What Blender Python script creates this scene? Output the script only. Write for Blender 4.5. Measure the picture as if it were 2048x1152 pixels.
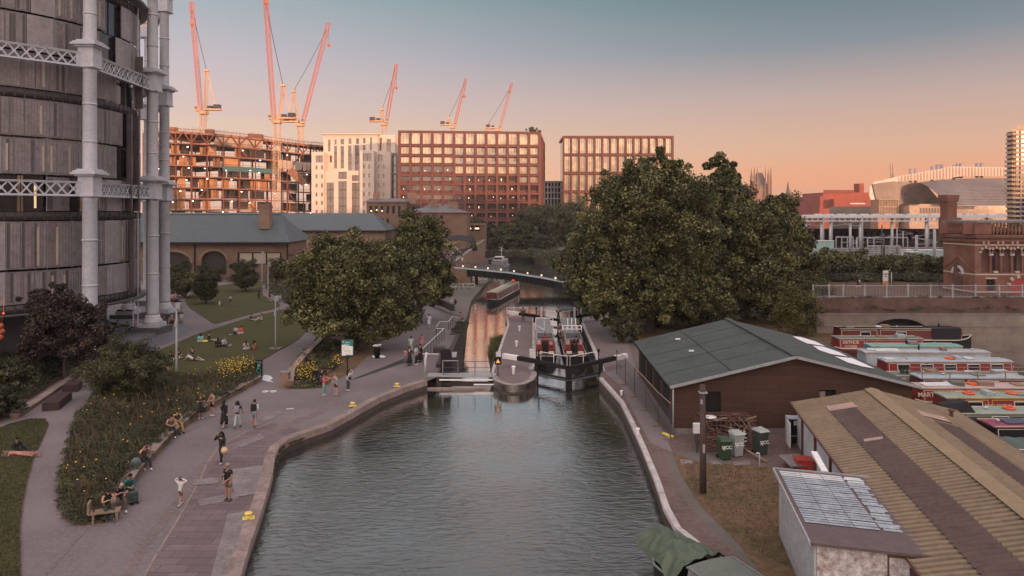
import bpy, math, random
import numpy as np
from mathutils import Vector, Matrix
R = math.radians
random.seed(7)
for o in list(bpy.data.objects): bpy.data.objects.remove(o)
scene = bpy.context.scene
COL = scene.collection
#  camera
F = 1400.0; HC = 13.3; CX = 1024.0; HY = 425.0        # focal in photo pixels, eye height, centre, horizon row
cam_d = bpy.data.cameras.new('camera'); cam = bpy.data.objects.new('camera', cam_d); COL.objects.link(cam)
scene.camera = cam
cam.location = (0, 0, HC); cam.rotation_euler = (R(90), 0, 0)
cam_d.sensor_width = 36.0; cam_d.lens = F / 2048 * 36
cam_d.shift_y = -(576 - HY) / 2048.0
cam_d.clip_start = 0.5; cam_d.clip_end = 12000
def P(x, y, z=0.0):
 Y = (HC - z) * F / (y - HY)
 return ((x - CX) * Y / F, Y, z)
def V(x, y, Y):
 return ((x - CX) * Y / F, Y, HC - (y - HY) * Y / F)
def XY(x, y, z=0.0): return P(x, y, z)[:2]
#  light
SUN_EL = R(4.2); SUN_AZ = math.atan2(0.62, -0.78)      # low sun behind the camera, to its right
w = bpy.data.worlds.new('World'); scene.world = w; w.use_nodes = True
nt = w.node_tree; nt.nodes.clear()
N = nt.nodes.new; L = nt.links.new
out = N('ShaderNodeOutputWorld'); bg = N('ShaderNodeBackground'); L(bg.outputs[0], out.inputs[0])
sky = N('ShaderNodeTexSky'); sky.sky_type = 'NISHITA'; sky.sun_disc = False
sky.sun_elevation = SUN_EL; sky.sun_rotation = SUN_AZ; sky.dust_density = 3.0; sky.air_density = 1.5
tc = N('ShaderNodeTexCoord'); sep = N('ShaderNodeSeparateXYZ'); L(tc.outputs['Generated'], sep.inputs[0])
def srgb(r, g, b):
 f = lambda c: (c/255/12.92) if c/255 <= .04045 else ((c/255+.055)/1.055)**2.4
 return (f(r), f(g), f(b), 1)
def ramp(stops):
 r = N('ShaderNodeValToRGB'); e = r.color_ramp.elements
 while len(e) > 1: e.remove(e[-1])
 e[0].position = stops[0][0]; e[0].color = stops[0][1]
 for p, c in stops[1:]:
  q = e.new(p); q.color = c
 L(sep.outputs['Z'], r.inputs[0]); return r
OVER = [(.36, (.44,.45,.47,1)), (.46, (.44,.44,.47,1)), (.60, (.86,.80,.84,1)), (1.0, (1.12,1.0,1.06,1))]
rl = ramp([(0, srgb(244,196,164)), (.05, srgb(244,204,178)), (.12, srgb(218,192,178)), (.13, srgb(212,188,184)), (.2, srgb(190,180,190)), (.29, srgb(146,166,176))] + OVER)
rr = ramp([(0, srgb(214,134,98)), (.04, srgb(238,158,110)), (.085, srgb(216,170,144)), (.15, srgb(184,160,156)), (.22, srgb(118,131,145)), (.29, srgb(80,110,121))] + OVER)
mr = N('ShaderNodeMapRange'); mr.inputs['From Min'].default_value = -.55; mr.inputs['From Max'].default_value = .55
mr.interpolation_type = 'SMOOTHSTEP'
L(sep.outputs['X'], mr.inputs['Value'])
mx = N('ShaderNodeMix'); mx.data_type = 'RGBA'; L(mr.outputs[0], mx.inputs[0]); L(rl.outputs[0], mx.inputs[6]); L(rr.outputs[0], mx.inputs[7])
sc_ = N('ShaderNodeVectorMath'); sc_.operation = 'SCALE'; sc_.inputs['Scale'].default_value = 11.2; L(mx.outputs[2], sc_.inputs[0])
ad = N('ShaderNodeVectorMath'); ad.operation = 'MULTIPLY_ADD'
L(sky.outputs[0], ad.inputs[0]); ad.inputs[1].default_value = (.30,.30,.30); L(sc_.outputs[0], ad.inputs[2])
sy = N('ShaderNodeMapRange'); sy.inputs['From Min'].default_value = .15; sy.inputs['From Max'].default_value = -.9; sy.interpolation_type = 'SMOOTHSTEP'
L(sep.outputs['Y'], sy.inputs['Value'])
gl = N('ShaderNodeVectorMath'); gl.operation = 'SCALE'; gl.inputs[0].default_value = (15., 11.5, 9.5); L(sy.outputs[0], gl.inputs['Scale'])
a2 = N('ShaderNodeVectorMath'); a2.operation = 'ADD'; L(ad.outputs[0], a2.inputs[0]); L(gl.outputs[0], a2.inputs[1])
L(a2.outputs[0], bg.inputs[0]); bg.inputs[1].default_value = 0.088
sun_d = bpy.data.lights.new('sun', 'SUN'); sun_d.energy = 4.8; sun_d.angle = R(.6); sun_d.color = (1, .50, .25)
sun = bpy.data.objects.new('sun', sun_d); COL.objects.link(sun)
sdir = Vector((math.sin(SUN_AZ)*math.cos(SUN_EL), math.cos(SUN_AZ)*math.cos(SUN_EL), math.sin(SUN_EL)))
sun.rotation_euler = (-sdir).to_track_quat('-Z', 'Y').to_euler()
scene.view_settings.view_transform = 'Standard'; scene.view_settings.look = 'None'
scene.view_settings.exposure = 0.05; scene.view_settings.gamma = 1.0
scene.render.engine = 'CYCLES'
scene.cycles.max_bounces = 5; scene.cycles.transparent_max_bounces = 8
#  materials
def _nt(name):
 m = bpy.data.materials.new(name); m.use_nodes = True
 t = m.node_tree; b = t.nodes['Principled BSDF']; return m, t, b
def c4(c): return (c[0], c[1], c[2], 1)
def mixrgb(t, fac, a, b, mode='MIX'):
 x = t.nodes.new('ShaderNodeMix'); x.data_type = 'RGBA'; x.blend_type = mode
 for s, v in ((0, fac), (6, a), (7, b)):
  if hasattr(v, 'links'): t.links.new(v, x.inputs[s])
  elif s == 0: x.inputs[0].default_value = v
  else: x.inputs[s].default_value = c4(v)
 return x.outputs[2]
def noise(t, scale, detail=4, vec=None, rough=.6):
 n = t.nodes.new('ShaderNodeTexNoise'); n.inputs['Scale'].default_value = scale; n.inputs['Detail'].default_value = detail
 n.inputs['Roughness'].default_value = rough
 if vec is not None: t.links.new(vec, n.inputs['Vector'])
 return n.outputs[0]
def pos(t):
 g = t.nodes.new('ShaderNodeNewGeometry'); return g.outputs['Position']
def mrange(t, v, a, b, c=0., d=1.):
 m = t.nodes.new('ShaderNodeMapRange'); t.links.new(v, m.inputs[0])
 for i, q in zip((1, 2, 3, 4), (a, b, c, d)): m.inputs[i].default_value = q
 return m.outputs[0]
def bump(t, b, h, strength, dist=.02):
 n = t.nodes.new('ShaderNodeBump'); n.inputs['Strength'].default_value = strength; n.inputs['Distance'].default_value = dist
 t.links.new(h, n.inputs['Height']); t.links.new(n.outputs[0], b.inputs['Normal'])
def pm(name, col, rough=.75, var=.22, vs=1.5, bs=25., bst=.25, metal=0., col2=None, grain=.2, spec=.4):
 """paint / concrete / cloth: two scales of mottling, dirt blotches and a fine bump"""
 m, t, b = _nt(name); p = pos(t)
 col2 = col2 or tuple(c*.55 for c in col)
 f1 = mrange(t, noise(t, vs, 5, p), .35, .7, 0, min(1, var*2))
 c = mixrgb(t, f1, col, col2)
 fb = mrange(t, noise(t, vs*5.3, 6, p, .7), .47, .66, 0, min(.7, var*1.3))
 c = mixrgb(t, fb, c, tuple(x*.6 for x in col2))
 f2 = mrange(t, noise(t, bs*2, 2, p), .3, .7, 1-grain, 1+grain)
 mm = t.nodes.new('ShaderNodeVectorMath'); mm.operation = 'SCALE'; t.links.new(c, mm.inputs[0]); t.links.new(f2, mm.inputs['Scale'])
 t.links.new(mm.outputs[0], b.inputs['Base Color'])
 b.inputs['Roughness'].default_value = rough; b.inputs['Metallic'].default_value = metal
 b.inputs['Specular IOR Level'].default_value = spec
 if bst: bump(t, b, noise(t, bs, 4, p), bst, .02)
 return m
def wallvec(t):
 """(x+y, z) so that courses run level on any upright wall"""
 s = t.nodes.new('ShaderNodeSeparateXYZ'); t.links.new(pos(t), s.inputs[0])
 a = t.nodes.new('ShaderNodeMath'); a.operation = 'ADD'; t.links.new(s.outputs[0], a.inputs[0]); t.links.new(s.outputs[1], a.inputs[1])
 c = t.nodes.new('ShaderNodeCombineXYZ'); t.links.new(a.outputs[0], c.inputs[0]); t.links.new(s.outputs[2], c.inputs[1])
 return c.outputs[0]
def brickm(name, c1, c2, mortar, bw=.23, bh=.075, ms=.012, var=.3, scale=1., flat=False, rough=.85, bst=.4):
 m, t, b = _nt(name)
 v = pos(t) if flat else wallvec(t)
 k = t.nodes.new('ShaderNodeTexBrick'); t.links.new(v, k.inputs['Vector'])
 k.inputs['Color1'].default_value = c4(c1); k.inputs['Color2'].default_value = c4(c2); k.inputs['Mortar'].default_value = c4(mortar)
 k.inputs['Scale'].default_value = scale; k.inputs['Brick Width'].default_value = bw; k.inputs['Row Height'].default_value = bh
 k.inputs['Mortar Size'].default_value = ms; k.inputs['Mortar Smooth'].default_value = .2
 f = mrange(t, noise(t, .7, 6, pos(t)), .35, .7, 0, var)
 c = mixrgb(t, f, k.outputs[0], tuple(x*.45 for x in c1))
 f2 = mrange(t, noise(t, 9, 3, pos(t)), .3, .7, 0, .35)
 c = mixrgb(t, f2, c, tuple(x*.7 for x in c2))
 t.links.new(c, b.inputs['Base Color']); b.inputs['Roughness'].default_value = rough; b.inputs['Specular IOR Level'].default_value = .25
 if bst: bump(t, b, k.outputs[1], -bst, .02)
 return m
def leafm(name, ca, cb, trans=.15):
 m, t, b = _nt(name)
 a = t.nodes.new('ShaderNodeAttribute'); a.attribute_name = 'tint'
 c = mixrgb(t, a.outputs['Fac'], ca, cb)
 f = mrange(t, noise(t, .35, 4, pos(t)), .35, .7, 0, .55)
 c = mixrgb(t, f, c, tuple(x*.5 for x in ca))
 t.links.new(c, b.inputs['Base Color']); b.inputs['Roughness'].default_value = .6; b.inputs['Specular IOR Level'].default_value = .3
 return m
def emitm(name, col, s):
 m, t, b = _nt(name); b.inputs['Base Color'].default_value = c4(col)
 b.inputs['Emission Color'].default_value = c4(col); b.inputs['Emission Strength'].default_value = s
 return m
def glassm(name, col, rough=.08, metal=.0, spec=1.0, var=.3, vs=.3, ior=1.8):
 m, t, b = _nt(name); p = pos(t)
 f = mrange(t, noise(t, vs, 2, p), .4, .6, 0, var)
 t.links.new(mixrgb(t, f, col, tuple(x*2.2+.01 for x in col)), b.inputs['Base Color'])
 b.inputs['Roughness'].default_value = rough; b.inputs['Metallic'].default_value = metal
 b.inputs['IOR'].default_value = ior; b.inputs['Specular IOR Level'].default_value = spec
 bump(t, b, noise(t, .25, 1, p), .06, .3)
 return m
def groundm(name, ca, cb, cc, s1=.25, s2=3., rough=.9, bst=.5, bd=.02):
 m, t, b = _nt(name); p = pos(t)
 c = mixrgb(t, mrange(t, noise(t, s1, 6, p), .38, .64), ca, cb)
 c = mixrgb(t, mrange(t, noise(t, s2, 5, p, .7), .42, .72, 0, .8), c, cc)
 c = mixrgb(t, mrange(t, noise(t, 40, 2, p), .35, .7, 0, .35), c, tuple(x*.5 for x in ca))
 t.links.new(c, b.inputs['Base Color']); b.inputs['Roughness'].default_value = rough; b.inputs['Specular IOR Level'].default_value = .2
 bump(t, b, noise(t, 12, 5, p), bst, bd)
 return m
def waterm(name, deep, wave, strength, gain=3.2, calm=None):
 m, t, b = _nt(name); p = pos(t); t.nodes.remove(b)
 mp = t.nodes.new('ShaderNodeMapping'); mp.inputs['Scale'].default_value = (.42, 1.0, 1); mp.inputs['Rotation'].default_value = (0, 0, R(-9))
 t.links.new(p, mp.inputs[0])
 n1 = t.nodes.new('ShaderNodeTexNoise'); n1.inputs['Scale'].default_value = wave; n1.inputs['Detail'].default_value = 5; n1.inputs['Distortion'].default_value = .7
 n1.inputs['Roughness'].default_value = .55
 t.links.new(mp.outputs[0], n1.inputs['Vector'])
 def mulm(a, c):
  q = t.nodes.new('ShaderNodeMath'); q.operation = 'MULTIPLY'; t.links.new(a, q.inputs[0])
  if hasattr(c, 'links'): t.links.new(c, q.inputs[1])
  else: q.inputs[1].default_value = c
  return q.outputs[0]
 h = mulm(n1.outputs[0], mrange(t, noise(t, .11, 2, p), .35, .65, .45, 1.2))
 if calm:                                   # sheltered water near the lock lies calmer
  sx = t.nodes.new('ShaderNodeSeparateXYZ'); t.links.new(p, sx.inputs[0]); h = mulm(h, mrange(t, sx.outputs[1], calm[0], calm[1], 1, .18))
 bn = t.nodes.new('ShaderNodeBump'); bn.inputs['Strength'].default_value = strength; bn.inputs['Distance'].default_value = .1; t.links.new(h, bn.inputs['Height'])
 fr = t.nodes.new('ShaderNodeFresnel'); fr.inputs['IOR'].default_value = 1.33; t.links.new(bn.outputs[0], fr.inputs['Normal'])
 q = mulm(fr.outputs[0], gain); cl = t.nodes.new('ShaderNodeClamp'); t.links.new(q, cl.inputs[0]); cl.inputs['Max'].default_value = .95
 d = t.nodes.new('ShaderNodeBsdfDiffuse'); d.inputs[0].default_value = c4(deep)
 g = t.nodes.new('ShaderNodeBsdfGlossy'); g.inputs['Roughness'].default_value = .03; g.inputs[0].default_value = (1,1,1,1); t.links.new(bn.outputs[0], g.inputs['Normal'])
 x = t.nodes.new('ShaderNodeMixShader'); t.links.new(cl.outputs[0], x.inputs[0]); t.links.new(d.outputs[0], x.inputs[1]); t.links.new(g.outputs[0], x.inputs[2])
 t.links.new(x.outputs[0], t.nodes['Material Output'].inputs[0]); return m
M = {}
M['asphalt'] = groundm('asphalt', (.188,.158,.160), (.128,.108,.111), (.228,.195,.196), .18, 5, bst=.35, bd=.008)
M['paving'] = brickm('paving', (.20,.15,.155), (.145,.108,.112), (.08,.062,.066), 1.1, .55, .02, .5, flat=True, bst=.3)
M['paleslab'] = pm('pale_slab', (.235,.20,.20), vs=1.2, var=.45)
M['setts'] = brickm('setts', (.24,.185,.185), (.17,.13,.13), (.09,.07,.07), .3, .15, .015, .4, flat=True)
M['coping'] = pm('coping_stone', (.30,.225,.205), vs=.8, var=.4, bst=.5, col2=(.14,.10,.09))
M['palecoping'] = pm('pale_coping', (.50,.46,.45), vs=1.5, var=.35)
M['quaywall'] = brickm('quay_brick', (.10,.075,.065), (.07,.055,.05), (.05,.045,.04), .45, .2, .02, .7)
M['lawn'] = groundm('lawn', (.064,.062,.021), (.044,.049,.018), (.088,.074,.030), .35, 6, bst=.9, bd=.03)
M['drygrass'] = groundm('dry_grass', (.135,.085,.048), (.060,.055,.026), (.225,.130,.080), .38, 2.2, bst=.9, bd=.04)
M['soil'] = groundm('soil', (.11,.07,.05), (.07,.05,.035), (.15,.09,.06), .5, 4, bst=.9, bd=.04)
M['dirt'] = groundm('trodden_earth', (.150,.103,.095), (.095,.066,.062), (.20,.14,.13), .4, 3, bst=.6, bd=.02)
M['farground'] = groundm('far_ground', (.14,.12,.11), (.09,.085,.07), (.17,.14,.13), .05, .6)
M['water'] = waterm('canal_water', (.016,.019,.016), 3.9, .85, 3.6, (27,52))
M['farwater'] = waterm('low_pool_water', (.014,.016,.012), 3.0, .10, 4.2)
M['basinwater'] = waterm('basin_water', (.05,.045,.035), 2.0, .12, 2.2)
M['leafA'] = leafm('plane_leaf', (.030,.038,.015), (.275,.262,.105))
M['leafB'] = leafm('dark_leaf', (.024,.032,.015), (.145,.142,.062))
M['leafC'] = leafm('maple_leaf', (.035,.026,.023), (.095,.060,.050))
M['leafD'] = leafm('willow_leaf', (.070,.072,.034), (.150,.145,.075))
M['leafE'] = leafm('bright_leaf', (.075,.072,.018), (.165,.145,.045))
M['leafF'] = leafm('bed_leaf', (.026,.032,.015), (.095,.090,.042))
M['straw'] = leafm('straw_leaf', (.075,.050,.030), (.17,.115,.07))
M['bark'] = pm('bark', (.085,.06,.05), bs=12, bst=.9, vs=4)
M['yellow'] = pm('yellow_petals', (.95,.62,.03), var=.05)
M['yellowpaint'] = pm('yellow_paint', (.80,.62,.13), rough=.5, var=.25, vs=6)
M['white'] = pm('white_paint', (.78,.76,.77), rough=.5, var=.15, vs=3)
M['offwhite'] = pm('grey_white_paint', (.60,.60,.62), rough=.55, var=.2, vs=2)
M['ironpale'] = pm('pale_iron', (.50,.51,.57), rough=.5, var=.22, vs=.6, bst=.1, col2=(.30,.31,.37))
M['plinth'] = pm('dark_plinth', (.09,.09,.10), rough=.6)
M['nosestone'] = pm('rounded_edge_stone', (.34,.295,.275), vs=1.5, var=.5)
M['postwood'] = pm('dark_post_wood', (.075,.048,.042), vs=3, bst=.6)
M['black'] = pm('black_paint', (.020,.019,.020), rough=.7, var=.2, spec=.15)
M['blackmatte'] = pm('black_cloth', (.020,.018,.022), rough=.9)
M['darkmetal'] = pm('dark_metal', (.055,.055,.06), rough=.45)
M['greymetal'] = pm('grey_metal', (.33,.34,.36), rough=.45, var=.25)
M['rail'] = pm('rail_paint', (.42,.40,.41), rough=.5)
M['darkglass'] = glassm('dark_glass', (.014,.014,.017), .05)
M['rust'] = pm('corten', (.14,.065,.055), vs=3, var=.4)
M['wood'] = pm('weathered_wood', (.26,.18,.13), vs=3, bst=.5)
#  mesh building
def wmat(o):
 m = Matrix.Identity(4)
 while o is not None:
  m = o.matrix_basis @ m; o = o.parent
 return m
class MB:
 def __init__(s): s.v = []; s.f = []; s.m = []; s.mi = 0; s.sm = []; s.st = []
 def _a(s, vs, fs, smooth=False):
  n = len(s.v); s.v += [tuple(p) for p in vs]; s.st.append(len(s.f))
  for f in fs: s.f.append(tuple(n+i for i in f)); s.m.append(s.mi); s.sm.append(smooth)
  return s
 def box(s, x0, x1, y0, y1, z0, z1):
  return s._a([(x0,y0,z0),(x1,y0,z0),(x1,y1,z0),(x0,y1,z0),(x0,y0,z1),(x1,y0,z1),(x1,y1,z1),(x0,y1,z1)],
   [(0,3,2,1),(4,5,6,7),(0,1,5,4),(1,2,6,5),(2,3,7,6),(3,0,4,7)])
 def cbox(s, c, sz, rz=0., rx=0., ry=0.):
  hx, hy, hz = sz[0]/2, sz[1]/2, sz[2]/2
  m = Matrix.Rotation(rz,3,'Z') @ Matrix.Rotation(ry,3,'Y') @ Matrix.Rotation(rx,3,'X'); c = Vector(c)
  vs = [c + m @ Vector(q) for q in ((-hx,-hy,-hz),(hx,-hy,-hz),(hx,hy,-hz),(-hx,hy,-hz),(-hx,-hy,hz),(hx,-hy,hz),(hx,hy,hz),(-hx,hy,hz))]
  return s._a(vs, [(0,3,2,1),(4,5,6,7),(0,1,5,4),(1,2,6,5),(2,3,7,6),(3,0,4,7)])
 def beam(s, a, b, w, h=None):
  """rectangular bar from a to b, w wide, h deep"""
  a = Vector(a); b = Vector(b); d = (b-a); h = h or w
  if d.length < 1e-6: return s
  d.normalize(); u = d.cross(Vector((0,0,1)))
  if u.length < 1e-3: u = Vector((1,0,0))
  u.normalize(); v = u.cross(d).normalized(); u = u*(w/2); v = v*(h/2)
  vs = [a-u-v, a+u-v, a+u+v, a-u+v, b-u-v, b+u-v, b+u+v, b-u+v]
  return s._a(vs, [(0,1,2,3),(7,6,5,4),(0,4,5,1),(1,5,6,2),(2,6,7,3),(3,7,4,0)])
 def tube(s, pts, r, n=6, cap=True):
  pts = [Vector(p) for p in pts]; rs = r if hasattr(r, '__len__') else [r]*len(pts)
  rings = []; vs = []
  for i, p in enumerate(pts):
   d = (pts[min(i+1,len(pts)-1)] - pts[max(i-1,0)])
   if d.length < 1e-9: d = Vector((0,0,1))
   d.normalize(); u = d.cross(Vector((0,0,1)) if abs(d.z) < .95 else Vector((1,0,0))).normalized(); v = d.cross(u)
   for k in range(n):
    a = 2*math.pi*k/n; vs.append(p + (u*math.cos(a) + v*math.sin(a))*rs[i])
  fs = []
  for i in range(len(pts)-1):
   for k in range(n):
    a = i*n+k; b = i*n+(k+1)%n; fs.append((a, b, b+n, a+n))
  if cap: fs.append(tuple(range(n-1,-1,-1))); fs.append(tuple((len(pts)-1)*n+k for k in range(n)))
  return s._a(vs, fs, n > 5)
 def lathe(s, prof, c=(0,0,0), n=16, cap=True):
  """prof: list of (radius, z)"""
  vs = []; 
  for r, z in prof:
   for k in range(n):
    a = 2*math.pi*k/n; vs.append((c[0]+r*math.cos(a), c[1]+r*math.sin(a), c[2]+z))
  fs = []
  for i in range(len(prof)-1):
   for k in range(n): a = i*n+k; b = i*n+(k+1)%n; fs.append((a, b, b+n, a+n))
  if cap: fs.append(tuple(range(n-1,-1,-1))); fs.append(tuple((len(prof)-1)*n+k for k in range(n)))
  return s._a(vs, fs, n >= 10)
 def ball(s, c, r, n=10, m=7):
  rx, ry, rz = r if hasattr(r,'__len__') else (r,r,r)
  prof = [(math.sin(math.pi*i/m), -math.cos(math.pi*i/m)) for i in range(m+1)]
  vs = []
  for pr, pz in prof:
   for k in range(n):
    a = 2*math.pi*k/n; vs.append((c[0]+rx*max(pr,.01)*math.cos(a), c[1]+ry*max(pr,.01)*math.sin(a), c[2]+rz*pz))
  fs = []
  for i in range(m):
   for k in range(n): a = i*n+k; b = i*n+(k+1)%n; fs.append((a, b, b+n, a+n))
  return s._a(vs, fs, True)
 def prism(s, poly, z0, z1):
  n = len(poly); vs = [(p[0],p[1],z0) for p in poly] + [(p[0],p[1],z1) for p in poly]
  area = sum(poly[i][0]*poly[(i+1)%n][1]-poly[(i+1)%n][0]*poly[i][1] for i in range(n))
  if area < 0: vs = vs[:n][::-1] + vs[n:][::-1]
  return s._a(vs, [tuple(range(n-1,-1,-1)), tuple(range(n,2*n))] + [(i,(i+1)%n,n+(i+1)%n,n+i) for i in range(n)])
 def extr(s, prof, x0, x1):
  """(y,z) profile swept along x"""
  n = len(prof); vs = [(x0,p[0],p[1]) for p in prof] + [(x1,p[0],p[1]) for p in prof]
  return s._a(vs, [tuple(range(n-1,-1,-1)), tuple(range(n,2*n))] + [(i,(i+1)%n,n+(i+1)%n,n+i) for i in range(n)])
 def poly(s, pts): return s._a(pts, [tuple(range(len(pts)))])
 def torus(s, c, R0, r, n=18, m=6, tilt=None):
  vs = []; fs = []; T = tilt or Matrix.Identity(3)
  for i in range(n):
   a = 2*math.pi*i/n
   for k in range(m):
    b = 2*math.pi*k/m; q = T @ Vector(((R0+r*math.cos(b))*math.cos(a), (R0+r*math.cos(b))*math.sin(a), r*math.sin(b)))
    vs.append((c[0]+q.x, c[1]+q.y, c[2]+q.z))
  for i in range(n):
   for k in range(m): fs.append((i*m+k, ((i+1)%n)*m+k, ((i+1)%n)*m+(k+1)%m, i*m+(k+1)%m))
  return s._a(vs, fs, True)
 def merge(s, o, mat=None):
  n = len(s.v); s.st += [len(s.f)+k for k in o.st]; s.v += [tuple(mat @ Vector(p)) if mat else p for p in o.v]
  s.f += [tuple(n+i for i in f) for f in o.f]; s.m += o.m; s.sm += o.sm; return s
 def build(s, name, mats, parent=None, local=False, bevel=0):
  me = bpy.data.meshes.new(name)
  if not isinstance(mats, (list, tuple)): mats = [mats]
  vs = s.v; org = None
  if parent is not None and not local:
   inv = wmat(parent).inverted(); vs = [tuple(inv @ Vector(p)) for p in s.v]
  if parent is None and not local:
   a = np.array(s.v); org = ((a[:,0].min()+a[:,0].max())/2, (a[:,1].min()+a[:,1].max())/2, a[:,2].min())
   vs = (a - np.array(org)).tolist()
  me.from_pydata(vs, [], s.f)
  for m in mats: me.materials.append(M[m] if isinstance(m, str) else m)
  me.polygons.foreach_set('material_index', s.m); me.polygons.foreach_set('use_smooth', s.sm)
  me.update()
  o = bpy.data.objects.new(name, me); COL.objects.link(o); o.parent = parent
  if org: o.location = org
  if bevel:
   b = o.modifiers.new('bevel', 'BEVEL'); b.width = bevel; b.segments = 2; b.limit_method = 'ANGLE'
  return o
def parts(m, name, mats, parent, local=False):
 i0 = 0; cuts = [a for a in m.st] + [len(m.f)]
 for a, b in zip(cuts[:-1], cuts[1:]):
  q = MB(); ids = sorted({i for f in m.f[a:b] for i in f}); mp = {v:k for k, v in enumerate(ids)}
  q.v = [m.v[i] for i in ids]; q.f = [tuple(mp[i] for i in f) for f in m.f[a:b]]; q.m = m.m[a:b]; q.sm = m.sm[a:b]
  q.build(name, mats, parent, local)
def tag(o, label=None, cat=None, group=None, kind=None):
 if label: o['label'] = label
 if cat: o['category'] = cat
 if group: o['group'] = group
 if kind: o['kind'] = kind
 return o
def thing(name, label, cat, loc=(0,0,0), rz=0, group=None):
 o = bpy.data.objects.new(name, None); COL.objects.link(o); o.empty_display_size = .3
 o.location = loc; o.rotation_euler = (0,0,rz); return tag(o, label, cat, group)
def struct(o): o['kind'] = 'structure'; return o
def dup(root, loc=None, rz=None, label=None, sc=None):
 kids = {}
 for q in bpy.data.objects:
  if q.parent: kids.setdefault(q.parent.name, []).append(q)
 def cp(o, par):
  c = o.copy(); COL.objects.link(c); c.parent = par
  for k in kids.get(o.name, []): cp(k, c)
  return c
 r = cp(root, None)
 if loc is not None: r.location = loc
 if rz is not None: r.rotation_euler = (0,0,rz)
 if sc is not None: r.scale = sc if hasattr(sc,'__len__') else (sc,sc,sc)
 if label: r['label'] = label
 return r
FONT_CACHE = {}
def text_mb(body, size, depth=.004, bold=0.0, space=1.0):
 """lettering as flat solid mesh in the xz plane, centred, facing -y"""
 cu = bpy.data.curves.new('t', 'FONT'); cu.body = body; cu.size = size; cu.extrude = depth/2; cu.offset = bold
 cu.align_x = 'CENTER'; cu.align_y = 'CENTER'; cu.resolution_u = 2; cu.space_character = space
 o = bpy.data.objects.new('t', cu); COL.objects.link(o)
 me = bpy.data.meshes.new_from_object(o.evaluated_get(bpy.context.evaluated_depsgraph_get()))
 mb = MB(); mb._a([(v.co.x, -v.co.z, v.co.y) for v in me.vertices], [tuple(p.vertices) for p in me.polygons])
 bpy.data.objects.remove(o); bpy.data.curves.remove(cu); bpy.data.meshes.remove(me)
 return mb
#  foliage
rng = np.random.default_rng(5)
def leaf_mesh(name, centers, normals, size, mat, tint, aspect=.55, org=(0,0,0)):
 n = len(centers); size = np.asarray(size) if hasattr(size,'__len__') else np.full(n, size)
 a = rng.normal(size=(n,3)); u = np.cross(a, normals); u /= np.linalg.norm(u,axis=1)[:,None]+1e-9
 v = np.cross(normals, u); v /= np.linalg.norm(v,axis=1)[:,None]+1e-9
 s = (size*rng.uniform(.7,1.3,n))[:,None]
 droop = normals*s*.22
 c = centers - np.array(org)
 q = np.stack([c - u*s*.5 - droop, c - v*s*.5*aspect, c + u*s*.5 - droop, c + v*s*.5*aspect], 1).reshape(-1,3)
 me = bpy.data.meshes.new(name)
 me.vertices.add(4*n); me.vertices.foreach_set('co', q.astype('f').ravel())
 me.loops.add(4*n); me.loops.foreach_set('vertex_index', np.arange(4*n, dtype='i'))
 me.polygons.add(n); me.polygons.foreach_set('loop_start', np.arange(0,4*n,4,dtype='i')); me.polygons.foreach_set('loop_total', np.full(n,4,dtype='i'))
 me.materials.append(M[mat] if isinstance(mat,str) else mat)
 at = me.attributes.new('tint', 'FLOAT', 'FACE'); at.data.foreach_set('value', np.clip(tint,0,1).astype('f'))
 me.update(calc_edges=True); me.validate()
 return me
def crown_points(c, rad, nclump, per, cl=.2, shell=.55, flat=.85, lob=None):
 """leaf clumps on and in an uneven ellipsoid; returns leaf centres, normals, tint, clump centres"""
 c = np.array(c); rad = np.array(rad)
 d = rng.normal(size=(nclump,3)); d /= np.linalg.norm(d,axis=1)[:,None]
 rr = rng.uniform(shell,1.1,nclump)
 if lob is not None:
  ph = lob
  rr = rr*(.86+.14*np.sin(3*np.arctan2(d[:,1],d[:,0])+ph)+.10*np.sin(5*d[:,2]+ph*2)+.09*np.sin(7*np.arctan2(d[:,0],d[:,2])+ph*3))
 cc = c + d*rad*rr[:,None]
 cr = np.mean(rad)*cl*rng.uniform(.6,1.35,nclump)
 e = rng.normal(size=(nclump,per,3)); e /= np.linalg.norm(e,axis=2)[:,:,None]
 er = rng.uniform(.45,1.08,(nclump,per))
 pts = cc[:,None,:] + e*er[:,:,None]*cr[:,None,None]*np.array([1,1,flat])
 if c[2]+rad[2] > 0: pts[:,:,2] = np.maximum(pts[:,:,2], .03)
 nor = e*.7 + rng.normal(size=e.shape)*.6 + np.array([0,0,.45]); nor /= np.linalg.norm(nor,axis=2)[:,:,None]
 tint = np.clip(rng.normal(.45,.24,(nclump,1)) + rng.normal(0,.26,(nclump,per)), 0, 1)
 return pts.reshape(-1,3), nor.reshape(-1,3), tint.ravel(), cc
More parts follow.
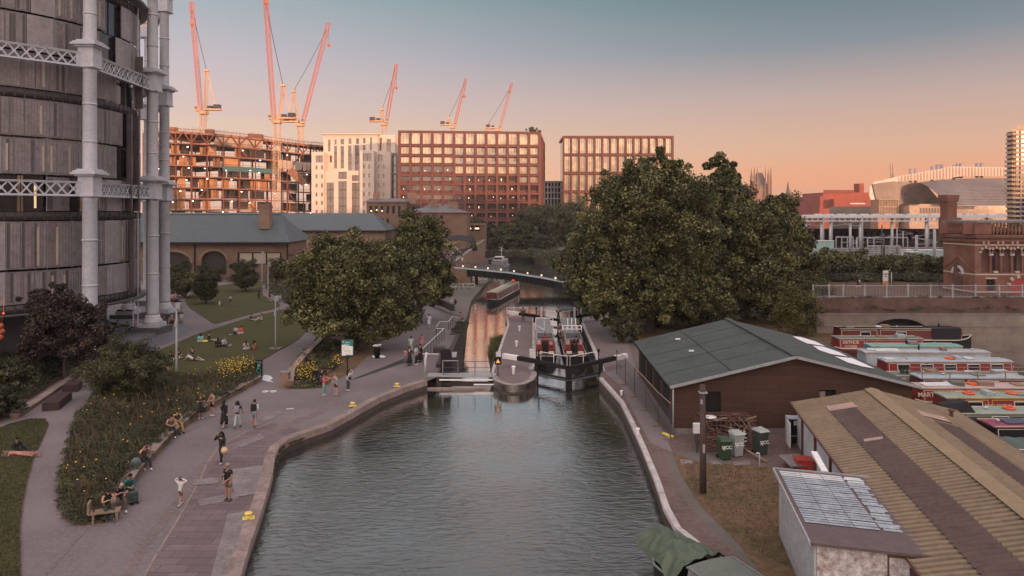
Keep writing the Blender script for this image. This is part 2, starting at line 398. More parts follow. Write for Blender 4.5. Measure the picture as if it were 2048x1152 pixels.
def make_tree(name, label, base, blobs, trunk_r, mat, leaf=.32, nclump=110, per=130, cl=.2, group=None, limbs=22, cat='tree', trunk_top=.55, lean=(0,0)):
 """blobs: list of (dx,dy,z,rx,ry,rz) relative to base"""
 t = thing(name, label, cat, base, group=group)
 P_, N_, T_, C_ = [], [], [], []
 tot = sum(b[3]*b[5] for b in blobs)
 for i, b in enumerate(blobs):
  k = max(6, int(nclump*b[3]*b[5]/tot))
  p, n, ti, cc = crown_points(b[:3], b[3:], k, per, cl*(1 if len(blobs)==1 else 1.15), lob=i*1.7+base[0])
  P_.append(p); N_.append(n); T_.append(ti); C_.append(cc)
 pts = np.concatenate(P_); me = leaf_mesh('crown', pts, np.concatenate(N_), leaf, mat, np.concatenate(T_))
 o = bpy.data.objects.new('crown', me); COL.objects.link(o); o.parent = t
 mb = MB(); cen = np.concatenate(C_); top = max(b[2] for b in blobs)*trunk_top+.5
 lx, ly = lean
 mb.tube([(0,0,-.2),(trunk_r*.1,0,.3),(lx*.5,ly*.5,top*.5),(lx,ly,top)], [trunk_r*1.5,trunk_r*1.05,trunk_r*.85,trunk_r*.6], 10)
 for k in rng.choice(len(cen), min(limbs,len(cen)), replace=False):
  e = cen[k]; s0 = rng.uniform(.55,1.0); a = Vector((lx*s0, ly*s0, top*s0)); e = Vector(e)
  m1 = a.lerp(e,.45) + Vector((0,0,(e-a).length*.12)); 
  mb.tube([a, m1, e], [trunk_r*.42, trunk_r*.25, trunk_r*.08], 6)
 mb.build('trunk', 'bark', t, local=True)
 return t
def shrub(name, label, base, rad, mat, leaf=.12, nclump=60, per=80, cl=.25, group=None, cat='shrub', stems=8):
 t = thing(name, label, cat, base, group=group)
 p, n, ti, cc = crown_points((0,0,rad[2]*.95), rad, nclump, per, cl, shell=.35, lob=base[0]+base[1])
 me = leaf_mesh('foliage', p, n, leaf, mat, ti)
 o = bpy.data.objects.new('foliage', me); COL.objects.link(o); o.parent = t
 mb = MB()
 for k in range(stems):
  e = Vector(cc[k % len(cc)]); mb.tube([(0,0,-.1), Vector((e.x*.3,e.y*.3,e.z*.5)), e], [.05,.035,.012], 5)
 mb.build('stems', 'bark', t, local=True)
 return t
def inpoly(p, poly):
 x, y = p; r = False; j = len(poly)-1
 for i in range(len(poly)):
  if (poly[i][1] > y) != (poly[j][1] > y) and x < (poly[j][0]-poly[i][0])*(y-poly[i][1])/(poly[j][1]-poly[i][1])+poly[i][0]: r = not r
  j = i
 return r
def scatter(poly, n):
 a = np.array(poly); o = []
 lo = a.min(0); hi = a.max(0); k = 0
 while len(o) < n and k < n*60:
  q = rng.uniform(lo,hi); k += 1
  if inpoly(q, poly): o.append(q)
 return np.array(o)
def planting(name, label, poly, n, hmax, mats, leaf=.14, per=60, cl=.32, z0=0., cat='planting'):
 """a bed of mixed ground cover: one stuff object"""
 q = scatter(poly, n); P_, N_, T_ = [], [], []
 for x, y in q:
  hh = hmax*(.55+.45*math.sin(x*.9+1.3*math.sin(y*.6))*math.cos(y*.7)) * rng.uniform(.55,1.1)
  e = rng.normal(size=(per,3)); e /= np.linalg.norm(e,axis=1)[:,None]; e[:,2] = np.abs(e[:,2])
  c = np.array([x,y,z0+hh*.35]); P_.append(c + e*np.array([cl,cl,hh*.65])*rng.uniform(.4,1.1,(per,1)))
  nn = e*.5 + rng.normal(size=(per,3))*.5 + np.array([0,0,.5]); N_.append(nn/np.linalg.norm(nn,axis=1)[:,None])
  T_.append(np.clip(rng.normal(.4,.25)+rng.normal(0,.18,per),0,1))
 me = leaf_mesh(name, np.concatenate(P_), np.concatenate(N_), leaf, mats, np.concatenate(T_), aspect=.42)
 o = bpy.data.objects.new(name, me); COL.objects.link(o)
 return tag(o, label, cat, kind='stuff')
def blades(name, label, poly, n, h, mat, z0=0., wdt=.02, spread=.12, cat='grass'):
 q = scatter(poly, n); m = len(q); c = np.column_stack([q, np.full(m, z0)])
 a = rng.uniform(0,6.28,m); hh = h*rng.uniform(.4,1.2,m); ln = rng.normal(0,1,(m,2))*spread*hh[:,None]
 u = np.column_stack([np.cos(a),np.sin(a),np.zeros(m)])*wdt
 top = c + np.column_stack([ln, hh]); mid = c + np.column_stack([ln*.3, hh*.6])
 qv = np.stack([c-u, c+u, mid+u*.6, top, ],1).reshape(-1,3)
 me = bpy.data.meshes.new(name); me.vertices.add(4*m); me.vertices.foreach_set('co', qv.astype('f').ravel())
 me.loops.add(4*m); me.loops.foreach_set('vertex_index', np.arange(4*m,dtype='i')); me.polygons.add(m)
 me.polygons.foreach_set('loop_start', np.arange(0,4*m,4,dtype='i')); me.polygons.foreach_set('loop_total', np.full(m,4,dtype='i'))
 me.materials.append(M[mat]); at = me.attributes.new('tint','FLOAT','FACE'); at.data.foreach_set('value', rng.uniform(0,1,m).astype('f'))
 me.update(calc_edges=True); me.validate()
 o = bpy.data.objects.new(name, me); COL.objects.link(o); return tag(o, label, cat, kind='stuff')
#  terrain
quayL = [XY(448,1300),XY(480,1160),XY(500,1090),XY(518,1040),XY(535,985),XY(546,945),XY(550,915),XY(560,893),XY(580,879),XY(620,864),XY(662,850),XY(710,824),XY(760,796),XY(810,776),XY(855,762)]
bankR = [XY(1700,1400),XY(1560,1215),XY(1480,1158),XY(1400,1100),XY(1350,1060),XY(1328,1020),XY(1308,960),XY(1284,900),XY(1262,850),XY(1240,805),XY(1198,757)]
LZ = -2.6                                     # level of the low pool; the high pool is at -0.7
BY = -5.7                                     # left wall of the weir channel
g = MB()
g.poly([(-700,1,0)] + [(x,y,0) for x,y in quayL] + [(BY,57.3,0),(BY,82,0),(-12,100,0),(-14,150,0),(-9,235,0),(-9,242,0),(-700,242,0)])
lo = [((BY,82,0),(-12,100,0)),]
g._a([(BY,82,0),(-12,100,0),(-6.4,100,-1.6),(-14,150,0)], [(0,2,1)])
mb = MB()
g._a([(-12,100,-1.6),(-6.4,100,-1.6),(-7.1,122,-2.05),(-13,124,-2.05),(-14,150,-2.05),(-5.8,150,-2.05),(-4.8,171,-2.05),(-12.6,171,-2.05),(-4,236,-2.05),(-9,236,-2.05)],
 [(0,1,2,3),(3,2,5,4),(4,5,6,7),(7,6,8,9)])
g.poly([(x,y,0) for x,y in bankR[::-1]][::-1] + [(7.5,58.6,0),(8.4,86.6,0),(10,95,0),(12,120,0),(11,171,0),(7,236,0),(7,242,0),(36,242,0),(36,78,0),(27.5,60,0),(27.5,20,0),(140,20,0),(140,1,0)])
g.poly([(36,78,3.8),(700,78,3.8),(700,242,3.8),(36,242,3.8)])
g.poly([(140,1,0),(700,1,0),(700,78,0),(140,78,0)])
g.poly([(-5000,242,0),(5000,242,0),(5000,9000,0),(-5000,9000,0)])
g.poly([(-5000,-900,0),(5000,-900,0),(5000,1,0),(-5000,1,0)])
g.poly([(-5000,1,0),(-700,1,0),(-700,242,0),(-5000,242,0)]); g.poly([(700,1,0),(5000,1,0),(5000,242,0),(700,242,0)])
struct(g.build('ground', 'farground', local=True))
def sheet(name, pts, mat, z=.004, kind='structure', thick=0):
 m = MB()
 if thick: m.prism(pts, z-thick, z)
 else: m.poly([(x,y,z) for x,y in pts])
 o = m.build(name, mat, local=True); o['kind'] = kind; return o
def pxs(l, z=0.): return [XY(x,y,z) for x,y in l]
def inset(line, d):
 r = []
 for i, p in enumerate(line):
  a = Vector(line[max(i-1,0)]); b = Vector(line[min(i+1,len(line)-1)]); t = (b-a).normalized(); n = Vector((-t.y,t.x))
  r.append((p[0]+n.x*d, p[1]+n.y*d))
 return r
qin = inset(quayL, .55)
sheet('towpath', [(-90,4)] + qin + [(BY-.5,57.5),(BY-.5,82),(-12,100),(-14,150),(-90,160)], 'asphalt', .004)
s1 = inset(quayL, .55); s2 = inset(quayL, 3.4)
sheet('quay_paving', s1[:10] + s2[:10][::-1], 'paving', .008)
for d0,d1,mt_ in ((3.4,3.48,'coping'),(6.9,7.06,'setts')):
 a_, b_ = inset(quayL,d0)[:12], inset(quayL,d1)[:12]; sheet('paving_joint', a_+b_[::-1], mt_, .014)
s3 = inset(quayL, 2.4)
sheet('drain_strip', pxs([(700,760),(716,757),(820,722),(812,716)]) , 'darkmetal', .010)
sheet('drain_channel', pxs([(430,900),(640,820),(700,762),(712,760),(655,824),(446,908),(290,1100),(262,1160),(240,1160),(280,1085)]), 'setts', .012)
for k,(pp) in enumerate([[(395,1000),(470,985),(478,998),(400,1012)],[(505,845+0),(560,820),(566,827),(512,853)],[(470,888),(520,868),(530,876),(482,896)],[(390,960),(440,955),(436,968),(384,972)],[(460,940),(540,930),(534,985),(470,996)],[(455,1030),(520,1018),(470,1160),(420,1160)]]):
 sheet('paving_slab', pxs(pp), 'paleslab', .018+.004*k)
def coping(name, line, w_, z, mat, lift=.06, drop=.35, over=.0, seg=None):
 m = MB(); li = inset(line, w_)
 n = len(line)
 for i in range(n-1):
  a, b, c, d = line[i], line[i+1], li[i+1], li[i]
  L_ = math.dist(a,b); k = max(1, int(L_/1.6))
  for j in range(k):
   f0, f1 = j/k+.004, (j+1)/k-.004
   q = lambda p, r, f: (p[0]+(r[0]-p[0])*f, p[1]+(r[1]-p[1])*f)
   jit = random.uniform(-.012,.012)
   m.prism([q(a,b,f0), q(a,b,f1), q(d,c,f1), q(d,c,f0)], z-drop, z+lift+jit)
 o = m.build(name, mat, local=True); return struct(o)
coping('quay_coping', quayL, .55, 0, 'coping')
bR = bankR
def walls(name, line, z0, z1, mat, th=.4, side=1):
 m = MB(); li = inset(line, th*side)
 for i in range(len(line)-1):
  m.prism([line[i], line[i+1], li[i+1], li[i]], z0, z1)
 return struct(m.build(name, mat, local=True))
walls('quay_wall', inset(quayL,.04), -4, -.36, 'quaywall')
coping('bank_coping', bankR[::-1], .28, 0, 'palecoping', lift=.09, drop=.12)
walls('bank_wall', inset(bankR,-.04), -4, -.13, 'quaywall', side=-1)
sheet('bank_path', inset(bankR,-.3)[2:] + [(7.6,58.6),(8.6,86.6),(10.4,95),(12.6,95)] + pxs([(1232,640),(1262,700),(1285,760),(1330,850),(1345,872)]) + pxs([(1345,905),(1330,910),(1370,1000),(1440,1080),(1530,1160)]), 'dirt', .004)
sheet('lock_path', pxs([(1165,632),(1232,632),(1262,700),(1272,740),(1300,800),(1345,905),(1300,885),(1262,815),(1240,770),(1205,742)]), 'asphalt', .008)
sheet('yard_earth', pxs([(1340,870),(1660,866),(1700,1000),(1600,960),(1500,935),(1400,900),(1345,905)]), 'dirt', .012)
sheet('yard_grass', pxs([(1345,905),(1400,925),(1560,935),(1700,960),(1800,1200),(1560,1200),(1480,1090),(1400,1010),(1362,950)]), 'drygrass', .016)
for pp in [[(1360,920),(1384,921),(1386,928),(1362,928)],[(1420,923),(1436,923),(1445,930),(1424,929)],[(1465,924),(1500,922),(1501,930),(1468,931)]]:
 sheet('stepping_slab', pxs(pp), 'paleslab', .03, thick=.03)
sheet('tree_ground', [(12.8,62),(27,60),(36,78),(36,240),(12.4,240),(13,120)], 'drygrass', .004)
struct(MB().box(-14,8,240.5,242.5,-5,-.01).build('canal_end_wall','quaywall',local=True))
m = MB(); m.box(35.8,36.1,78,242,-.5,3.79); m.box(36.1,700,241.8,242,-.5,3.79); struct(m.build('embankment_wall','farground',local=True))
lawn_near = pxs([(-120,866),(0,857),(20,849),(60,839),(90,839),(97,850),(85,880),(68,915),(54,965),(45,1010),(40,1060),(41,1110),(43,1200),(-160,1200)])
lawn_up = pxs([(370,603),(374,594),(392,585),(415,578),(441,571),(480,566),(534,562),(526,572),(523,580),(527,592),(545,601),(558,607),(561,612),(545,619),(500,629),(460,640),(432,648),(424,646),(410,636),(394,626),(380,617)])
lawn_main = pxs([(300,712),(316,702),(350,688),(390,671),(427,659),(470,645),(502,635),(540,626),(577,617),(598,613),(612,620),(620,634),(619,648),(613,662),(598,678),(578,691),(558,701),(540,712),(523,722),(505,732),(470,745),(380,760),(320,758),(305,735)])
for n_, p_ in (('lawn', lawn_near), ('lawn', lawn_up), ('lawn', lawn_main)):
 sheet(n_, p_, 'lawn', .05, thick=.05)
for p_ in (lawn_near, lawn_up, lawn_main):
 m = MB()
 for i in range(len(p_)):
  a = p_[i]; b = p_[(i+1)%len(p_)]; m.beam((a[0],a[1],.035),(b[0],b[1],.035),.03,.07)
 struct(m.build('lawn_edging','rust',local=True))
blades('lawn_grass', 'short tufts of grass on the lawn at the lower left corner', lawn_near, 26000, .07, 'leafF', .05, .012, .6)
bed1 = pxs([(516,764),(394,834),(341,880),(303,920),(274,952),(256,980),(228,1022),(205,1046),(160,1052),(132,1040),(122,1000),(126,940),(140,880),(160,838),(190,800),(210,770),(240,740),(300,716),(310,742),(380,760),(470,745),(506,731),(520,745)])
bed2 = pxs([(578,778),(575,752),(600,722),(630,690),(655,664),(668,640),(700,600),(780,600),(850,622),(842,640),(800,668),(745,690),(700,715),(652,752),(642,776)])
bed3 = pxs([(-150,800),(-150,720),(0,690),(60,690),(120,700),(170,735),(160,735),(110,765),(50,805),(20,835),(-150,860)])
bed4 = pxs([(537,560),(560,560),(640,560),(700,600),(655,640),(625,640),(606,612),(570,606),(548,590),(530,575)])
for b_, n_ in ((bed1,'bed_soil'),(bed2,'bed_soil'),(bed3,'bed_soil'),(bed4,'bed_soil')): sheet(n_, b_, 'soil', .12, thick=.12)
sheet('bare_earth', pxs([(642,776),(652,752),(700,715),(745,690),(760,692),(770,700),(735,712),(712,735),(690,752),(668,762)]), 'drygrass', .02)
planting('bed_planting', 'brown and dark green wild planting in the long bed beside the towpath', bed1, 1500, .75, 'leafB', .12, 130, .36, .1)
planting('bed_planting', 'darker green clumps among the brown planting of the long bed', bed1, 700, .9, 'leafF', .10, 120, .34, .1)
blades('ornamental_grass', 'thin straw coloured grasses rising from the long bed', bed1, 2600, .85, 'straw', .1, .007, .16)
planting('tree_underplanting', 'low dark planting under the tree beside the towpath', bed2, 520, 1.0, 'leafB', .19, 80, .5, .1)
planting('path_edge_planting', 'fern-like green planting along the path in front of the round building', bed3, 500, 1.1, 'leafF', .15, 130, .5, .1)
planting('hillock_planting', 'low shrubs and cover planting behind the lamp posts', bed4, 420, 1.5, 'leafB', .22, 80, .6, .1)
def flowers(label, poly, n, z0, z1):
 m = MB(); q = scatter(poly, n)
 for x, y in q:
  z = rng.uniform(z0, z1); r = rng.uniform(.028,.052)
  m.lathe([(r*.3,-.02),(r,.0),(r*.5,.02)], (x,y,z), 6)
 return tag(m.build('yellow_flowers','yellow'), label, 'flowers', kind='stuff')
flowers('yellow flowers thick at the head of the long bed by the lawn', pxs([(430,748),(500,730),(512,745),(480,770),(440,775)]), 190, .75, 1.15)
flowers('yellow flowers dotted through the near end of the long bed', bed1, 70, .8, 1.15)
flowers('yellow flowers beside the brick pier of the second bed', pxs([(585,775),(590,745),(620,740),(636,755),(630,775)]), 120, .5, 1.15)
flowers('yellow flowers under the green information sign', pxs([(655,745),(670,728),(690,722),(688,742),(665,752)]), 40, .5, 1.0)
def lowwall(name, label, line, w_, h, mats, cat='wall'):
 t = thing(name, label, cat, (line[0][0], line[0][1], 0)); m = MB(); c = MB(); li = inset(line, w_)
 lo_ = inset(line, -.03); lw = inset(line, w_+.03)
 for i in range(len(line)-1):
  m.prism([line[i],line[i+1],li[i+1],li[i]], -.05, h-.07)
  c.prism([lo_[i],lo_[i+1],lw[i+1],lw[i]], h-.07, h)
 m.build('wall_face', mats[0], t); c.build('capping', mats[1], t); return t
M['redbrick'] = brickm('red_brick', (.27,.105,.072), (.20,.08,.06), (.24,.18,.155), var=.75)
M['brownbrick'] = brickm('brown_brick', (.25,.15,.10), (.17,.10,.075), (.22,.17,.145), var=.7)
M['stockbrick'] = brickm('stock_brick', (.34,.215,.15), (.25,.15,.11), (.27,.21,.18), var=.65)
lowwall('bed_wall', 'low brick seat wall holding the long flower bed along the towpath', pxs([(245,1020),(262,980),(279,953),(307,920),(343,880),(394,834),(460,797),(523,762)]), .5, .42, ('brownbrick','coping'))
lowwall('ramp_wall', 'brick wall between the ramp and the tree bed with its pier at the end', pxs([(574,778),(578,752),(606,720),(632,694),(655,668)])[::-1], .45, .62, ('brownbrick','coping'))
mb = MB(); a = P(568,776); mb.cbox((a[0],a[1]+.3,.55),(.62,.62,1.1)); mb.mi=1; mb.cbox((a[0],a[1]+.3,1.13),(.7,.7,.08))
tag(mb.build('brick_pier',['stockbrick','coping']), 'square brick pier beside the yellow flowers at the foot of the ramp', 'pier')
lowwall('kerb_wall', 'low kerb wall between the ferny planting and the bench path', pxs([(20,838),(60,812),(110,778),(165,742)])[::-1], .5, .3, ('brownbrick','coping'))
#  lock
lockL = [(-1.75,57.0),(-1.45,66),(-1.0,74),(-.6,83),(-.8,89.5)]
isl = [P(984,752)[:2],P(988,761)[:2],P(1004,768)[:2],P(1026,771)[:2],P(1052,768)[:2],P(1068,760)[:2],P(1074,748)[:2],(2.05,60),(2.8,85),(2.95,89.5),(-.8,89.5),(-.55,83),(-1.0,74),(-1.4,66)]
struct(MB().prism(isl, -4, -.02).build('lock_island', 'quaywall', local=True))
cx_ = sum(p[0] for p in isl)/len(isl); cy_ = sum(p[1] for p in isl)/len(isl)
sheet('island_paving', [(cx_+(x-cx_)*.985, cy_+(y-cy_)*.995) for x,y in isl], 'setts', -.004)
def closed(l): return l
coping('island_coping', isl[:7]+[(2.0,58.6)], .45, 0, 'nosestone', lift=.04, drop=.55)
coping('lock_coping', [(2.05,60),(2.8,85),(2.95,89.5)], .32, 0, 'palecoping', lift=.05, drop=.3)
coping('island_back_coping', [(-.8,89.5),(-.55,83),(-1.0,74),(-1.4,66),(-1.8,57.3)], .25, 0, 'palecoping', lift=.05, drop=.2)
coping('lock_coping', [(8.6,90),(8.4,86.6),(7.5,58.6)], .34, 0, 'palecoping', lift=.05, drop=.3)
sheet('lock_side_paving', [(7.84,58.6),(8.74,86.6),(10.3,86.6),(9.4,58.0)], 'setts', .02)
walls('lock_wall', [(6.95,56.2),(7.5,58.6),(8.4,86.6),(10,95),(12,120),(11,171),(7,236)], -5, -.02, 'quaywall', side=-1)
walls('weir_channel_wall', [(BY,57.0),(BY,82),(-6.4,100),(-7.1,122),(-5.8,150),(-4.8,171),(-4,236)], -5, -2.1, 'quaywall')
walls('weir_channel_wall', [(BY,56.5),(BY,82.2)], -2.1, .02, 'quaywall')
struct(MB()._a([(BY,82,0),(-12,100,0),(-12,100,-2),(BY,82,-2.)],[(0,1,2,3)]).build('ramp_wall_face','quaywall',local=True))
def waterplane(name, pts, z, mat, step=None):
 m = MB(); m.poly([(x,y,z) for x,y in pts]); o = m.build(name, mat, local=True); return struct(o)
waterplane('water', [(-45,2),(60,2),(27,20),(12,40),(7.2,56),(8.6,62),(8.8,84.4),(5.6,81.6),(2.5,84.4),(1.9,60),(1.9,57.2),(-1.5,57.1),(-9,57.1),(-45,50)], -.7, 'water')
waterplane('water', [(-30,57.3),(-1.2,57.3),(1.9,58),(2.6,84.6),(5.6,81.8),(9,84.6),(13,90),(40,245),(-30,245)], LZ, 'farwater')
waterplane('water', [(20,28),(150,28),(150,79),(20,79)], -.7, 'basinwater')
def lock_gate(label, hL, hR, mit, z0, top, tails, pole_z=None):
 t = thing('lock_gate', label, 'lock gate', ((hL[0]+hR[0])/2, (hL[1]+hR[1])/2, z0))
 for h, tl in ((hL, tails[0]), (hR, tails[1])):
  a = Vector((h[0],h[1],0)); m_ = Vector((mit[0],mit[1],0)); s = .12 if h is hL else -.12
  m_ = m_ + Vector((-s,0,0)); d = (m_-a).normalized()
  lf = MB()
  lf.beam(a+Vector((0,0,z0)), a+Vector((0,0,top+.25)), .34); lf.beam(m_+Vector((0,0,z0)), m_+Vector((0,0,top-.02)), .28)
  for k, zz in enumerate(np.arange(top-.95, z0, -1.0)): lf.beam(a+Vector((0,0,zz)), m_+Vector((0,0,zz)), .24, .20)
  pl = a.lerp(m_,.5); L_ = (m_-a).length
  lf.cbox((pl.x,pl.y,(z0+top-1.55)/2), (L_,.09,(top-1.55-z0)), math.atan2(d.y,d.x))
  lf.build('gate_leaf','black',t)
  tv = Vector((tl[0],tl[1],0)); e = (tv-a).normalized()
  b = MB(); b.beam(m_+Vector((0,0,top-.02)), a+Vector((0,0,top+.05)), .28, .28); k1 = a.lerp(tv,.55)
  b.beam(a+Vector((0,0,top+.05)), k1+Vector((0,0,top+.12)), .36, .36); b.build('balance_beam','black',t)
  wb = MB(); wb.beam(k1+Vector((0,0,top+.12)), tv+Vector((0,0,top+.16)), .38, .38); wb.build('beam_end','white',t)
  wk = MB(); wa = a+d*.2+Vector((0,-.45,top-.95)); we = m_+Vector((0,-.45,top-.95)); wk.beam(wa, we, .42, .06)
  wk.build('walkway','darkmetal',t)
  hr = MB(); n0 = a+d*.5+Vector((0,.35,top)); n1 = m_+Vector((0,.35,top))
  hr.tube([n0+Vector((0,0,.0)), n0+Vector((0,0,.85)), n1+Vector((0,0,.85)), n1], .028, 5)
  hh = n0.lerp(n1,.5); hr.tube([hh, hh+Vector((0,0,.85))], .028, 5); hr.build('handrail','white',t)
  pd = MB(); q = a+d*.25+Vector((0,.0,top)); pd.tube([q, q+Vector((0,0,.95))], .06, 6); pd.cbox(tuple(q+Vector((0,0,1.0))),(.2,.26,.2)); pd.build('paddle_gear','black',t)
 return t
lock_gate('black mitred lock gates nearest, closed in a V with white-ended balance beams', (2.05,58.8), (7.45,58.8), (4.6,56.6), -3.8, .75, ((-.75,60.6),(9.9,60.6)))
lock_gate('far black mitred lock gates at the low end of the lock, behind the two boats', (2.75,84.6), (8.3,84.6), (5.55,81.8), -4.5, .75, ((-.6,86.9),(11.4,87.0)))
for x, y, h, lb in [(1073,645,1.5,'pale post left of the far lock gates, nearer the island middle'),(1083,648,1.9,'taller pale post at the left hinge of the far lock gates'),(1149,650,2.0,'taller pale post at the right hinge of the far lock gates'),(1161,644,1.6,'pale post on the right lockside by the far gates'),(1062,738,1.6,'white post at the left hinge of the nearest lock gates')]:
 a = P(x,y); m = MB(); m.cbox((a[0],a[1],h/2),(.24,.2,h)); m.ball((a[0],a[1],h),(.15,.13,.12)); m.cbox((a[0],a[1],.06),(.4,.4,.12))
 tag(m.build('paddle_post','offwhite'), lb, 'post', 'paddle posts round the lock')
def bollard(px, lb, mat='white', h=.62, r=.13, z=0, group='white lockside bollards'):
 a = P(px[0],px[1],z); m = MB()
 m.lathe([(r*.8,0),(r*.85,h*.2),(r*.9,h*.6),(r*1.25,h*.85),(r*1.3,h*.95),(r*.9,h)], a, 12)
 return tag(m.build('mooring_bollard',mat), lb, 'bollard', group)
bollard((1039,663),'white bollard on the lock island farthest from the camera')
bollard((1033,694),'white bollard in the middle of the lock island')
bollard((1027,750),'white bollard at the rounded near tip of the lock island', h=.75)
bollard((1276,870),'small white bollard on the bank path beside the long brown hut','white',.42,.09)
bollard((1243,792),'small white bollard on the right bank nearest the lock','white',.42,.09)
bollard((1244,632),'pale low bollard on the right lockside under the trees','white',.3,.2)
def ybollard(px, lb):
 a = P(px[0],px[1],.06); t = thing('yellow_bollard', lb, 'bollard', a, group='yellow mooring bollards on the quay edge'); t.scale = (.8,.8,.8)
 MB().lathe([(.24,.02),(.13,.10),(.12,.16),(.20,.22),(.22,.27),(.17,.32)], (0,0,0), 16).build('post','yellowpaint',t,local=True)
 MB().cbox((0,0,.01),(.62,.44,.05), .3).build('base_plate','yellowpaint',t,local=True,bevel=.01)
ybollard((497,1036),'yellow cast bollard on the quay edge nearest the camera')
ybollard((705,812),'yellow bollard on the quay edge below the phone-holding girl')
ybollard((794,773),'yellow bollard on the quay edge nearest the weir')
Z = .0
t = thing('weir_footbridge', 'narrow steel footbridge with triple railing crossing the weir channel', 'footbridge', (-4,56.7,0))
x0_, x1_ = P(858,748)[0], P(992,748)[0]
m = MB(); m.box(x0_,x1_,56.6,57.5,-.02,.12); m.build('deck','greymetal',t)
m = MB(); m.box(x0_+1,x1_+.1,56.2,56.32,-.2,-.1); m.box(P(950,748)[0],x1_+.1,55.6,55.72,-.42,-.34); m.build('edge_beam','white',t)
m = MB()
for xx in (P(893,740)[0],P(921,740)[0],P(953,740)[0],P(985,740)[0]): m.tube([(xx,56.65,.1),(xx,56.65,1.25)],.025,5)
for zz in (.4,.75): m.tube([(P(893,740)[0],56.65,zz),(P(985,740)[0],56.65,zz)],.02,5)
m.tube([(P(893,740)[0]-.2,56.65,1.25),(P(985,740)[0],56.65,1.25)],.03,5); m.build('railing','darkmetal',t)
m = MB()
for xx in (P(889,740)[0],P(919,740)[0]): m.tube([(xx,57.45,.1),(xx,57.45,1.15)],.025,5)
m.tube([(P(889,740)[0],57.45,1.15),(P(919,740)[0],57.45,1.15)],.03,5); m.build('back_railing','rail',t)
struct(MB().box(-9,-1.75,57.0,57.35,-5,-.55).build('weir_sill','quaywall',local=True))
struct(MB().box(-7.2,-1.75,55.3,55.6,-2,-.58).build('weir_ledge','coping',local=True))
m = MB(); a = P(889,752); m.box(a[0]-.38,a[0]+.38,57.5,58.1,-4,2.0); m.box(a[0]-.3,a[0]+.3,58.1,60.5,-4,1.2)
tag(m.build('weir_gate_frame','black'),'black upright paddle frame at the left end of the weir footbridge','frame')
m = MB(); a = P(857,735); m.tube([(a[0],57.8,0),(a[0]+.02,57.8,1.2),(a[0]+.12,57.8,1.75)],[.09,.11,.1],8)
tag(m.build('pale_post','offwhite'),'pale blue-white post with rounded head left of the weir footbridge','post')
a = P(996,752); t = thing('warning_box','dark box with an orange warning triangle on a post beside the weir','warning sign',(a[0],a[1],0))
MB().tube([(0,0,0),(0,0,1.0)],.05,6).build('post','darkmetal',t,local=True)
MB().cbox((0,0,1.25),(.55,.3,.6)).build('case','black',t,local=True,bevel=.02)
MB()._a([(-.18,-.16,1.1),(.18,-.16,1.1),(0,-.16,1.42),(-.18,-.153,1.1),(.18,-.153,1.1),(0,-.153,1.42)],[(0,1,2),(5,4,3)]).build('warning_triangle',emitm('amber',(1,.45,.05),.25),t,local=True)
a = P(997,722); m = MB(); m.cbox((a[0]+.05,a[1]-3.0,1.1),(.42,.1,.62)); m.tube([(a[0]+.05,a[1]-3.,0),(a[0]+.05,a[1]-3.,.8)],.03,6)
tag(m.build('notice_board','offwhite'),'small pale notice board standing on the island beside the weir','sign')
def railing(label, pts, h=1.1, post=1.2, mids=(), mat='rail', r=.03, top='white'):
 t = thing('railing', label, 'railing', pts[0]); m = MB(); p = MB()
 pp = [Vector(q) for q in pts]; p.tube([q+Vector((0,0,h)) for q in pp], r*1.15, 5)
 for i in range(len(pp)-1):
  k = max(1, round((pp[i+1]-pp[i]).length/post))
  for j in range(k+(i==len(pp)-2)): q = pp[i].lerp(pp[i+1], j/k); m.tube([q, q+Vector((0,0,h))], r, 5)
  for z in mids: m.tube([pp[i]+Vector((0,0,z)), pp[i+1]+Vector((0,0,z))], r*.7, 4)
 parts(m,'post', mat, t); p.build('handrail', top, t); return t
railing('handrail with dark posts climbing the bank left of the weir channel', [P(843,724),P(888,678),P(872,678)], 1.1, 1.5, mat='darkmetal')
railing('bent pale handrail on the bank behind the first, reaching the far water', [P(873,672),P(880,661),P(897,661),P(905,650),(-6.0,81.5,0)], 1.0, 2.2, mat='darkmetal')
railing('short straight handrail at the foot of the bank by the weir', [P(846,731),P(878,731)], 1.0, 2.6, mat='darkmetal')
railing('rounded white guard rail at the far left corner of the lock island', [(-.7,89,0),(-.6,86,0)], 1.2, 1.5, (.6,), 'rail')
railing('rounded white guard rail beside the far balance beam', [(-.7,89,0),(1.9,88.8,0)], 1.2, 1.4, (), 'rail')
m = MB(); m.box(-6.5,BY,60,66,0,.35); m.box(-7.4,-6.4,66,67,-.02,.5); tag(m.build('bank_kerb','quaywall'),'dark stone kerb block on the bank above the weir channel','kerb')
m = MB(); m.cbox((BY+.35,64.5,.2),(.5,2.2,.08),.05); tag(m.build('weir_board','greymetal'),'tilted grey board at the water edge behind the black weir frame','board')
t = thing('towpath_parapet','dark stone parapet curving round the towpath behind the two standing visitors','wall',P(880,612))
m = MB(); pl = [P(845,598),P(865,606),P(890,614),P(905,622)]
for i in range(3): m.beam(Vector(pl[i])+Vector((0,0,.45)),Vector(pl[i+1])+Vector((0,0,.45)),.5,.9)
m.build('wall_face','quaywall',t)
t = thing('ramp_parapet','dark parapet with a white top edge sloping down beside the towpath ramp','wall',P(880,600))
m = MB(); m.beam(V(868,594,98),V(898,578,112),.4,1.6); m.build('wall_face','black',t)
m = MB(); m.beam(V(866,585,98),V(898,569,112),.45,.14); m.build('capping','white',t)
sheet('reed_bed_soil', [(-1.9,70.5),(-1.0,70.5),(-.9,80),(-2.1,78)], 'soil', LZ+.05)
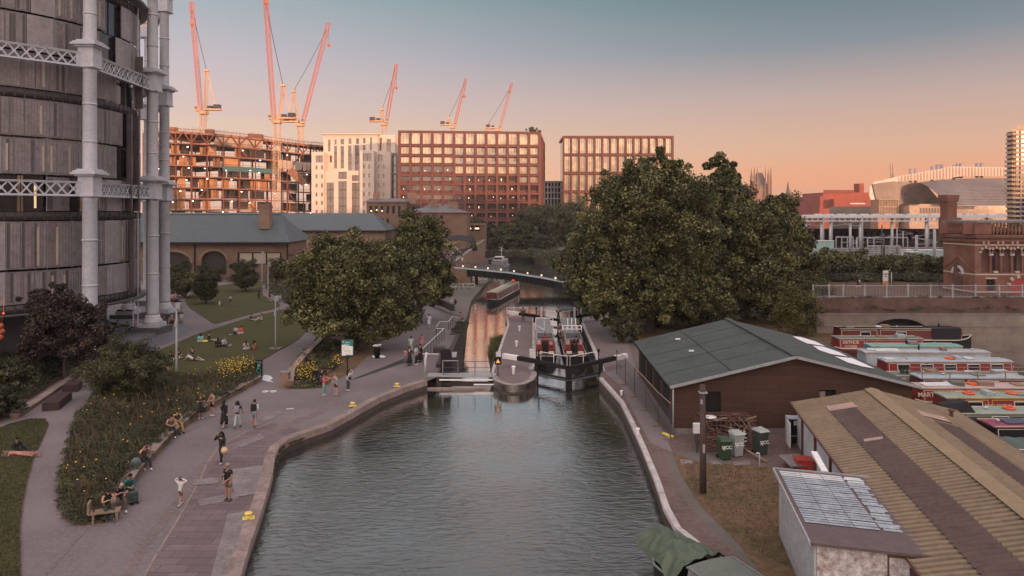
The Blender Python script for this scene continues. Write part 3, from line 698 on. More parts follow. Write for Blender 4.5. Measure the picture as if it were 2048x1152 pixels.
blades('reeds','clump of green reeds growing beside the lock island wall',[(-2.2,71),(-1.3,71),(-.9,79),(-1.9,78)],5000,2.1,'leafA',LZ,.02,.10,'reeds')
planting('bank_weeds','weeds hanging on the bank at the end of the weir channel',[(-6.6,76),(-5.4,76),(-5.2,84),(-6.6,86)],50,.7,'leafF',.16,60,.4,0)
planting('quay_weeds','weeds growing from the joints of the quay wall',inset(quayL,-.12)[5:10]+inset(quayL,.3)[5:10][::-1],60,.35,'leafF',.10,50,.22,-.25)
#  round building inside the old gas holder frame
M['screen'] = pm('perforated_screen', (.25,.22,.235), rough=.5, vs=1.2, var=.35, bst=.1, col2=(.11,.095,.105))
M['screenplain'] = pm('plain_screen', (.31,.28,.30), rough=.5, vs=.5, var=.3, bst=.05)
M['screendark'] = pm('dark_screen', (.20,.17,.18), rough=.5, vs=.8, var=.4, bst=.1)
M['band'] = pm('dark_band', (.05,.042,.045), rough=.5)
M['slit'] = pm('screen_slit', (.085,.075,.08), rough=.4)
M['curtain'] = pm('curtain', (.42,.36,.30), vs=1)
GC = (-54.6, 71.8); GR = 14.5
def gp(ang, r, z): a = R(ang); return (GC[0]+r*math.cos(a), GC[1]+r*math.sin(a), z)
gh = thing('round_apartment_building', 'round grey apartment building with perforated metal screens at the left edge', 'building', (GC[0],GC[1],0))
def arcbox(m, a0, a1, r0, r1, z0, z1, n=4):
 ps = [gp(a0+(a1-a0)*i/n, r1, 0)[:2] for i in range(n+1)] + [gp(a1-(a1-a0)*i/n, r0, 0)[:2] for i in range(n+1)]
 m.prism(ps, z0, z1)
m = MB(); m.lathe([(GR-.55,4.4),(GR-.55,36)], (GC[0],GC[1],0), 96); m.build('core_wall','darkglass',gh)
m = MB(); m.lathe([(GR-3.2,0),(GR-3.2,4.4)], (GC[0],GC[1],0), 64, cap=False); m.build('ground_floor_wall','darkmetal',gh)
for zb in (4.3, 12.6, 23.6, 34.6):
 m = MB(); m.lathe([(GR-.6,zb),(GR+.02,zb),(GR+.02,zb+.75),(GR-.6,zb+.75)], (GC[0],GC[1],0), 96, cap=False)
 for k in range(-70,36,3): m.cbox(gp(k, GR+.03, zb+.4), (.12,.08,.75), R(k+90))
 m.build('floor_band','band',gh)
m = MB(); m.lathe([(GR-3.2,4.1),(GR+.6,4.1),(GR+.7,4.28),(GR-3.2,4.28)], (GC[0],GC[1],0), 96, cap=False); m.build('soffit','darkmetal',gh)
rows = [(5.1,8.1),(8.2,12.55),(13.4,16.6),(16.7,20.0),(20.1,23.55),(24.4,27.7),(27.8,31.1),(31.2,34.55)]
rr_ = random.Random(3)
kinds = {}
for ri, (z0, z1) in enumerate(rows):
 a = -66.0
 while a < 27:
  w_ = rr_.choice([3.6,4.4,6.2,8.0,8.6]); a1 = min(a+w_, 29)
  key = (ri//(3 if ri>1 else 2) if ri>1 else 0)
  kd = kinds.setdefault((round(a/9), key if ri>1 else 'g'), rr_.random()*.97+.03)
  mid = (a+a1)/2; m = MB()
  if ri == 2 and -60 < mid < -34:               # open loggia with a lit room behind
   arcbox(m, a, a1, GR-.5, GR-.42, z0, z1, 3); m.build('window','darkglass',gh)
  elif kd < .15 and ri not in (0,):
   arcbox(m, a+.4, a1-.4, GR-.5, GR-.40, z0, z1, 3); m.build('window','darkglass',gh)
  elif kd < .86:
   arcbox(m, a+.10, a1-.10, GR-.06, GR+.06, z0+.05, z1-.05, 4)
   m.mi = 1; n_ = max(3, int((a1-a)/1.0))
   for k in range(n_):
    c0 = a+.25+(a1-a-.5)*k/n_; c1 = a+.25+(a1-a-.5)*(k+1)/n_-.16; m.mi = rr_.choice([1,1,1,1,1,0,4])
    arcbox(m, c0, c1, GR+.05, GR+.075, z0+.2, z1-.2, 2)
   if rr_.random() < .35:
    m.mi = 2; c0 = a+(a1-a)*rr_.uniform(.2,.6); arcbox(m, c0, c0+.7, GR+.07, GR+.09, z0+.3, z1-.6, 1)
   m.mi = 3; arcbox(m, a+.02, a+.12, GR-.04, GR+.10, z0, z1, 1)
   m.build('screen_panel', ['screendark','screen','curtain','greymetal','slit'], gh)
  else:
   arcbox(m, a+.10, a1-.10, GR-.06, GR+.05, z0+.04, z1-.04, 4); m.build('screen_panel','screenplain',gh)
  a = a1+.02
m = MB()
for a in range(-60,-33,9): arcbox(m, a, a+.6, GR-.4, GR+.0, 13.4, 16.6, 1); arcbox(m, a+.9, a+1.5, GR-.4, GR+.0, 13.4, 16.6, 1)
m.build('timber_fin','wood',gh)
M['lamplit'] = emitm('lit_room', (1.0,.72,.40), .55)
m = MB(); arcbox(m, -57, -55.4, GR-.42, GR-.38, 13.7, 15.6, 1); arcbox(m, -36.6,-35.9, GR-.42,GR-.38,13.7,15.9,1); m.build('lit_window','lamplit',gh)
m = MB(); m.lathe([(GR+.1,35.35),(GR+.9,35.5),(GR+.9,35.9),(GR-.5,36.1)], (GC[0],GC[1],0), 96, cap=False); m.build('roof_edge','darkmetal',gh)
m = MB(); m.lathe([(GR+1.0,36.6),(GR+1.05,36.65)], (GC[0],GC[1],0), 96, cap=False)
for k in range(-70,30,3): m.tube([gp(k,GR+1.0,35.8),gp(k,GR+1.0,37)],.03,4)
m.torus((GC[0],GC[1],37),GR+1.0,.05,96,5); m.build('roof_railing','rail',gh)
for k,(a,z0,z1) in enumerate([(6,5.0,12.5),(10,13.4,23.5),(4,13.4,23.5),(14,24.4,30)]):
 m = MB(); p0 = Vector(gp(a,GR+.05,0)); d = Vector((math.cos(R(a-38)),math.sin(R(a-38)),0))
 p1 = p0+d*1.1; m.beam(p0+Vector((0,0,(z0+z1)/2)), p1+Vector((0,0,(z0+z1)/2)), .06, z1-z0); m.build('shutter','screendark',gh)
gf = thing('gas_holder_frame', 'pale painted iron gas holder frame of tall columns and lattice girders round the apartments', 'iron frame', (GC[0],GC[1],0))
TI = (16.1, 28.0, 39.8)
COLS = [(-50.6-0,54.6-0), (-39.2,65.0), (-39.85,77.6), (-47.9,87.4)]
def column(x, y, ztop=41):
 m = MB(); m.mi = 1; m.cbox((x,y,.35),(3.0,3.0,.7)); m.mi = 0
 m.cbox((x,y,.9),(2.1,2.1,.4)); m.lathe([(1.0,1.1),(1.02,1.3),(.85,1.55),(.80,1.75),(.72,2.0)], (x,y,0), 20)
 zs = [2.0]+[t for t in TI if t < ztop]
 for i, zz in enumerate(zs):
  zt = (zs[i+1] if i+1 < len(zs) else ztop) - 1.35
  r0 = .66-.05*i
  m.lathe([(r0+.06,zz+(.9 if i else 0)),(r0,zz+(1.25 if i else .3)),(r0*.93,zt-.35),(r0*.93+.07,zt-.25),(r0*.9,zt-.1),(r0+.12,zt+.02),(r0+.14,zt+.14)], (x,y,0), 20)
  q = .2 if (zz+zt)/2 else 0
  for fz in (.35,.68): m.lathe([(r0+.03,zz+(zt-zz)*fz),(r0+.03,zz+(zt-zz)*fz+.14)], (x,y,0), 20)
  if i+1 < len(zs):
   T = zs[i+1]; m.cbox((x,y,T-.55),(1.42,1.42,1.3)); m.cbox((x,y,T+.35),(1.4,1.4,.5)); m.cbox((x,y,T+.62),(1.8,1.8,.16)); m.cbox((x,y,T+.80),(2.3,2.3,.20)); m.cbox((x,y,T+.98),(2.0,2.0,.16)); m.cbox((x,y,T+1.14),(1.6,1.6,.16)); m.cbox((x,y,T-1.25),(1.6,1.6,.14))
 m.build('column',['ironpale','plinth'],gf)
for x, y in COLS: column(x, y)
column(-43.8, 88.2); column(-52.5, 101)
def girder(a, b, z, h=1.15, dp=.35):
 a = Vector((a[0],a[1],z)); b = Vector((b[0],b[1],z)); m = MB(); L_ = (b-a).length; n = max(4, int(L_/1.0)); m_ = .9
 d = (b-a).normalized(); a2 = a+d*m_; b2 = b-d*m_
 for zz in (-h/2, h/2): m.beam(a2+Vector((0,0,zz)), b2+Vector((0,0,zz)), dp, .12)
 for zz in (-h/2-.09, h/2+.09): m.beam(a2+Vector((0,0,zz)), b2+Vector((0,0,zz)), dp+.14, .05)
 nrm = Vector((-d.y,d.x,0))
 for sgn in (-.12,.12):
  for i in range(n):
   p = a2.lerp(b2,i/n)+nrm*sgn; q = a2.lerp(b2,(i+1)/n)+nrm*sgn; u = Vector((0,0,h/2))
   m.beam(p-u,q+u,.05,.10); m.beam(p+u,q-u,.05,.10); c = (p+q)/2
   m.cbox(tuple(c),(.20,.06,.26),math.atan2(d.y,d.x))
 for e in (a2,b2): m.cbox(tuple(e),(.5,.42,h),math.atan2(d.y,d.x))
 m.build('lattice_girder','ironpale',gf)
c0 = (-48.0,56.0); COLS[0] = c0
for z in TI:
 zz = z-.62
 girder(c0, COLS[1], zz); girder(COLS[1], COLS[2], zz); girder(COLS[2], COLS[3], zz); girder((-43.8,88.2),(-52.5,101),zz); girder((-52.5,101),(-64,104),zz); girder(COLS[3],(-57,91),zz)
m = MB(); xl, yl = -40.6, 75.5      # guide rail ladder beside the second column
for dx in (-.25,.25): m.tube([(xl+dx,yl,1.0),(xl+dx,yl,41)],.06,5)
for k in range(46): m.tube([(xl-.25,yl,1.5+k*.87),(xl+.25,yl,1.5+k*.87)],.035,4)
m.build('ladder','ironpale',gf)
m = MB(); m.lathe([(GR+2.0,0),(GR+2.0,.25),(GR-1,.25)], (GC[0],GC[1],0), 96, cap=False); struct(m.build('terrace_base','plinth',local=False))
sheet('terrace_paving', [gp(a,GR+5.0,0)[:2] for a in range(-100,40,6)] + [gp(40,GR-3,0)[:2],gp(-100,GR-3,0)[:2]], 'plinth', .02)
#  slate roofed coal sheds
M['slate'] = brickm('slate', (.105,.125,.135), (.085,.105,.115), (.06,.07,.08), .5, .3, .02, .3, flat=True, rough=.6, bst=.3)
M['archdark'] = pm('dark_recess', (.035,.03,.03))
def arch_poly(x0, x1, z0, zs, rise, n=10):
 c = (x0+x1)/2; h = (x1-x0)/2
 return [(x0,z0),(x1,z0),(x1,zs)] + [(c+h*math.cos(math.pi*i/n), zs+rise*math.sin(math.pi*i/n)) for i in range(1,n)] + [(x0,zs)]
def wall_with(m, x0, x1, y, z0, z1, holes, depth=.6, mi_w=0, mi_h=1):
 """front wall facing -y built round rectangular/arched openings; recess panel behind"""
 holes = sorted(holes, key=lambda h: h[0]); xs = x0
 for (a,b,c,d,rise) in holes:
  m.mi = mi_w
  if a > xs: m.box(xs,a,y,y+depth,z0,z1)
  if c > z0: m.box(a,b,y,y+depth,z0,c)
  if rise > 0:
   n = 10; top = z1; cx = (a+b)/2; h = (b-a)/2
   for i in range(n):
    u0 = math.pi*(1-i/n); u1 = math.pi*(1-(i+1)/n)
    xa, za = cx+h*math.cos(u0), d+rise*math.sin(u0); xb, zb = cx+h*math.cos(u1), d+rise*math.sin(u1)
    m._a([(xa,y,za),(xb,y,zb),(xb,y,top),(xa,y,top),(xa,y+depth,za),(xb,y+depth,zb),(xb,y+depth,top),(xa,y+depth,top)],
     [(0,1,2,3),(0,4,5,1),(7,6,5,4)])
  else: m.box(a,b,y,y+depth,d,z1)
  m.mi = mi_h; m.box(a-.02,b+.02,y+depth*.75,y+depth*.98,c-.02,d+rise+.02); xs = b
 m.mi = mi_w
 if x1 > xs: m.box(xs,x1,y,y+depth,z0,z1)
t = thing('coal_shed', 'long brown brick shed with dark arches and a grey slate roof behind the lawn', 'building', (-70,138,0))
m = MB(); xs0, xs1 = -110, V(577,0,138)[0]
hol = [(xs0+2+9.6*k, xs0+2+9.6*k+6, .5, 3.0, 2.3) for k in range(2)]
def X(px, Y): return (px-CX)*Y/F
def Zp(py, Y): return HC-(py-HY)*Y/F
hol = [(X(313,138),X(381,138),.6,Zp(525,138),2.1),(X(403,138),X(453,138),1.0,Zp(521,138),1.9),(X(475,138),X(563,138),Zp(529,138),Zp(505,138),0)]
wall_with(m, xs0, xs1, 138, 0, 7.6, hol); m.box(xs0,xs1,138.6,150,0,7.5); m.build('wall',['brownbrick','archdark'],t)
m = MB()
for h in hol[:2]:
 cx = (h[0]+h[1])/2; hh = (h[1]-h[0])/2+.25
 for i in range(12):
  u0 = math.pi*i/12; u1 = math.pi*(i+1)/12
  m.beam((cx+hh*math.cos(u0),137.95,h[3]+(h[4]+.25)*math.sin(u0)),(cx+hh*math.cos(u1),137.95,h[3]+(h[4]+.25)*math.sin(u1)),.3,.5)
parts(m,'arch_stone','stockbrick',t)
m = MB(); m.box(hol[2][0]+.3,hol[2][1]-.3,138.2,138.3,hol[2][2]+.15,hol[2][3]-.15)
m.mi = 1
for f in (0,.33,.66,1): xx = hol[2][0]+.2+(hol[2][1]-hol[2][0]-.4)*f; m.box(xx-.12,xx+.12,138.05,138.2,hol[2][2],hol[2][3])
m.build('long_window',['curtain','black'],t)
m = MB(); m.box(X(390,138)-.12,X(390,138)+.12,137.8,138,0,7.4); m.box(xs1-.3,xs1-.05,137.8,138,0,7.4); m.build('drainpipe','black',t)
def hiproof(m, x0, x1, y0, y1, ze, zr, hip_l, hip_r, th=.25):
 ym = (y0+y1)/2
 a = [(x0,y0,ze),(x1,y0,ze),(x1,y1,ze),(x0,y1,ze),(x0+hip_l,ym,zr),(x1-hip_r,ym,zr)]
 m._a(a, [(0,1,5,4),(2,3,4,5),(3,0,4),(1,2,5),(0,3,2,1)])
m = MB(); hiproof(m, xs0-1, xs1+.5, 137.2, 152, 7.5, 13.1, 0, 4.2); m.build('roof','slate',t)
m = MB(); m.box(xs0-1,xs1+.6,136.9,137.3,7.1,7.5); m.build('gutter','black',t)
m = MB(); m.box(xs0-1,xs1-3.6,144.3,144.9,13.05,13.25); m.build('ridge_cap','greymetal',t)
def chimney(m, x, y, z0, z1, wx, wy, mi=0):
 m.mi = mi; m.box(x-wx/2,x+wx/2,y-wy/2,y+wy/2,z0,z1); m.box(x-wx/2-.12,x+wx/2+.12,y-wy/2-.12,y+wy/2+.12,z1-.5,z1-.25); m.box(x-wx/2-.06,x+wx/2+.06,y-wy/2-.06,y+wy/2+.06,z1,z1+.12)
m = MB(); chimney(m, X(531,141), 141, 10, Zp(410,141), 2.1, 1.8); m.build('chimney','stockbrick',t)
t = thing('coal_shed', 'second slate roofed shed, further back between the round tree and the pale tower', 'building', (-50,212,0))
x0, x1 = X(520,212), X(770,212)
m = MB(); wall_with(m, x0, x1, 212, 0, 8.0, [(x0+8+k*11,x0+14+k*11,2,4.2,1.6) for k in range(2)]); m.box(x0,x1,212.6,230,0,7.9); m.build('wall',['stockbrick','archdark'],t)
m = MB(); hiproof(m, x0-1, x1+.6, 211, 231, 7.9, 13.1, 0, 6.2); m.build('roof','slate',t)
m = MB(); m.box(x0-1,x1+.6,210.7,211.1,7.5,7.9); m.build('gutter','black',t)
#  building under construction
M['rustframe'] = pm('red_oxide_steel', (.22,.07,.04), vs=.1, var=.5, col2=(.13,.05,.03))
M['slabedge'] = pm('slab_edge', (.34,.17,.10), vs=.15, var=.5, col2=(.15,.07,.05))
M['ply'] = pm('plywood', (.50,.25,.11), vs=.2, var=.5, col2=(.4,.22,.12))
M['tealnet'] = pm('teal_netting', (.06,.14,.15), vs=.3)
M['panelgrey'] = pm('grey_cladding', (.50,.40,.33), vs=.1, var=.3)
M['sitelight'] = emitm('site_lamp', (1,.93,.82), 5.0)
t = thing('steel_framed_building_site', 'broad unfinished building of rust red steel floors and trusses under the cranes', 'building site', (-130,325,0))
def fr(px): return 300 + (px-300)/340*48           # depth of the curved front along photo columns
cols_px = list(range(286, 660, 16))
def ztop(px): return Zp(np.interp(px,[250,330,345,420,520,600,660],[268,262,262,266,276,287,292]), fr(px))
nF = 10
front = [(X(p,fr(p)), fr(p), ztop(p)) for p in cols_px]
def lvl(i, k): return front[i][2]*(k/nF)
for k in range(1, nF+1):
 m = MB()
 for i in range(len(front)-1):
  a, b = front[i], front[i+1]; za, zb = lvl(i,k), lvl(i+1,k); th = .55 if k < nF else 1.0
  v = [(a[0],a[1],za-th),(b[0],b[1],zb-th),(b[0],b[1],zb),(a[0],a[1],za),(a[0]+6,a[1]+38,za-th),(b[0]+6,b[1]+38,zb-th),(b[0]+6,b[1]+38,zb),(a[0]+6,a[1]+38,za)]
  m._a(v, [(0,1,2,3),(3,2,6,7),(5,4,7,6),(1,0,4,5)])
  m.mi = 1; m.beam((a[0],a[1]-.1,za+1.1),(b[0],b[1]-.1,zb+1.1),.10,.12); 
  for q in range(4):
   f = q/4; m.beam((a[0]+(b[0]-a[0])*f,a[1]+(b[1]-a[1])*f-.1,za+(zb-za)*f),(a[0]+(b[0]-a[0])*f,a[1]+(b[1]-a[1])*f-.1,za+(zb-za)*f+1.15),.09,.09)
  m.mi = 0
 m.build('floor_slab',['slabedge','rustframe'],t)
m = MB()
for i, a in enumerate(front):
 if i%2: continue
 for dy in (.4, 12, 26): m.beam((a[0]+dy*.15,a[1]+dy,0),(a[0]+dy*.15,a[1]+dy,a[2]),.65 if i%3==0 else .4)
m.build('steel_column','rustframe',t)
m = MB(); bri = random.Random(5)
for k in range(nF):
 for i in range(len(front)-1):
  a, b = front[i], front[i+1]; u = bri.random()
  if k == nF-1 or u < .05: 
   if (i+k)%2: m.beam((a[0],a[1]-.05,lvl(i,k)),(b[0],b[1]-.05,lvl(i+1,k+1)),.55,.5)
   else: m.beam((a[0],a[1]-.05,lvl(i,k+1)),(b[0],b[1]-.05,lvl(i+1,k)),.55,.5)
parts(m,'diagonal_brace','rustframe',t)
m = MB(); m2 = MB(); m3 = MB(); ml = MB(); mp = MB()
for k in range(nF-1):
 for i in range(len(front)-1):
  a, b = front[i], front[i+1]; u = bri.random(); dy = bri.uniform(1,9)
  q = [(a[0],a[1]+dy,lvl(i,k)+.2),(b[0],b[1]+dy,lvl(i+1,k)+.2),(b[0],b[1]+dy,lvl(i+1,k+1)-1.0),(a[0],a[1]+dy,lvl(i,k+1)-1.0)]
  if k >= 3 and u < (.48 if i < 9 else .14): m._a(q+[(x,y+.1,z) for x,y,z in q],[(0,1,2,3),(7,6,5,4)])
  elif u < .72: mp._a(q+[(x,y+.1,z) for x,y,z in q],[(0,1,2,3),(7,6,5,4)])  # near-black sheets stand in for the shade inside the floors
  if bri.random() < .22:
   f = bri.random(); ml.cbox((a[0]+(b[0]-a[0])*f, a[1]+(b[1]-a[1])*f-.4, lvl(i,k+1)-.9-bri.random()),(.55,.3,.28))
  if bri.random() < .3: m3.beam((a[0]+2,a[1]-.4,lvl(i,k)),(a[0]+2,a[1]-.4,lvl(i,k+1)),.18)
parts(m,'plywood_hoarding','ply',t); ml.build('site_lamp','sitelight',t); parts(mp,'painted_dark_interior','archdark',t); m3.build('scaffold_pole','rustframe',t)
m = MB()                                           # pale panels in the top truss
for i in range(9,15):
 a, b = front[i], front[i+1]; z0 = lambda j: front[j][2]-1.3; z1 = lambda j: front[j][2]-1.2-4.4
 m._a([(a[0]-1,a[1]+.6,z1(i)),(b[0]-1,b[1]+.6,z1(i+1)),(b[0],b[1]+.6,z0(i+1)),(a[0],a[1]+.6,z0(i))],[(0,1,2,3)])
for i in range(17,22):
 a, b = front[i], front[i+1]; zc = lvl(i,8)
 m._a([(a[0],a[1]-.3,zc-4),(b[0]-.6,b[1]-.3,zc-4),(b[0],b[1]-.3,zc+.3),(a[0],a[1]-.3,zc+.3)],[(0,1,2,3)])
parts(m,'cladding_panel','panelgrey',t)
m = MB()
for i in range(10,17):
 a, b = front[i], front[i+1]; zc = lvl(i,7)
 m._a([(a[0],a[1]-.5,zc-1.9),(b[0],b[1]-.5,zc-2.2),(b[0],b[1]-.5,zc+.2),(a[0],a[1]-.5,zc+.4)],[(0,1,2,3)])
m.build('debris_netting','tealnet',t)
m = MB(); m.beam((X(580,335),334,Zp(340,334)),(X(614,340),336,Zp(366,336)),.5,3.6); m.build('sloping_stair','slabedge',t)
m = MB()
for i in range(len(front)-1):
 a, b = front[i], front[i+1]
 for q in range(4):
  f = q/4; z = a[2]+(b[2]-a[2])*f; m.beam((a[0]+(b[0]-a[0])*f,a[1]+1,z),(a[0]+(b[0]-a[0])*f,a[1]+1,z+bri.uniform(1.2,2.4)),.1)
 m.beam((a[0],a[1]+1,a[2]+1.3),(b[0],b[1]+1,b[2]+1.3),.1)
for px in (330,345,420,505,512,518): m.cbox((X(px,fr(px)+6),fr(px)+6,ztop(px)+1.2),(bri.uniform(2,4),3,2.2))
m.build('rooftop_edge_protection','slabedge',t)
#  tower cranes
M['craneW'] = pm('cream_crane_paint', (.64,.42,.27), vs=.2, var=.2)
M['craneR'] = pm('red_crane_paint', (.56,.15,.08), vs=.2, var=.2)
def lattice(m, a, b, w_, n, t0=.16, t1=.09, up=Vector((0,1,0))):
 a = Vector(a); b = Vector(b); d = (b-a).normalized(); u = d.cross(up).normalized(); v = d.cross(u).normalized()
 cs = [(u*sx+v*sy)*(w_/2) for sx, sy in ((-1,-1),(1,-1),(1,1),(-1,1))]
 for c in cs: m.beam(a+c, b+c, t0)
 for i in range(n):
  p = a.lerp(b,i/n); q = a.lerp(b,(i+1)/n)
  for k in range(4):
   c, e = cs[k], cs[(k+1)%4]
   m.beam(p+c, (q+e) if i%2 else (q+e), t1); m.beam(p+e, q+c, t1) if k%2==0 else None; m.beam(q+c, q+e, t1)
def crane(label, Y, base, slew, tip, apex, hook, scale=1., cab=-1):
 """photo points of mast foot, slewing ring, jib tip, A-frame top, hook"""
 b = V(*base,Y); s = V(*slew,Y); tp = V(*tip,Y-4); ax = V(*apex,Y); hk = V(*hook,Y-4) if hook else None
 t = thing('tower_crane', label, 'crane', (b[0],b[1],b[2]), group='luffing tower cranes over the building sites')
 k = Y/330*scale; m = MB(); lattice(m, (b[0],Y,b[2]), (s[0],Y,s[2]), 2.3*k, max(3,int((s[2]-b[2])/(2.4*k))), .22*k, .10*k); m.build('mast','craneW',t)
 m = MB(); m.cbox((s[0],Y,s[2]+.6*k),(3.6*k,3.4*k,1.4*k)); dx = -1 if tp[0] > s[0] else 1
 m.cbox((s[0]+dx*4.2*k,Y,s[2]+2.0*k),(7.5*k,2.6*k,.7*k)); m.mi = 1; m.cbox((s[0]+dx*6.2*k,Y,s[2]+3.2*k),(2.6*k,2.6*k,1.9*k)); m.cbox((s[0]+dx*3.0*k,Y,s[2]+3.0*k),(1.8*k,2.2*k,1.2*k)); m.build('slewing_platform',['craneW','darkmetal'],t)
 m = MB(); m.cbox((s[0]-dx*1.9*k,Y-2.0*k,s[2]+2.2*k),(1.8*k,1.8*k,2.2*k)); m.mi=1; m.cbox((s[0]-dx*2.0*k,Y-2.95*k,s[2]+2.5*k),(1.4*k,.1,1.2*k)); m.build('cab',['craneW','darkglass'],t)
 m = MB(); lattice(m, (s[0]-dx*1.3*k,Y,s[2]+1.4*k), tp, 1.5*k, 22, .15*k, .07*k, Vector((0,1,0.01))); m.build('jib','craneR',t)
 m = MB(); w_ = 1.6*k
 lattice(m, (s[0]+dx*1.0*k,Y,s[2]+1.8*k), (ax[0],Y,ax[2]), 1.2*k, 8, .16*k, .09*k)
 for sg in (-1,1): m.beam((s[0]+dx*5.5*k,Y+sg*w_*.6,s[2]+2*k),(ax[0]+dx*.4*k,Y+sg*.5*k,ax[2]),.2*k)
 m.cbox((ax[0],Y,ax[2]+.2*k),(2.0*k,1.8*k,.8*k)); m.build('a_frame','craneW',t)
 m = MB(); f = .93; j = Vector(V(*slew,Y)).lerp(Vector(tp),f); m.tube([(ax[0],Y,ax[2]+.4*k), Vector((ax[0],Y,ax[2])).lerp(j,.5)+Vector((0,0,-.4*k)), j],.11*k,4); m.build('pendant_rope','black',t)
 if hk:
  m = MB(); m.tube([tp, hk],.05*k,4); m.mi = 1; m.lathe([(.2*k,-1.3*k),(.75*k,-.7*k),(.8*k,0),(.3*k,.7*k)], hk, 8); m.build('hook_block',['black','craneR'],t)
 return t
crane('tallest-left crane with its jib pointing almost straight up over the round-topped site', 330, (404,262), (407,228), (383,4), (413,142), (384,46), 1.05)
crane('crane with a pale mast before the building site, its jib cut by the top edge', 262, (553,424), (554,246), (531,-6), (566,172), (532,4), 1.12)
crane('crane with jib leaning right and a hanging red hook, beside the pale-masted one', 345, (602,288), (600,252), (657,46), (587,184), (658,88), 1.0)
crane('crane rising behind the pale stone tower, jib leaning right', 420, (768,268), (768,250), (793,128), (764,220), (793,174), .88)
crane('fourth crane from the left, smaller, rising behind the left half of the red grid building', 470, (905,268), (905,256), (932,157), (897,238), (929,192), .75)
crane('rightmost and faintest crane, rising behind the middle of the red grid building', 520, (996,270), (995,262), (1024,166), (970,260), (1020,182), .72)
#  pale stone tower
M['palestone'] = pm('pale_stone', (.68,.555,.485), rough=.8, vs=.2, var=.12, bst=.1)
M['bronzeglass'] = glassm('bronze_glass', (.075,.05,.04), .10, .25, var=.6, vs=.12)
M['roofzinc'] = pm('zinc', (.2,.2,.22), rough=.5)
t = thing('pale_stone_tower', 'pale stone office tower with square windows catching sunset light beside the red building', 'building', (-65,330,0))
def S(px, py, Y): return (X(px,Y), Zp(py,Y))
def facade(t, x0, x1, y, z0, z1, wins, depth, mat, glass='bronzeglass', wall_d=.9, pname='window', ang=0., dlist=None):
 """flat facade cut by windows (x0,x1,z0,z1): wall made of strips so openings are real"""
 xs = sorted(set([x0,x1]+[v for w_ in wins for v in (w_[0],w_[1])])); zs = sorted(set([z0,z1]+[v for w_ in wins for v in (w_[2],w_[3])]))
 m = MB()
 for i in range(len(xs)-1):
  run = None
  for k in range(len(zs)-1):
   cxm = (xs[i]+xs[i+1])/2; czm = (zs[k]+zs[k+1])/2
   hole = any(w_[0]<cxm<w_[1] and w_[2]<czm<w_[3] for w_ in wins)
   if not hole:
    if run is None: run = zs[k]
   if hole or k == len(zs)-2:
    if run is not None:
     m.box(xs[i],xs[i+1],y,y+wall_d,run,zs[k+1] if not hole else zs[k]); run = None
 m.box(x0,x1,y+wall_d+.3,y+depth,z0,z1-.05)
 m.box(x0,x1,y+wall_d,y+wall_d+.3,z1-.6,z1)
 m.box(x0,x0+.5,y+wall_d,y+wall_d+.3,z0,z1-.6); m.box(x1-.5,x1,y+wall_d,y+wall_d+.3,z0,z1-.6)
 m.build('wall',mat,t)
 for w_ in wins:
  g_ = MB(); g_.box(w_[0],w_[1],y+wall_d*.6,y+wall_d*.8,w_[2],w_[3]); n = max(1, round((w_[1]-w_[0])/1.6)); g_.mi = 1
  for q in range(1,n): xx = w_[0]+(w_[1]-w_[0])*q/n; g_.box(xx-.07,xx+.07,y+wall_d*.5,y+wall_d*.6,w_[2],w_[3])
  if w_[3]-w_[2] > 5:
   for zz in np.arange(w_[2]+3.6,w_[3]-1,3.8): g_.box(w_[0],w_[1],y+wall_d*.45,y+wall_d*.5,zz-.15,zz+.15)
  g_.build(pname,[glass,'darkmetal'],t)
Yt = 330
def W(l, Y): return [(X(a,Y),X(b,Y),Zp(d,Y),Zp(c,Y)) for a,b,c,d in l]
zg = 0
tall = [(656,661,279,303),(669,673,279,289),(681,688,278,289),(697,703,277,288),(712,718,277,288),(726,731,276,287),(740,744,275,300),(668,674,292,337),(681,688,292,337),(696,703,291,341),(710,718,290,341),(726,731,290,300),(659,664,311,325)]
facade(t, X(647,Yt), X(755,Yt), Yt, 0, Zp(269,Yt), W(tall,Yt), 24, 'palestone')
m = MB(); m.box(X(644,Yt),X(758,Yt),Yt-1.2,Yt+26,Zp(269,Yt),Zp(267.5,Yt)); m.build('roof_edge','palestone',t)
Yf = 322
lowL = [(631,646,311,325)] + [(631+dx,635+dx,z,z+8) for z in (331,349,367,385,402,420) for dx in (0,11)]
facade(t, X(623,Yf), X(648,Yf), Yf, 0, Zp(304,Yf), W(lowL,Yf), 20, 'palestone')
mid = [(651,666,365,428),(675,692,343,358),(675,692,362,428),(702,717,350,362),(702,717,365,428)]
facade(t, X(648.2,Yf), X(720,Yf), Yf+1.5, 0, Zp(341,Yf), W(mid,Yf), 8, 'palestone')
lowR = [(726,743,307,322)] + [(726+dx,730+dx,z,z+8) for z in (329,347,366,384,403,420) for dx in (0,11)]
facade(t, X(720.2,Yf), X(748,Yf), Yf, 0, Zp(301,Yf), W(lowR,Yf), 20, 'palestone')
Yr = 327
flk = [(756,765,309,323)] + [(756+dx,760+dx,z,z+8) for z in (330,348,366,385) for dx in (0,10)]
facade(t, X(748.2,Yr), X(781,Yr), Yr, 0, Zp(303,Yr), W(flk[:9],Yr), 30, 'palestone')
back = [(759,764,276,301),(773,782,278,303)]
facade(t, X(755.2,334), X(790,334), 334, 0, Zp(270,334), W(back,334), 30, 'palestone')
facade(t, X(781.2,331), X(797,331), 331, 0, Zp(306,331), W([(783,792,312,347),(783,792,350,425)],331), 30, 'roofzinc')
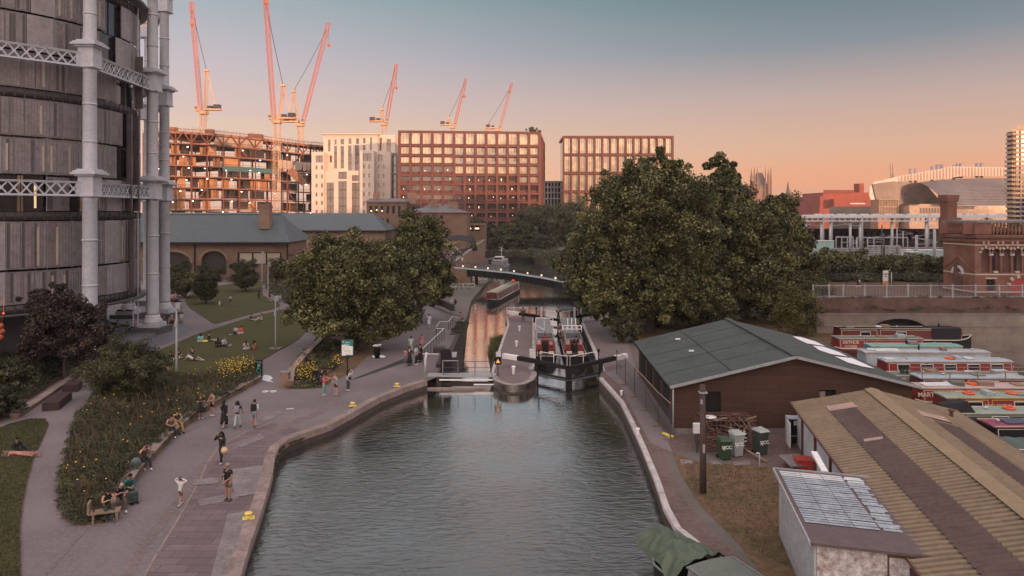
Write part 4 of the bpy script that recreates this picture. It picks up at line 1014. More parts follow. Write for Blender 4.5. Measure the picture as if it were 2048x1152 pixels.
#  red grid buildings
M['redframe'] = pm('red_terracotta_frame', (.150,.050,.040), rough=.55, vs=.1, var=.25, bst=.1)
M['goldglass'] = glassm('painted_sunset_glass', (.42,.345,.25), .16, .35, var=.5, vs=.25, ior=1.7)  # panes coloured pale gold to carry the sunset reflection
M['redglass'] = glassm('dark_office_glass', (.045,.028,.024), .10, .2, var=.8, vs=.2)
M['warmlamp'] = emitm('office_lamp', (1,.70,.40), 1.6)
def grid_building(name, label, A, B, ztop_, nx, rows, dx_side, side_px, glassrule, deep=26, roof_open=True, fw=.55, groupwins=True, floor=True):
 """A, B = (px, Y) of the two front corners; rows = list of photo rows (top to bottom) of floor beams measured at A"""
 t = thing(name, label, 'building', (X(A[0],A[1]),A[1],0))
 a = Vector((X(A[0],A[1]),A[1],0)); b = Vector((X(B[0],B[1]),B[1],0)); d = (b-a); Lx = d.length; d.normalize(); ang = math.atan2(d.y,d.x)
 nrm = Vector((-d.y,d.x,0)); zs = [Zp(r,A[1]) for r in rows]
 R3 = Matrix.Translation(a) @ Matrix.Rotation(ang,4,'Z')
 def bld(m, name, mat): 
  mm = MB(); mm.merge(m, R3); return mm.build(name, mat, t)
 m = MB(); xs = [Lx*i/nx for i in range(nx+1)]
 for x in xs: m.box(x-fw,x+fw,-.9,.3,0,zs[0]+.5)
 bld(m,'vertical_frame','redframe')
 m = MB()
 for i, z in enumerate(zs): m.box(-fw-.003,Lx+fw+.003,-.8,.25,z-(.45 if i else .5),z+(.40 if i else .503))
 m.box(-fw,Lx+fw,.3,deep,zs[0]-.4,zs[0]+.45) if not roof_open else None
 bld(m,'floor_beam','redframe')
 m = MB(); m.box(.2,Lx-.2,1.5,deep-1,0,zs[1] if roof_open else zs[0]-.5); 
 for z in zs[1:]: m.box(.1,Lx-.1,.5,1.5,z-.35,z+.1)
 bld(m,'inner_wall','redglass')
 cells = []
 for r in range(len(zs)-1):
  for i in range(nx): cells.append((r,i))
 cnt = 0; rest = {}
 for r, i in cells:
  kind = glassrule(r, i)
  if kind is None: continue
  g_ = MB(); x0, x1 = xs[i]+fw, xs[i+1]-fw; z0, z1 = zs[r+1]+.5, zs[r]-.5
  yy = .35 if kind != 'recess' else 1.3
  sill = z0+(.9 if kind == 'dark' else .35)
  g_.mi = 0; g_.box(x0+.1,x1-.1,yy,yy+.12,sill,z1-.15)
  g_.mi = 1
  for f in (.33,.66): xx = x0+(x1-x0)*f; g_.box(xx-.05,xx+.05,yy-.06,yy,sill,z1-.15)
  g_.box(x0,x1,yy-.05,yy+.3,z0,sill)
  if kind == 'recess': g_.mi = 2; g_.box(x0,x1,-.2,-.12,z0,z0+1.05)
  if kind == 'dark' and random.random() < .5:
   g_.mi = 3; xx = random.uniform(x0+.5,x1-1); g_.box(xx,xx+.3,yy-.1,yy-.02,sill+.1+random.random()*.7,sill+.45+random.random()*.7)
  gm = {'gold':'goldglass','dark':'redglass','recess':'goldglass'}[kind]
  cnt += 1
  if cnt <= 96: bld(g_,'window',[gm,'redframe','greymetal','warmlamp'])
  else: rest.setdefault(gm, MB()).merge(g_)
 for gm, g_ in rest.items():
  o = bld(g_,'lower_windows',[gm,'redframe','greymetal','warmlamp']); o['kind'] = 'stuff'
 if dx_side:
  m = MB(); s = Vector((X(side_px[0],side_px[1]),side_px[1],0)); n = 9
  for k in range(n+1):
   p = b.lerp(s,k/n); m.beam(p+Vector((0,0,0)), p+Vector((0,0,zs[0]+.5)), 1.0)
  for z in zs: m.beam(b+Vector((0,0,z)), s+Vector((0,0,z)), .9, .8)
  m.build('side_frame','redframe',t)
  m = MB(); o_ = Vector((-.5,0,0)); m._a([tuple(b+o_),tuple(s+o_),tuple(s+o_+Vector((0,0,zs[1]))),tuple(b+o_+Vector((0,0,zs[1])))],[(0,1,2,3)]); m.build('side_glass','redglass',t)
 return t, R3, Lx, zs
def rule(r, i):  # gold panes paint the sunlit zone, dark panes the shaded floors
 if r == 0: return 'gold'
 if r in (1,2): return 'recess' if 5 <= i <= 10 else 'gold'
 if r in (3,4): return ('gold' if r==3 else 'dark') if 5 <= i <= 10 else ('gold' if i >= 11 else 'dark')
 return 'dark'
rw = [263.5, 291, 311, 329, 350, 368, 387, 405, 424, 441, 458, 476, 486]
tred, R3, Lx, zs_ = grid_building('red_grid_building', 'large red framed office block with a square window grid and open rooftop frame', (799,297), (1079,302), None, 13, rw, True, (1088,352), rule)
mm = MB(); m = MB(); m.box(6,Lx-3,8,22,zs_[1],zs_[1]+3.6); mm.merge(m,R3); mm.build('rooftop_pavilion',['goldglass'],tred)
m = MB(); mm = MB()
for k in range(14): m.box(Lx*k/13-.3,Lx*k/13+.3,.3,24,zs_[0]-.3,zs_[0]+.3)
m.box(-.5,Lx+.5,24,24.6,zs_[0]-.4,zs_[0]+.4)
for k in (0,.5,1): m.box(Lx*k-.4,Lx*k+.4,23.9,24.7,zs_[1],zs_[0])
mm.merge(m,R3); mm.build('roof_frame','redframe',tred)
shrub('rooftop_shrub','rounded shrub on the roof corner of the large red office block',(X(1065,304),306,zs_[0]),(3.6,2.5,1.5),'leafB',.5,30,40)
def rule3(r, i): return 'gold'
rw3 = [274, 310, 347, 384, 425, 460]
grid_building('tall_window_building', 'tawny framed office block with tall narrow windows to the right of the red grid one', (1127,330), (1345,330), None, 14, rw3, False, None, rule3, fw=.42, roof_open=False)
t = thing('grey_steel_frame','small bare grey steel framed building between the two red office blocks','building frame',(X(1104,340),340,0))
m = MB()
for k in range(6):
 for dy in (0,12): xx = X(1089+k*6.5,340); m.box(xx-.3,xx+.3,340+dy,340.6+dy,0,Zp(363,340))
m.build('columns','greymetal',t); m = MB()
for z in (363,374,385,397,410,425): m.box(X(1088,340)-.2,X(1123,340)+.2,339.9,353,Zp(z,340)-.3,Zp(z,340)+.3)
m.build('floors','greymetal',t)
m = MB(); m.box(X(1089,344),X(1121,344),346,347,0,Zp(366,344)); m.build('core_wall','darkglass',t)
#  brick houses and terrace by the canal
M['wintrim'] = pm('window_dark', (.028,.024,.026), rough=.7, spec=.2)
M['slategrey'] = brickm('slate_grey', (.17,.165,.18), (.13,.13,.145), (.09,.09,.10), .5, .3, .02, .3, flat=True, rough=.6)
def brickhouse(label, px0, px1, Y, ye, yr, wins, chims, depth, rip=(0,0), lit=()):
 t = thing('brick_house', label, 'building', (X((px0+px1)/2,Y),Y,0)); x0, x1 = X(px0,Y), X(px1,Y); ze = Zp(ye,Y); zr = Zp(yr,Y+depth/2)
 facade(t, x0, x1, Y, 0, ze, [(X(a,Y),X(b,Y),Zp(d,Y),Zp(c,Y)) for a,b,c,d in wins], depth, 'brownbrick', 'wintrim', .5)
 m = MB(); hiproof(m, x0-.4, x1+.4, Y-.4, Y+depth+.4, ze+.02, zr, *rip); m.build('roof','slategrey',t)
 m = MB(); m.box(x0-.45,x1+.45,Y-.5,Y-.1,ze-.1,ze+.25); m.build('parapet','stockbrick',t)
 for (cx,cy0,cy1,w_) in chims:
  m = MB(); chimney(m, X(cx,Y+depth*.4), Y+depth*.4, ze-.5, Zp(cy0,Y+depth*.4), w_, 2.2); m.build('chimney','stockbrick',t)
 if lit:
  m = MB()
  for (a,b) in lit: m.cbox((X(a,Y-.1),Y+.2,Zp(b,Y)),(.4,.1,.5))
  parts(m,'lamp','warmlamp',t)
 return t
w1 = [(739+dx,744+dx,412,427) for dx in (0,11,22.5,34,45.5,57)] + [(762+dx,767+dx,437,452) for dx in (0,11)]
brickhouse('brown brick house with tall sash windows and two chimneys in front of the pale tower', 733, 812, 235, 404, 397, w1, [(752,387,0,1.6),(824,386,0,2.8)], 14, (0,2), [(742,422),(753,420),(764,422)])
w2 = [(853,859,430,439),(867,872,431,438),(880,886,431,439),(867,872,450,458),(880,885,450,458)]
brickhouse('lower brick house with blue-grey slate roof and chimneys above the canal terrace', 806, 934, 205, 425, 411, w2, [(868,402,0,2.2),(907,404,0,2.6)], 16, (8,8))
t = thing('terrace_restaurant','low glazed restaurant on the canal corner with lit windows and a pale parapet','building',(X(930,226),226,0))
x0, x1 = X(893,226), X(969,226)
facade(t, x0, x1, 226, 0, Zp(449,226), [(X(a,226),X(b,226),Zp(462,226),Zp(452,226)) for a,b in ((895,905),(907,915),(917,925),(927,936),(938,948),(950,960))], 20, 'brownbrick', 'darkglass', .4)
m = MB()
for a in (909,919,929,941,952,956): m.cbox((X(a,226),226.1,Zp(457,226)),(.4 if a%2 else .7,.12,.45))
parts(m,'lit_window','warmlamp',t)
m = MB(); m.box(x0-.2,x1+.5,225.6,226.1,Zp(450,226),Zp(446.5,226)); m.build('fascia','stockbrick',t)
t2 = thing('canal_wall_block','tall tan brick retaining wall dropping to the towpath under the terrace','wall',(-11,180,-2))
m = MB(); A = Vector((-13.2,150,-2.1)); B_ = Vector((-8.6,222,-2.1))
m._a([tuple(A),tuple(B_),(B_.x,B_.y,4.6),(A.x,A.y,1.9),(A.x-.6,A.y,-2.1),(B_.x-.6,B_.y,-2.1),(B_.x-.6,B_.y,4.6),(A.x-.6,A.y,1.9)],[(0,1,2,3),(3,2,6,7),(4,7,6,5),(0,3,7,4),(1,5,6,2)])
m.box(-30,-8.6,222,222.6,-2.1,4.6)
m.build('wall_face','stockbrick',t2)
m = MB(); m.beam((A.x-.3,A.y,1.98),(B_.x-.3,B_.y,4.68),.8,.16); m.build('capping','paleslab',t2)
m = MB(); m._a([(-40,150,1.0),(-13.5,150,1.0),(-9,222,3.6),(-40,222,3.6),(-40,196,3.4)],[(0,1,2,4),(4,2,3)]); o = m.build('terrace_ground','dirt',local=True); struct(o)
planting('terrace_hedge','long strip of planting on the terrace beside the canal wall',[(-14.4,172),(-12.9,168),(-9.7,215),(-12.2,212)],110,1.3,'leafF',.3,70,.9,2.6)
t = thing('terrace_awning','dark green awning in front of the low restaurant','awning',(X(915,192),192,2))
m = MB(); ax0, ax1 = X(890,192), X(948,192)
for k in range(8):
 a0 = ax0+(ax1-ax0)*k/8; a1 = ax0+(ax1-ax0)*(k+1)/8; q = lambda k: Zp(470+9*abs(k/8-.45)**1.2*1.6,192)
 m._a([(a0,190,q(k)-1.2),(a1,190,q(k+1)-1.2),(a1,196,q(k+1)),(a0,196,q(k)),(a0,190,q(k)-1.3),(a1,190,q(k+1)-1.3),(a1,196,q(k+1)-.1),(a0,196,q(k)-.1)],[(0,1,2,3),(7,6,5,4)])
m.build('canopy','blackmatte',t)
m = MB()
for k in range(5): xx = ax0+(ax1-ax0)*k/4; m.tube([(xx,190,2.5),(xx,190,Zp(478,192)-1.2)],.08,5)
m.build('post','darkmetal',t)
m = MB(); m.lathe([(1.1,0),(.9,1.2),(.45,2.8),(.05,4.2)],(X(947,190),190,3.0),10); tag(m.build('clipped_conifer','leafB'),'dark conical clipped conifer at the end of the terrace','shrub')
#  footbridge over the far pool
t = thing('canal_footbridge','dark steel footbridge with a pale blue edge and small lamps spanning the far pool','footbridge',(0,145,0))
bp = [(-30,158),(901,535,150),(960,540,147),(1020,546,143),(1080,555,139),(1140,567,134),(1200,581,129)]
pp = [Vector(V(*q)) for q in bp[1:]]; pp[0] = Vector(V(893,534,151))
m = MB(); e_ = MB(); gd = MB(); rl_ = MB(); lm = MB()
off = Vector((.6,2.9,0))
for i in range(len(pp)-1):
 a, b = pp[i], pp[i+1]
 m._a([tuple(a),tuple(b),tuple(b+off),tuple(a+off),tuple(a-Vector((0,0,.15))),tuple(b-Vector((0,0,.15))),tuple(b+off-Vector((0,0,.15))),tuple(a+off-Vector((0,0,.15)))],[(0,1,2,3),(7,6,5,4)])
 e_.beam(a+Vector((0,-.05,.02)), b+Vector((0,-.05,.02)), .12, .26)
 dz = Vector((0,0,1)); 
 h0 = .9 + .45*math.sin(math.pi*min(1,(i+.3)/4.2)); gd.beam(a-dz*.85+Vector((0,.2,0)), b-dz*.85+Vector((0,.2,0)), .2, 1.3)
 gd.beam(a-dz*.85+Vector((0,2.6,0)), b-dz*.85+Vector((0,2.6,0)), .2, 1.3)
 n = max(2,int((b-a).length/1.0))
 for k in range(n):
  q = a.lerp(b,k/n); gd.beam(q-dz*.25+Vector((0,.05,0)), q-dz*1.75+Vector((0,.05,0)), .14, .2)
  for of_ in (Vector((0,.1,0)), off): rl_.beam(q+of_, q+of_+dz*1.1, .04)
 for of_ in (Vector((0,.1,0)), off): rl_.beam(a+of_+dz*1.12, b+of_+dz*1.12, .08)
 for zz in (.35,.7): rl_.beam(a+off+dz*zz, b+off+dz*zz, .05)
m.build('deck','darkmetal',t); e_.build('edge_beam',pm('pale_blue_steel',(.42,.52,.58),rough=.4),t); gd.build('girder','black',t); rl_.build('railing','darkmetal',t)
for k, px in enumerate((926,951,976,1002,1028,1055,1083,1111)):
 yy = np.interp(px,[901,960,1020,1080,1140],[535,540,546,555,567])-5; dd = np.interp(px,[901,1140],[152,137]); q = V(px,yy,dd)
 m = MB(); m.cbox(q,(.30,.2,.30)); m.build('deck_lamp',emitm('bridge_lamp',(1,.74,.42),1.3) if k==0 else bpy.data.materials['bridge_lamp'],t)
t = thing('bridge_abutment','brown brick abutment carrying the left end of the footbridge','bridge pier',(-11,150,-2))
m = MB(); m.box(-12.4,-8.6,148.6,152,-2.1,1.3); m.mi=1; m.box(-7.9,-7.3,149,151,-2.1,.4); m.build('masonry',['brownbrick','black'],t)
m = MB(); m.box(-24,-12.4,150,153,-2.1,2.6); m.build('wing_wall','brownbrick',t)
t = thing('cycle_barriers','pair of rounded white cycle barriers on the far towpath','barrier',P(928,580,-2.05))
for px in (914,924,938):
 a = P(px,579,-2.05); m = MB(); w_ = 1.2
 pts = [(a[0]-w_,a[1],a[2]+.95),(a[0]-w_+.12,a[1],a[2]+1.12),(a[0]+w_-.12,a[1],a[2]+1.12),(a[0]+w_,a[1],a[2]+.95),(a[0]+w_,a[1],a[2]+.65),(a[0]+w_-.12,a[1],a[2]+.5),(a[0]-w_+.12,a[1],a[2]+.5),(a[0]-w_,a[1],a[2]+.65),(a[0]-w_,a[1],a[2]+.95)]
 m.tube(pts,.05,6); m.build('hoop','white',t); m = MB(); m.tube([(a[0],a[1],a[2]),(a[0],a[1],a[2]+1.1)],.07,6); m.build('post','darkmetal',t)
t = thing('red_cycle','bicycles leaning in a cluster with a red frame under the bridge','bicycle',P(950,560,-2.05))
a = P(950,560,-2.05)
for k in range(2):
 m = MB(); yy = a[1]+k*.8
 for dx in (-.5,.55): m.torus((a[0]+dx+k*1.6,yy,a[2]+.35),.33,.03,16,5,Matrix.Rotation(R(90),3,'X'))
 m.build('wheel','white',t)
 m = MB(); c = Vector((a[0]+k*1.6,yy,a[2])); f = [(-.5,.35),(-.1,.35),(.35,.85),(-.25,.85),(-.1,.35)]
 for i in range(4): m.beam(c+Vector((f[i][0],0,f[i][1])),c+Vector((f[i+1][0],0,f[i+1][1])),.05)
 m.beam(c+Vector((.35,0,.95)),c+Vector((.55,0,.35)),.05); m.beam(c+Vector((-.5,0,.35)),c+Vector((-.25,0,.85)),.05); m.cbox(tuple(c+Vector((-.27,0,.95))),(.25,.12,.06)); m.beam(c+Vector((.35,-.2,1.0)),c+Vector((.35,.2,1.0)),.04)
 m.build('frame',pm('red_enamel%d'%k,(.6,.06,.05),rough=.4),t)
#  marina wall and raised land behind
M['paleconc'] = brickm('pale_concrete_blocks', (.28,.23,.195), (.23,.19,.16), (.17,.14,.12), 3.4, 1.1, .02, .75, bst=.15)
M['darkbrick'] = brickm('old_dark_brick', (.17,.085,.070), (.115,.07,.06), (.16,.12,.11), var=.85)
WY = 77.0
t = thing('basin_wall','pale concrete and dark brick wall with a low arch behind the moored boats','wall',(60,WY,-.7))
wx0, wx1 = 33.5, 130
m = MB(); ax0, ax1 = X(1743,WY), X(1853,WY)
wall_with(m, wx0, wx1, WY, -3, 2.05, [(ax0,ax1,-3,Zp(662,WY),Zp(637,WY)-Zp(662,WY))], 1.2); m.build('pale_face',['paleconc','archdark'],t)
m = MB()
for i in range(16):
 u0 = math.pi*i/16; u1 = math.pi*(i+1)/16; c = (ax0+ax1)/2; h = (ax1-ax0)/2+.15; zz = Zp(662,WY); rs = Zp(637,WY)-zz+.15
 m.beam((c+h*math.cos(u0),WY-.03,zz+rs*math.sin(u0)),(c+h*math.cos(u1),WY-.03,zz+rs*math.sin(u1)),.12,.3)
m.build('arch_ring','paleslab',t)
m = MB(); m.box(wx0,wx1,WY-.06,WY+.3,2.05,2.2); m.box(wx0,wx1,WY-.05,WY,.72,.80); m.build('string_course','paleslab',t)
m = MB(); m.box(wx0,wx1,WY+.1,WY+1.0,2.2,3.85); m.build('brick_face','darkbrick',t)
m = MB(); m.box(58,wx1,WY-1.1,WY,-3,-.28); m.mi=1; m.box(57.9,wx1,WY-1.2,WY,-.28,-.12); m.build('ledge',['darkbrick','paleslab'],t)
m = MB(); a = P(1958,694,-.2)
for dx in (-.5,.5): m.tube([(a[0]+dx,WY-1.3,-1),(a[0]+dx,WY-1.3,.7)],.05,5)
for z in (-.6,-.2,.2,.6): m.tube([(a[0]-.5,WY-1.3,z),(a[0]+.5,WY-1.3,z)],.04,5)
m.build('ladder','coping',t)
planting('wall_creeper','dark creeper and grime tufts spreading down the brick part of the basin wall',[(34,WY-.12),(90,WY-.12),(90,WY+.05),(34,WY+.05)],150,.9,'leafB',.13,30,.35,2.5)
planting('wall_top_weeds','weeds and tufts growing along the top of the brick basin wall',[(34,WY+.1),(70,WY+.1),(70,WY+.8),(34,WY+.8)],110,.5,'leafF',.12,40,.3,3.8)
sheet('back_road', [(37,79),(140,79),(140,90),(37,90)], 'soil', 3.81)
sheet('road_verge', [(37,90.1),(140,90.1),(140,117),(37,117)], 'soil', 3.815)
planting('road_hedge','low tangled hedge between the road and the railway',[(37,95),(66,95),(66,99),(37,99)],200,2.0,'leafB',.3,80,.9,3.8)
t = thing('mesh_fence','grey steel fence with upright bars and pale posts along the top of the basin wall','fence',(50,WY+.6,3.8))
m = MB(); p_ = MB(); fx = [X(px,WY+.6) for px in (1626,1658,1686,1729,1773,1816,1861,1905,1951,1998,2044,2090)]
for i, xx in enumerate(fx): p_.box(xx-.07,xx+.07,WY+.53,WY+.67,3.8,5.35)
parts(p_,'post','greymetal',t)
for zz in (3.95,5.2): m.beam((fx[0],WY+.6,zz),(fx[-1],WY+.6,zz),.05)
xx = fx[0]
while xx < fx[-1]: m.beam((xx,WY+.6,3.95),(xx,WY+.6,5.2),.014); xx += .16
m.build('bars','rail',t)
t = thing('road_guardrail','second thin guard rail running behind the steel fence along the road','fence',(50,90,3.8))
m = MB(); m.beam((37,90,5.4),(110,90,5.4),.08)
for k in range(24): m.tube([(37+k*3,90,3.8),(37+k*3,90,5.4)],.05,4)
m.build('rail','darkmetal',t)
M['dressstone'] = pm('dressed_stone', (.52,.42,.36), vs=2, var=.35)
M['reddoor'] = pm('red_door', (.34,.06,.055), vs=2)
t = thing('water_tower_house','red brick Victorian water point building with a balustrade, banded arches and a tall chimney','building',(50,84,3.8))
TY = 80.0; x0 = X(1950,TY); x1 = X(2200,TY); zt = Zp(478,TY); zb = 3.8
ar = [(X(a,TY),X(a+18,TY),Zp(546,TY),Zp(506,TY),X(a+9,TY)-X(a,TY)) for a in (1962,1983,2004.5,2026,2047,2068)]
m = MB()
def band(m, z, h, out, mi):
 m.mi = mi; pts = [(X(1887,TY+5)-out,TY+5-out*.6),(x0-out*.2,TY-out),(x1,TY-out),(x1,TY+12),(X(1892,TY+12)-out,TY+12)]
 m.prism(pts, z-h/2, z+h/2)
wall_with(m, x0, x1, TY, Zp(552,TY), zt, ar, .5, 0, 2)
m.mi = 0; wall_with(m, x0, x1, TY, zb, Zp(552,TY), [(X(1973,TY),X(1991,TY),Zp(583,TY),Zp(558,TY),0)], .5, 0, 3)
lx, ly = X(1887,TY+5), TY+5
m.mi = 0; m.prism([(lx,ly),(x0,TY+.003),(x0+8,TY+12),(X(1892,TY+12),TY+12)], zb, zt)
m.prism([(x0+.01,TY+.51),(x1,TY+.51),(x1,TY+12),(x0+8,TY+12)], zb, zt)
m.build('wall',['redbrick','dressstone','darkbrick','wintrim'],t)
for nm, z, h, o_, mt in (('string_course',Zp(549,TY),.16,.06,'dressstone'),('plinth_band',Zp(584,TY),.16,.12,'dressstone'),('plinth_band',Zp(593,TY),.22,.18,'dressstone'),('cornice',Zp(490,TY),.14,.08,'dressstone'),('cornice',Zp(481,TY),.35,.22,'redbrick'),('cornice',Zp(475,TY),.2,.4,'darkbrick'),('parapet_coping',Zp(444,TY),.22,.35,'paleslab'),('parapet_base',Zp(472,TY),.3,.3,'redbrick')):
 m = MB(); band(m, z, h, o_, 0); m.build(nm, mt, t)
m = MB()                                                   # banded voussoirs
for (a,b,c,d,r) in ar:
 cx = (a+b)/2; h = (b-a)/2+.14
 for i in range(9):
  u0 = math.pi*i/9+.02; u1 = math.pi*(i+1)/9-.02; m.mi = i%2
  m.beam((cx+h*math.cos(u0),TY-.06,d+(r+.14)*math.sin(u0)),(cx+h*math.cos(u1),TY-.06,d+(r+.14)*math.sin(u1)),.16,.30)
m.mi = 0
for (a,b,c,d,r) in ar: m.box(b-.1,b+.35,TY-.08,TY+.1,d-.3,d-.05); m.box((a+b)/2-.25,(a+b)/2+.25,TY-.05,TY+.3,c,c+.22) if ar.index((a,b,c,d,r))%2 else None
m.build('arch_voussoirs',['dressstone','redbrick'],t)
m = MB()
for k in (1,3): (a,b,c,d,r) = ar[k]; m.box((a+b)/2-.14,(a+b)/2+.14,TY+.3,TY+.36,c+.2,d)
parts(m,'slit_window','wintrim',t)
m = MB(); wx0_, wx1_, wz0, wz1 = X(1973,TY),X(1991,TY),Zp(583,TY),Zp(558,TY)
for f in (0,.5,1): xx = wx0_+(wx1_-wx0_)*f; m.box(xx-.03,xx+.03,TY+.30,TY+.36,wz0,wz1)
for f in (.33,.66): zz = wz0+(wz1-wz0)*f; m.box(wx0_,wx1_,TY+.30,TY+.36,zz-.03,zz+.03)
m.mi = 1; m.box(wx0_-.1,wx1_+.1,TY-.06,TY+.1,wz1,wz1+.16); m.build('window_frame',['darkmetal','dressstone'],t)
dx0, dx1, dzs = X(2020,TY), X(2066,TY), Zp(570,TY); m = MB(); m.mi=1; cx = (dx0+dx1)/2; h = (dx1-dx0)/2
m.mi = 0
m._a([(x,TY-.04,z) for x,z in arch_poly(dx0,dx1,zb,dzs,h*.62)],[tuple(range(13))])
for k in range(6): xx = dx0+(dx1-dx0)*(k+.5)/6; m.box(xx-.015,xx+.015,TY-.07,TY-.04,zb,dzs)
m.build('arched_door','reddoor',t)
m = MB()
for i in range(11):
 u0 = math.pi*i/11+.02; u1 = math.pi*(i+1)/11-.02; m.mi = i%2
 m.beam((cx+(h+.2)*math.cos(u0),TY-.06,dzs+(h*.62+.2)*math.sin(u0)),(cx+(h+.2)*math.cos(u1),TY-.06,dzs+(h*.62+.2)*math.sin(u1)),.2,.4)
m.build('door_voussoirs',['dressstone','redbrick'],t)
sv = Vector((lx,ly,0)); ev = Vector((x0,TY,0)); sd = (ev-sv).normalized(); sn = Vector((sd.y,-sd.x,0)); SL = (ev-sv).length
def sp(f, z, o_=.0): q = sv+sd*SL*f+sn*o_; return (q.x,q.y,z)
m = MB(); m.beam(sp(.48,zb+1.7,.02),sp(.48,zb+1.701+2.0,.02),.95,.1); m._a([sp(.33,zb,.06),sp(.63,zb,.06),sp(.63,Zp(552,TY+2),.06),sp(.33,Zp(552,TY+2),.06)],[(0,1,2,3)]); m.build('side_door','darkbrick',t)
m = MB()
for i in range(7):
 u0 = math.pi*i/7; u1 = math.pi*(i+1)/7
 a = sp(.48+.17*math.cos(u0),Zp(548,TY+2)+.85*math.sin(u0),.08); b = sp(.48+.17*math.cos(u1),Zp(548,TY+2)+.85*math.sin(u1),.08); m.beam(a,b,.15,.28)
m.build('side_arch','offwhite',t)
m = MB()
for a, b in (((.02,Zp(535,TY+3)),(.48,Zp(512,TY+3))),((.48,Zp(512,TY+3)),(.94,Zp(540,TY+3)))): m.beam(sp(a[0],a[1],.05),sp(b[0],b[1],.05),.12,.25)
m.build('gable_relief','redbrick',t)
m = MB(); zb0, zb1 = Zp(471,TY)+.15, Zp(446,TY)
for k in range(60):
 xx = x0+2.0+k*.42
 if xx > x1: break
 m.lathe([(.09,0),(.12,.15),(.17,.4),(.12,.75),(.08,.85),(.13,1.0),(.08,zb1-zb0)],(xx,TY-.15,zb0),8)
for k in range(9): f = .22+.055*k; q = sp(f,0,.2); m.lathe([(.08,0),(.12,.4),(.08,.8),(.1,zb1-zb0)],(q[0],q[1],zb0),8)
parts(m,'baluster','redbrick',t)
m = MB(); m.cbox((x0+.8,TY+.05,(zb0+zb1)/2),(1.9,.6,zb1-zb0)); q = sp(.85,0,.1); m.cbox((q[0],q[1],(zb0+zb1)/2),(1.2,.8,zb1-zb0),R(-35)); q = sp(.12,0,.1); m.cbox((q[0],q[1],(zb0+zb1)/2),(1.2,.8,zb1-zb0),R(-35)); parts(m,'parapet_pier','redbrick',t)
m = MB()
for k in range(44): xx = x0+.3+k*.55; (m.cbox((xx,TY-.12,Zp(485,TY)),(.16,.25,.3)) if k%3 else None)
m.build('corbel','dressstone',t)
cxx, cyy = X(1897,TY+6.0), TY+6.0
m = MB(); m.cbox((cxx,cyy,(zt+Zp(402,cyy))/2),(1.25,1.25,Zp(402,cyy)-zt),R(8))
m.cbox((cxx,cyy,Zp(399,cyy)),(1.5,1.5,.5),R(8)); m.cbox((cxx,cyy,Zp(393.5,cyy)),(1.6,1.6,.45),R(8)); m.cbox((cxx,cyy,Zp(410,cyy)),(1.4,1.4,.15),R(8)); m.cbox((cxx,cyy,Zp(455,cyy)),(1.5,1.5,2.5),R(8)); m.build('chimney','redbrick',t)
sheet('railway_ballast', [(60,118),(260,118),(330,230),(40,230)], 'farground', 3.82)
for k in range(7):
 y0 = 122+k*9
 m = MB(); m.beam((58,y0,3.95),(260,y0+38,3.95),.2,.15); m.beam((58,y0+1.5,3.95),(260,y0+39.5,3.95),.2,.15); o = m.build('railway_track','greymetal',local=True); struct(o)
masts = [(1647,500,160,432),(1664,494,168,432),(1725,500,160,432),(1726+9,485,170,478),(1768,502,150,466),(1794,500,158,455),(1806,505,158,462),(1833,525,118,470),(1869,530,112,456),(1857,490,170,433),(1713,502,158,478),(1700,500,162,478)]
lbm = ['leftmost tall catenary mast beyond the tree','second tall catenary mast from the left of the railway','tall mast in the middle left of the railway','short mast beside the tall middle-left one','slim dark mast behind the white banner','mast in the middle of the railway with a cross arm','mast just right of the middle of the railway','stout mast near the bushes left of the chimney','nearest grey mast immediately left of the brick chimney','thin tall mast far behind the grey mast by the chimney','short stub mast left of the middle of the railway','thin short mast further left among the tracks']
for k, (px, yb, Y, yt) in enumerate(masts):
 t = thing('catenary_mast', lbm[k], 'railway mast', (X(px,Y),Y,3.8), group='catenary masts over the railway')
 m = MB(); h = Zp(yt,Y)-3.8; m.tube([(0,0,0),(0,0,h)],[.28 if k in (7,8) else .2,.22 if k in (7,8) else .13],8); m.build('post','greymetal' if k not in (4,) else 'darkmetal',t,local=True)
 m = MB(); s = 1 if k%2 else -1; m.beam((0,0,h*.72),(s*3.6,0,h*.78),.1); m.beam((0,0,h*.9),(s*3.6,0,h*.78),.06); m.build('arm','greymetal',t,local=True)
for k, (px0, px1, yy, Y) in enumerate([(1672,1706,474,165),(1714,1815,475,160),(1735,1800,492,150)]):
 m = MB(); a = V(px0,yy,Y); b = V(px1,yy,Y); m.beam(a,b,.25,.3); n=4
 for q in range(n): c = Vector(a).lerp(Vector(b),q/(n-1)); m.beam(c,(c.x,c.y,3.8),.22)
 tag(m.build('signal_gantry','greymetal'),['short pale gantry at the left of the railway','long pale gantry across the middle of the railway','lower nearer gantry over the tracks'][k],'gantry')
for k,(px,yb,Y,w_,h,mt,lb) in enumerate([(1858,517,128,4.6,2.6,'tealbox','larger pale teal cabinet beside the railway masts'),(1827,526,118,2.2,2.8,'tealbox','tall pale teal cabinet near the bushes'),(1636,505,150,6,3.4,'tealbox','pale teal shed among the tracks beside the big tree'),(1816,505,140,1.6,2.0,'offwhite','small grey cabinet in the middle of the railway')]):
 if 'tealbox' not in M: M['tealbox'] = pm('teal_cabinet_paint',(.30,.42,.42))
 t = thing('trackside_cabinet',lb,'cabinet',(X(px,Y),Y,3.8)); m = MB(); m.cbox((0,0,h/2),(w_,2,h)); m.build('case',mt,t,local=True,bevel=.05)
 m = MB(); m.cbox((0,0,h+.06),(w_+.2,2.2,.12)); [m.cbox((-w_/2+w_*q/3,-1.03,h/2),(.06,.04,h*.9)) for q in (1,2)]; m.build('lid','offwhite',t,local=True)
t = thing('train_shed_canopy','long flat white train shed canopy on columns over the railway','canopy',(110,205,3.8))
Yc = 185
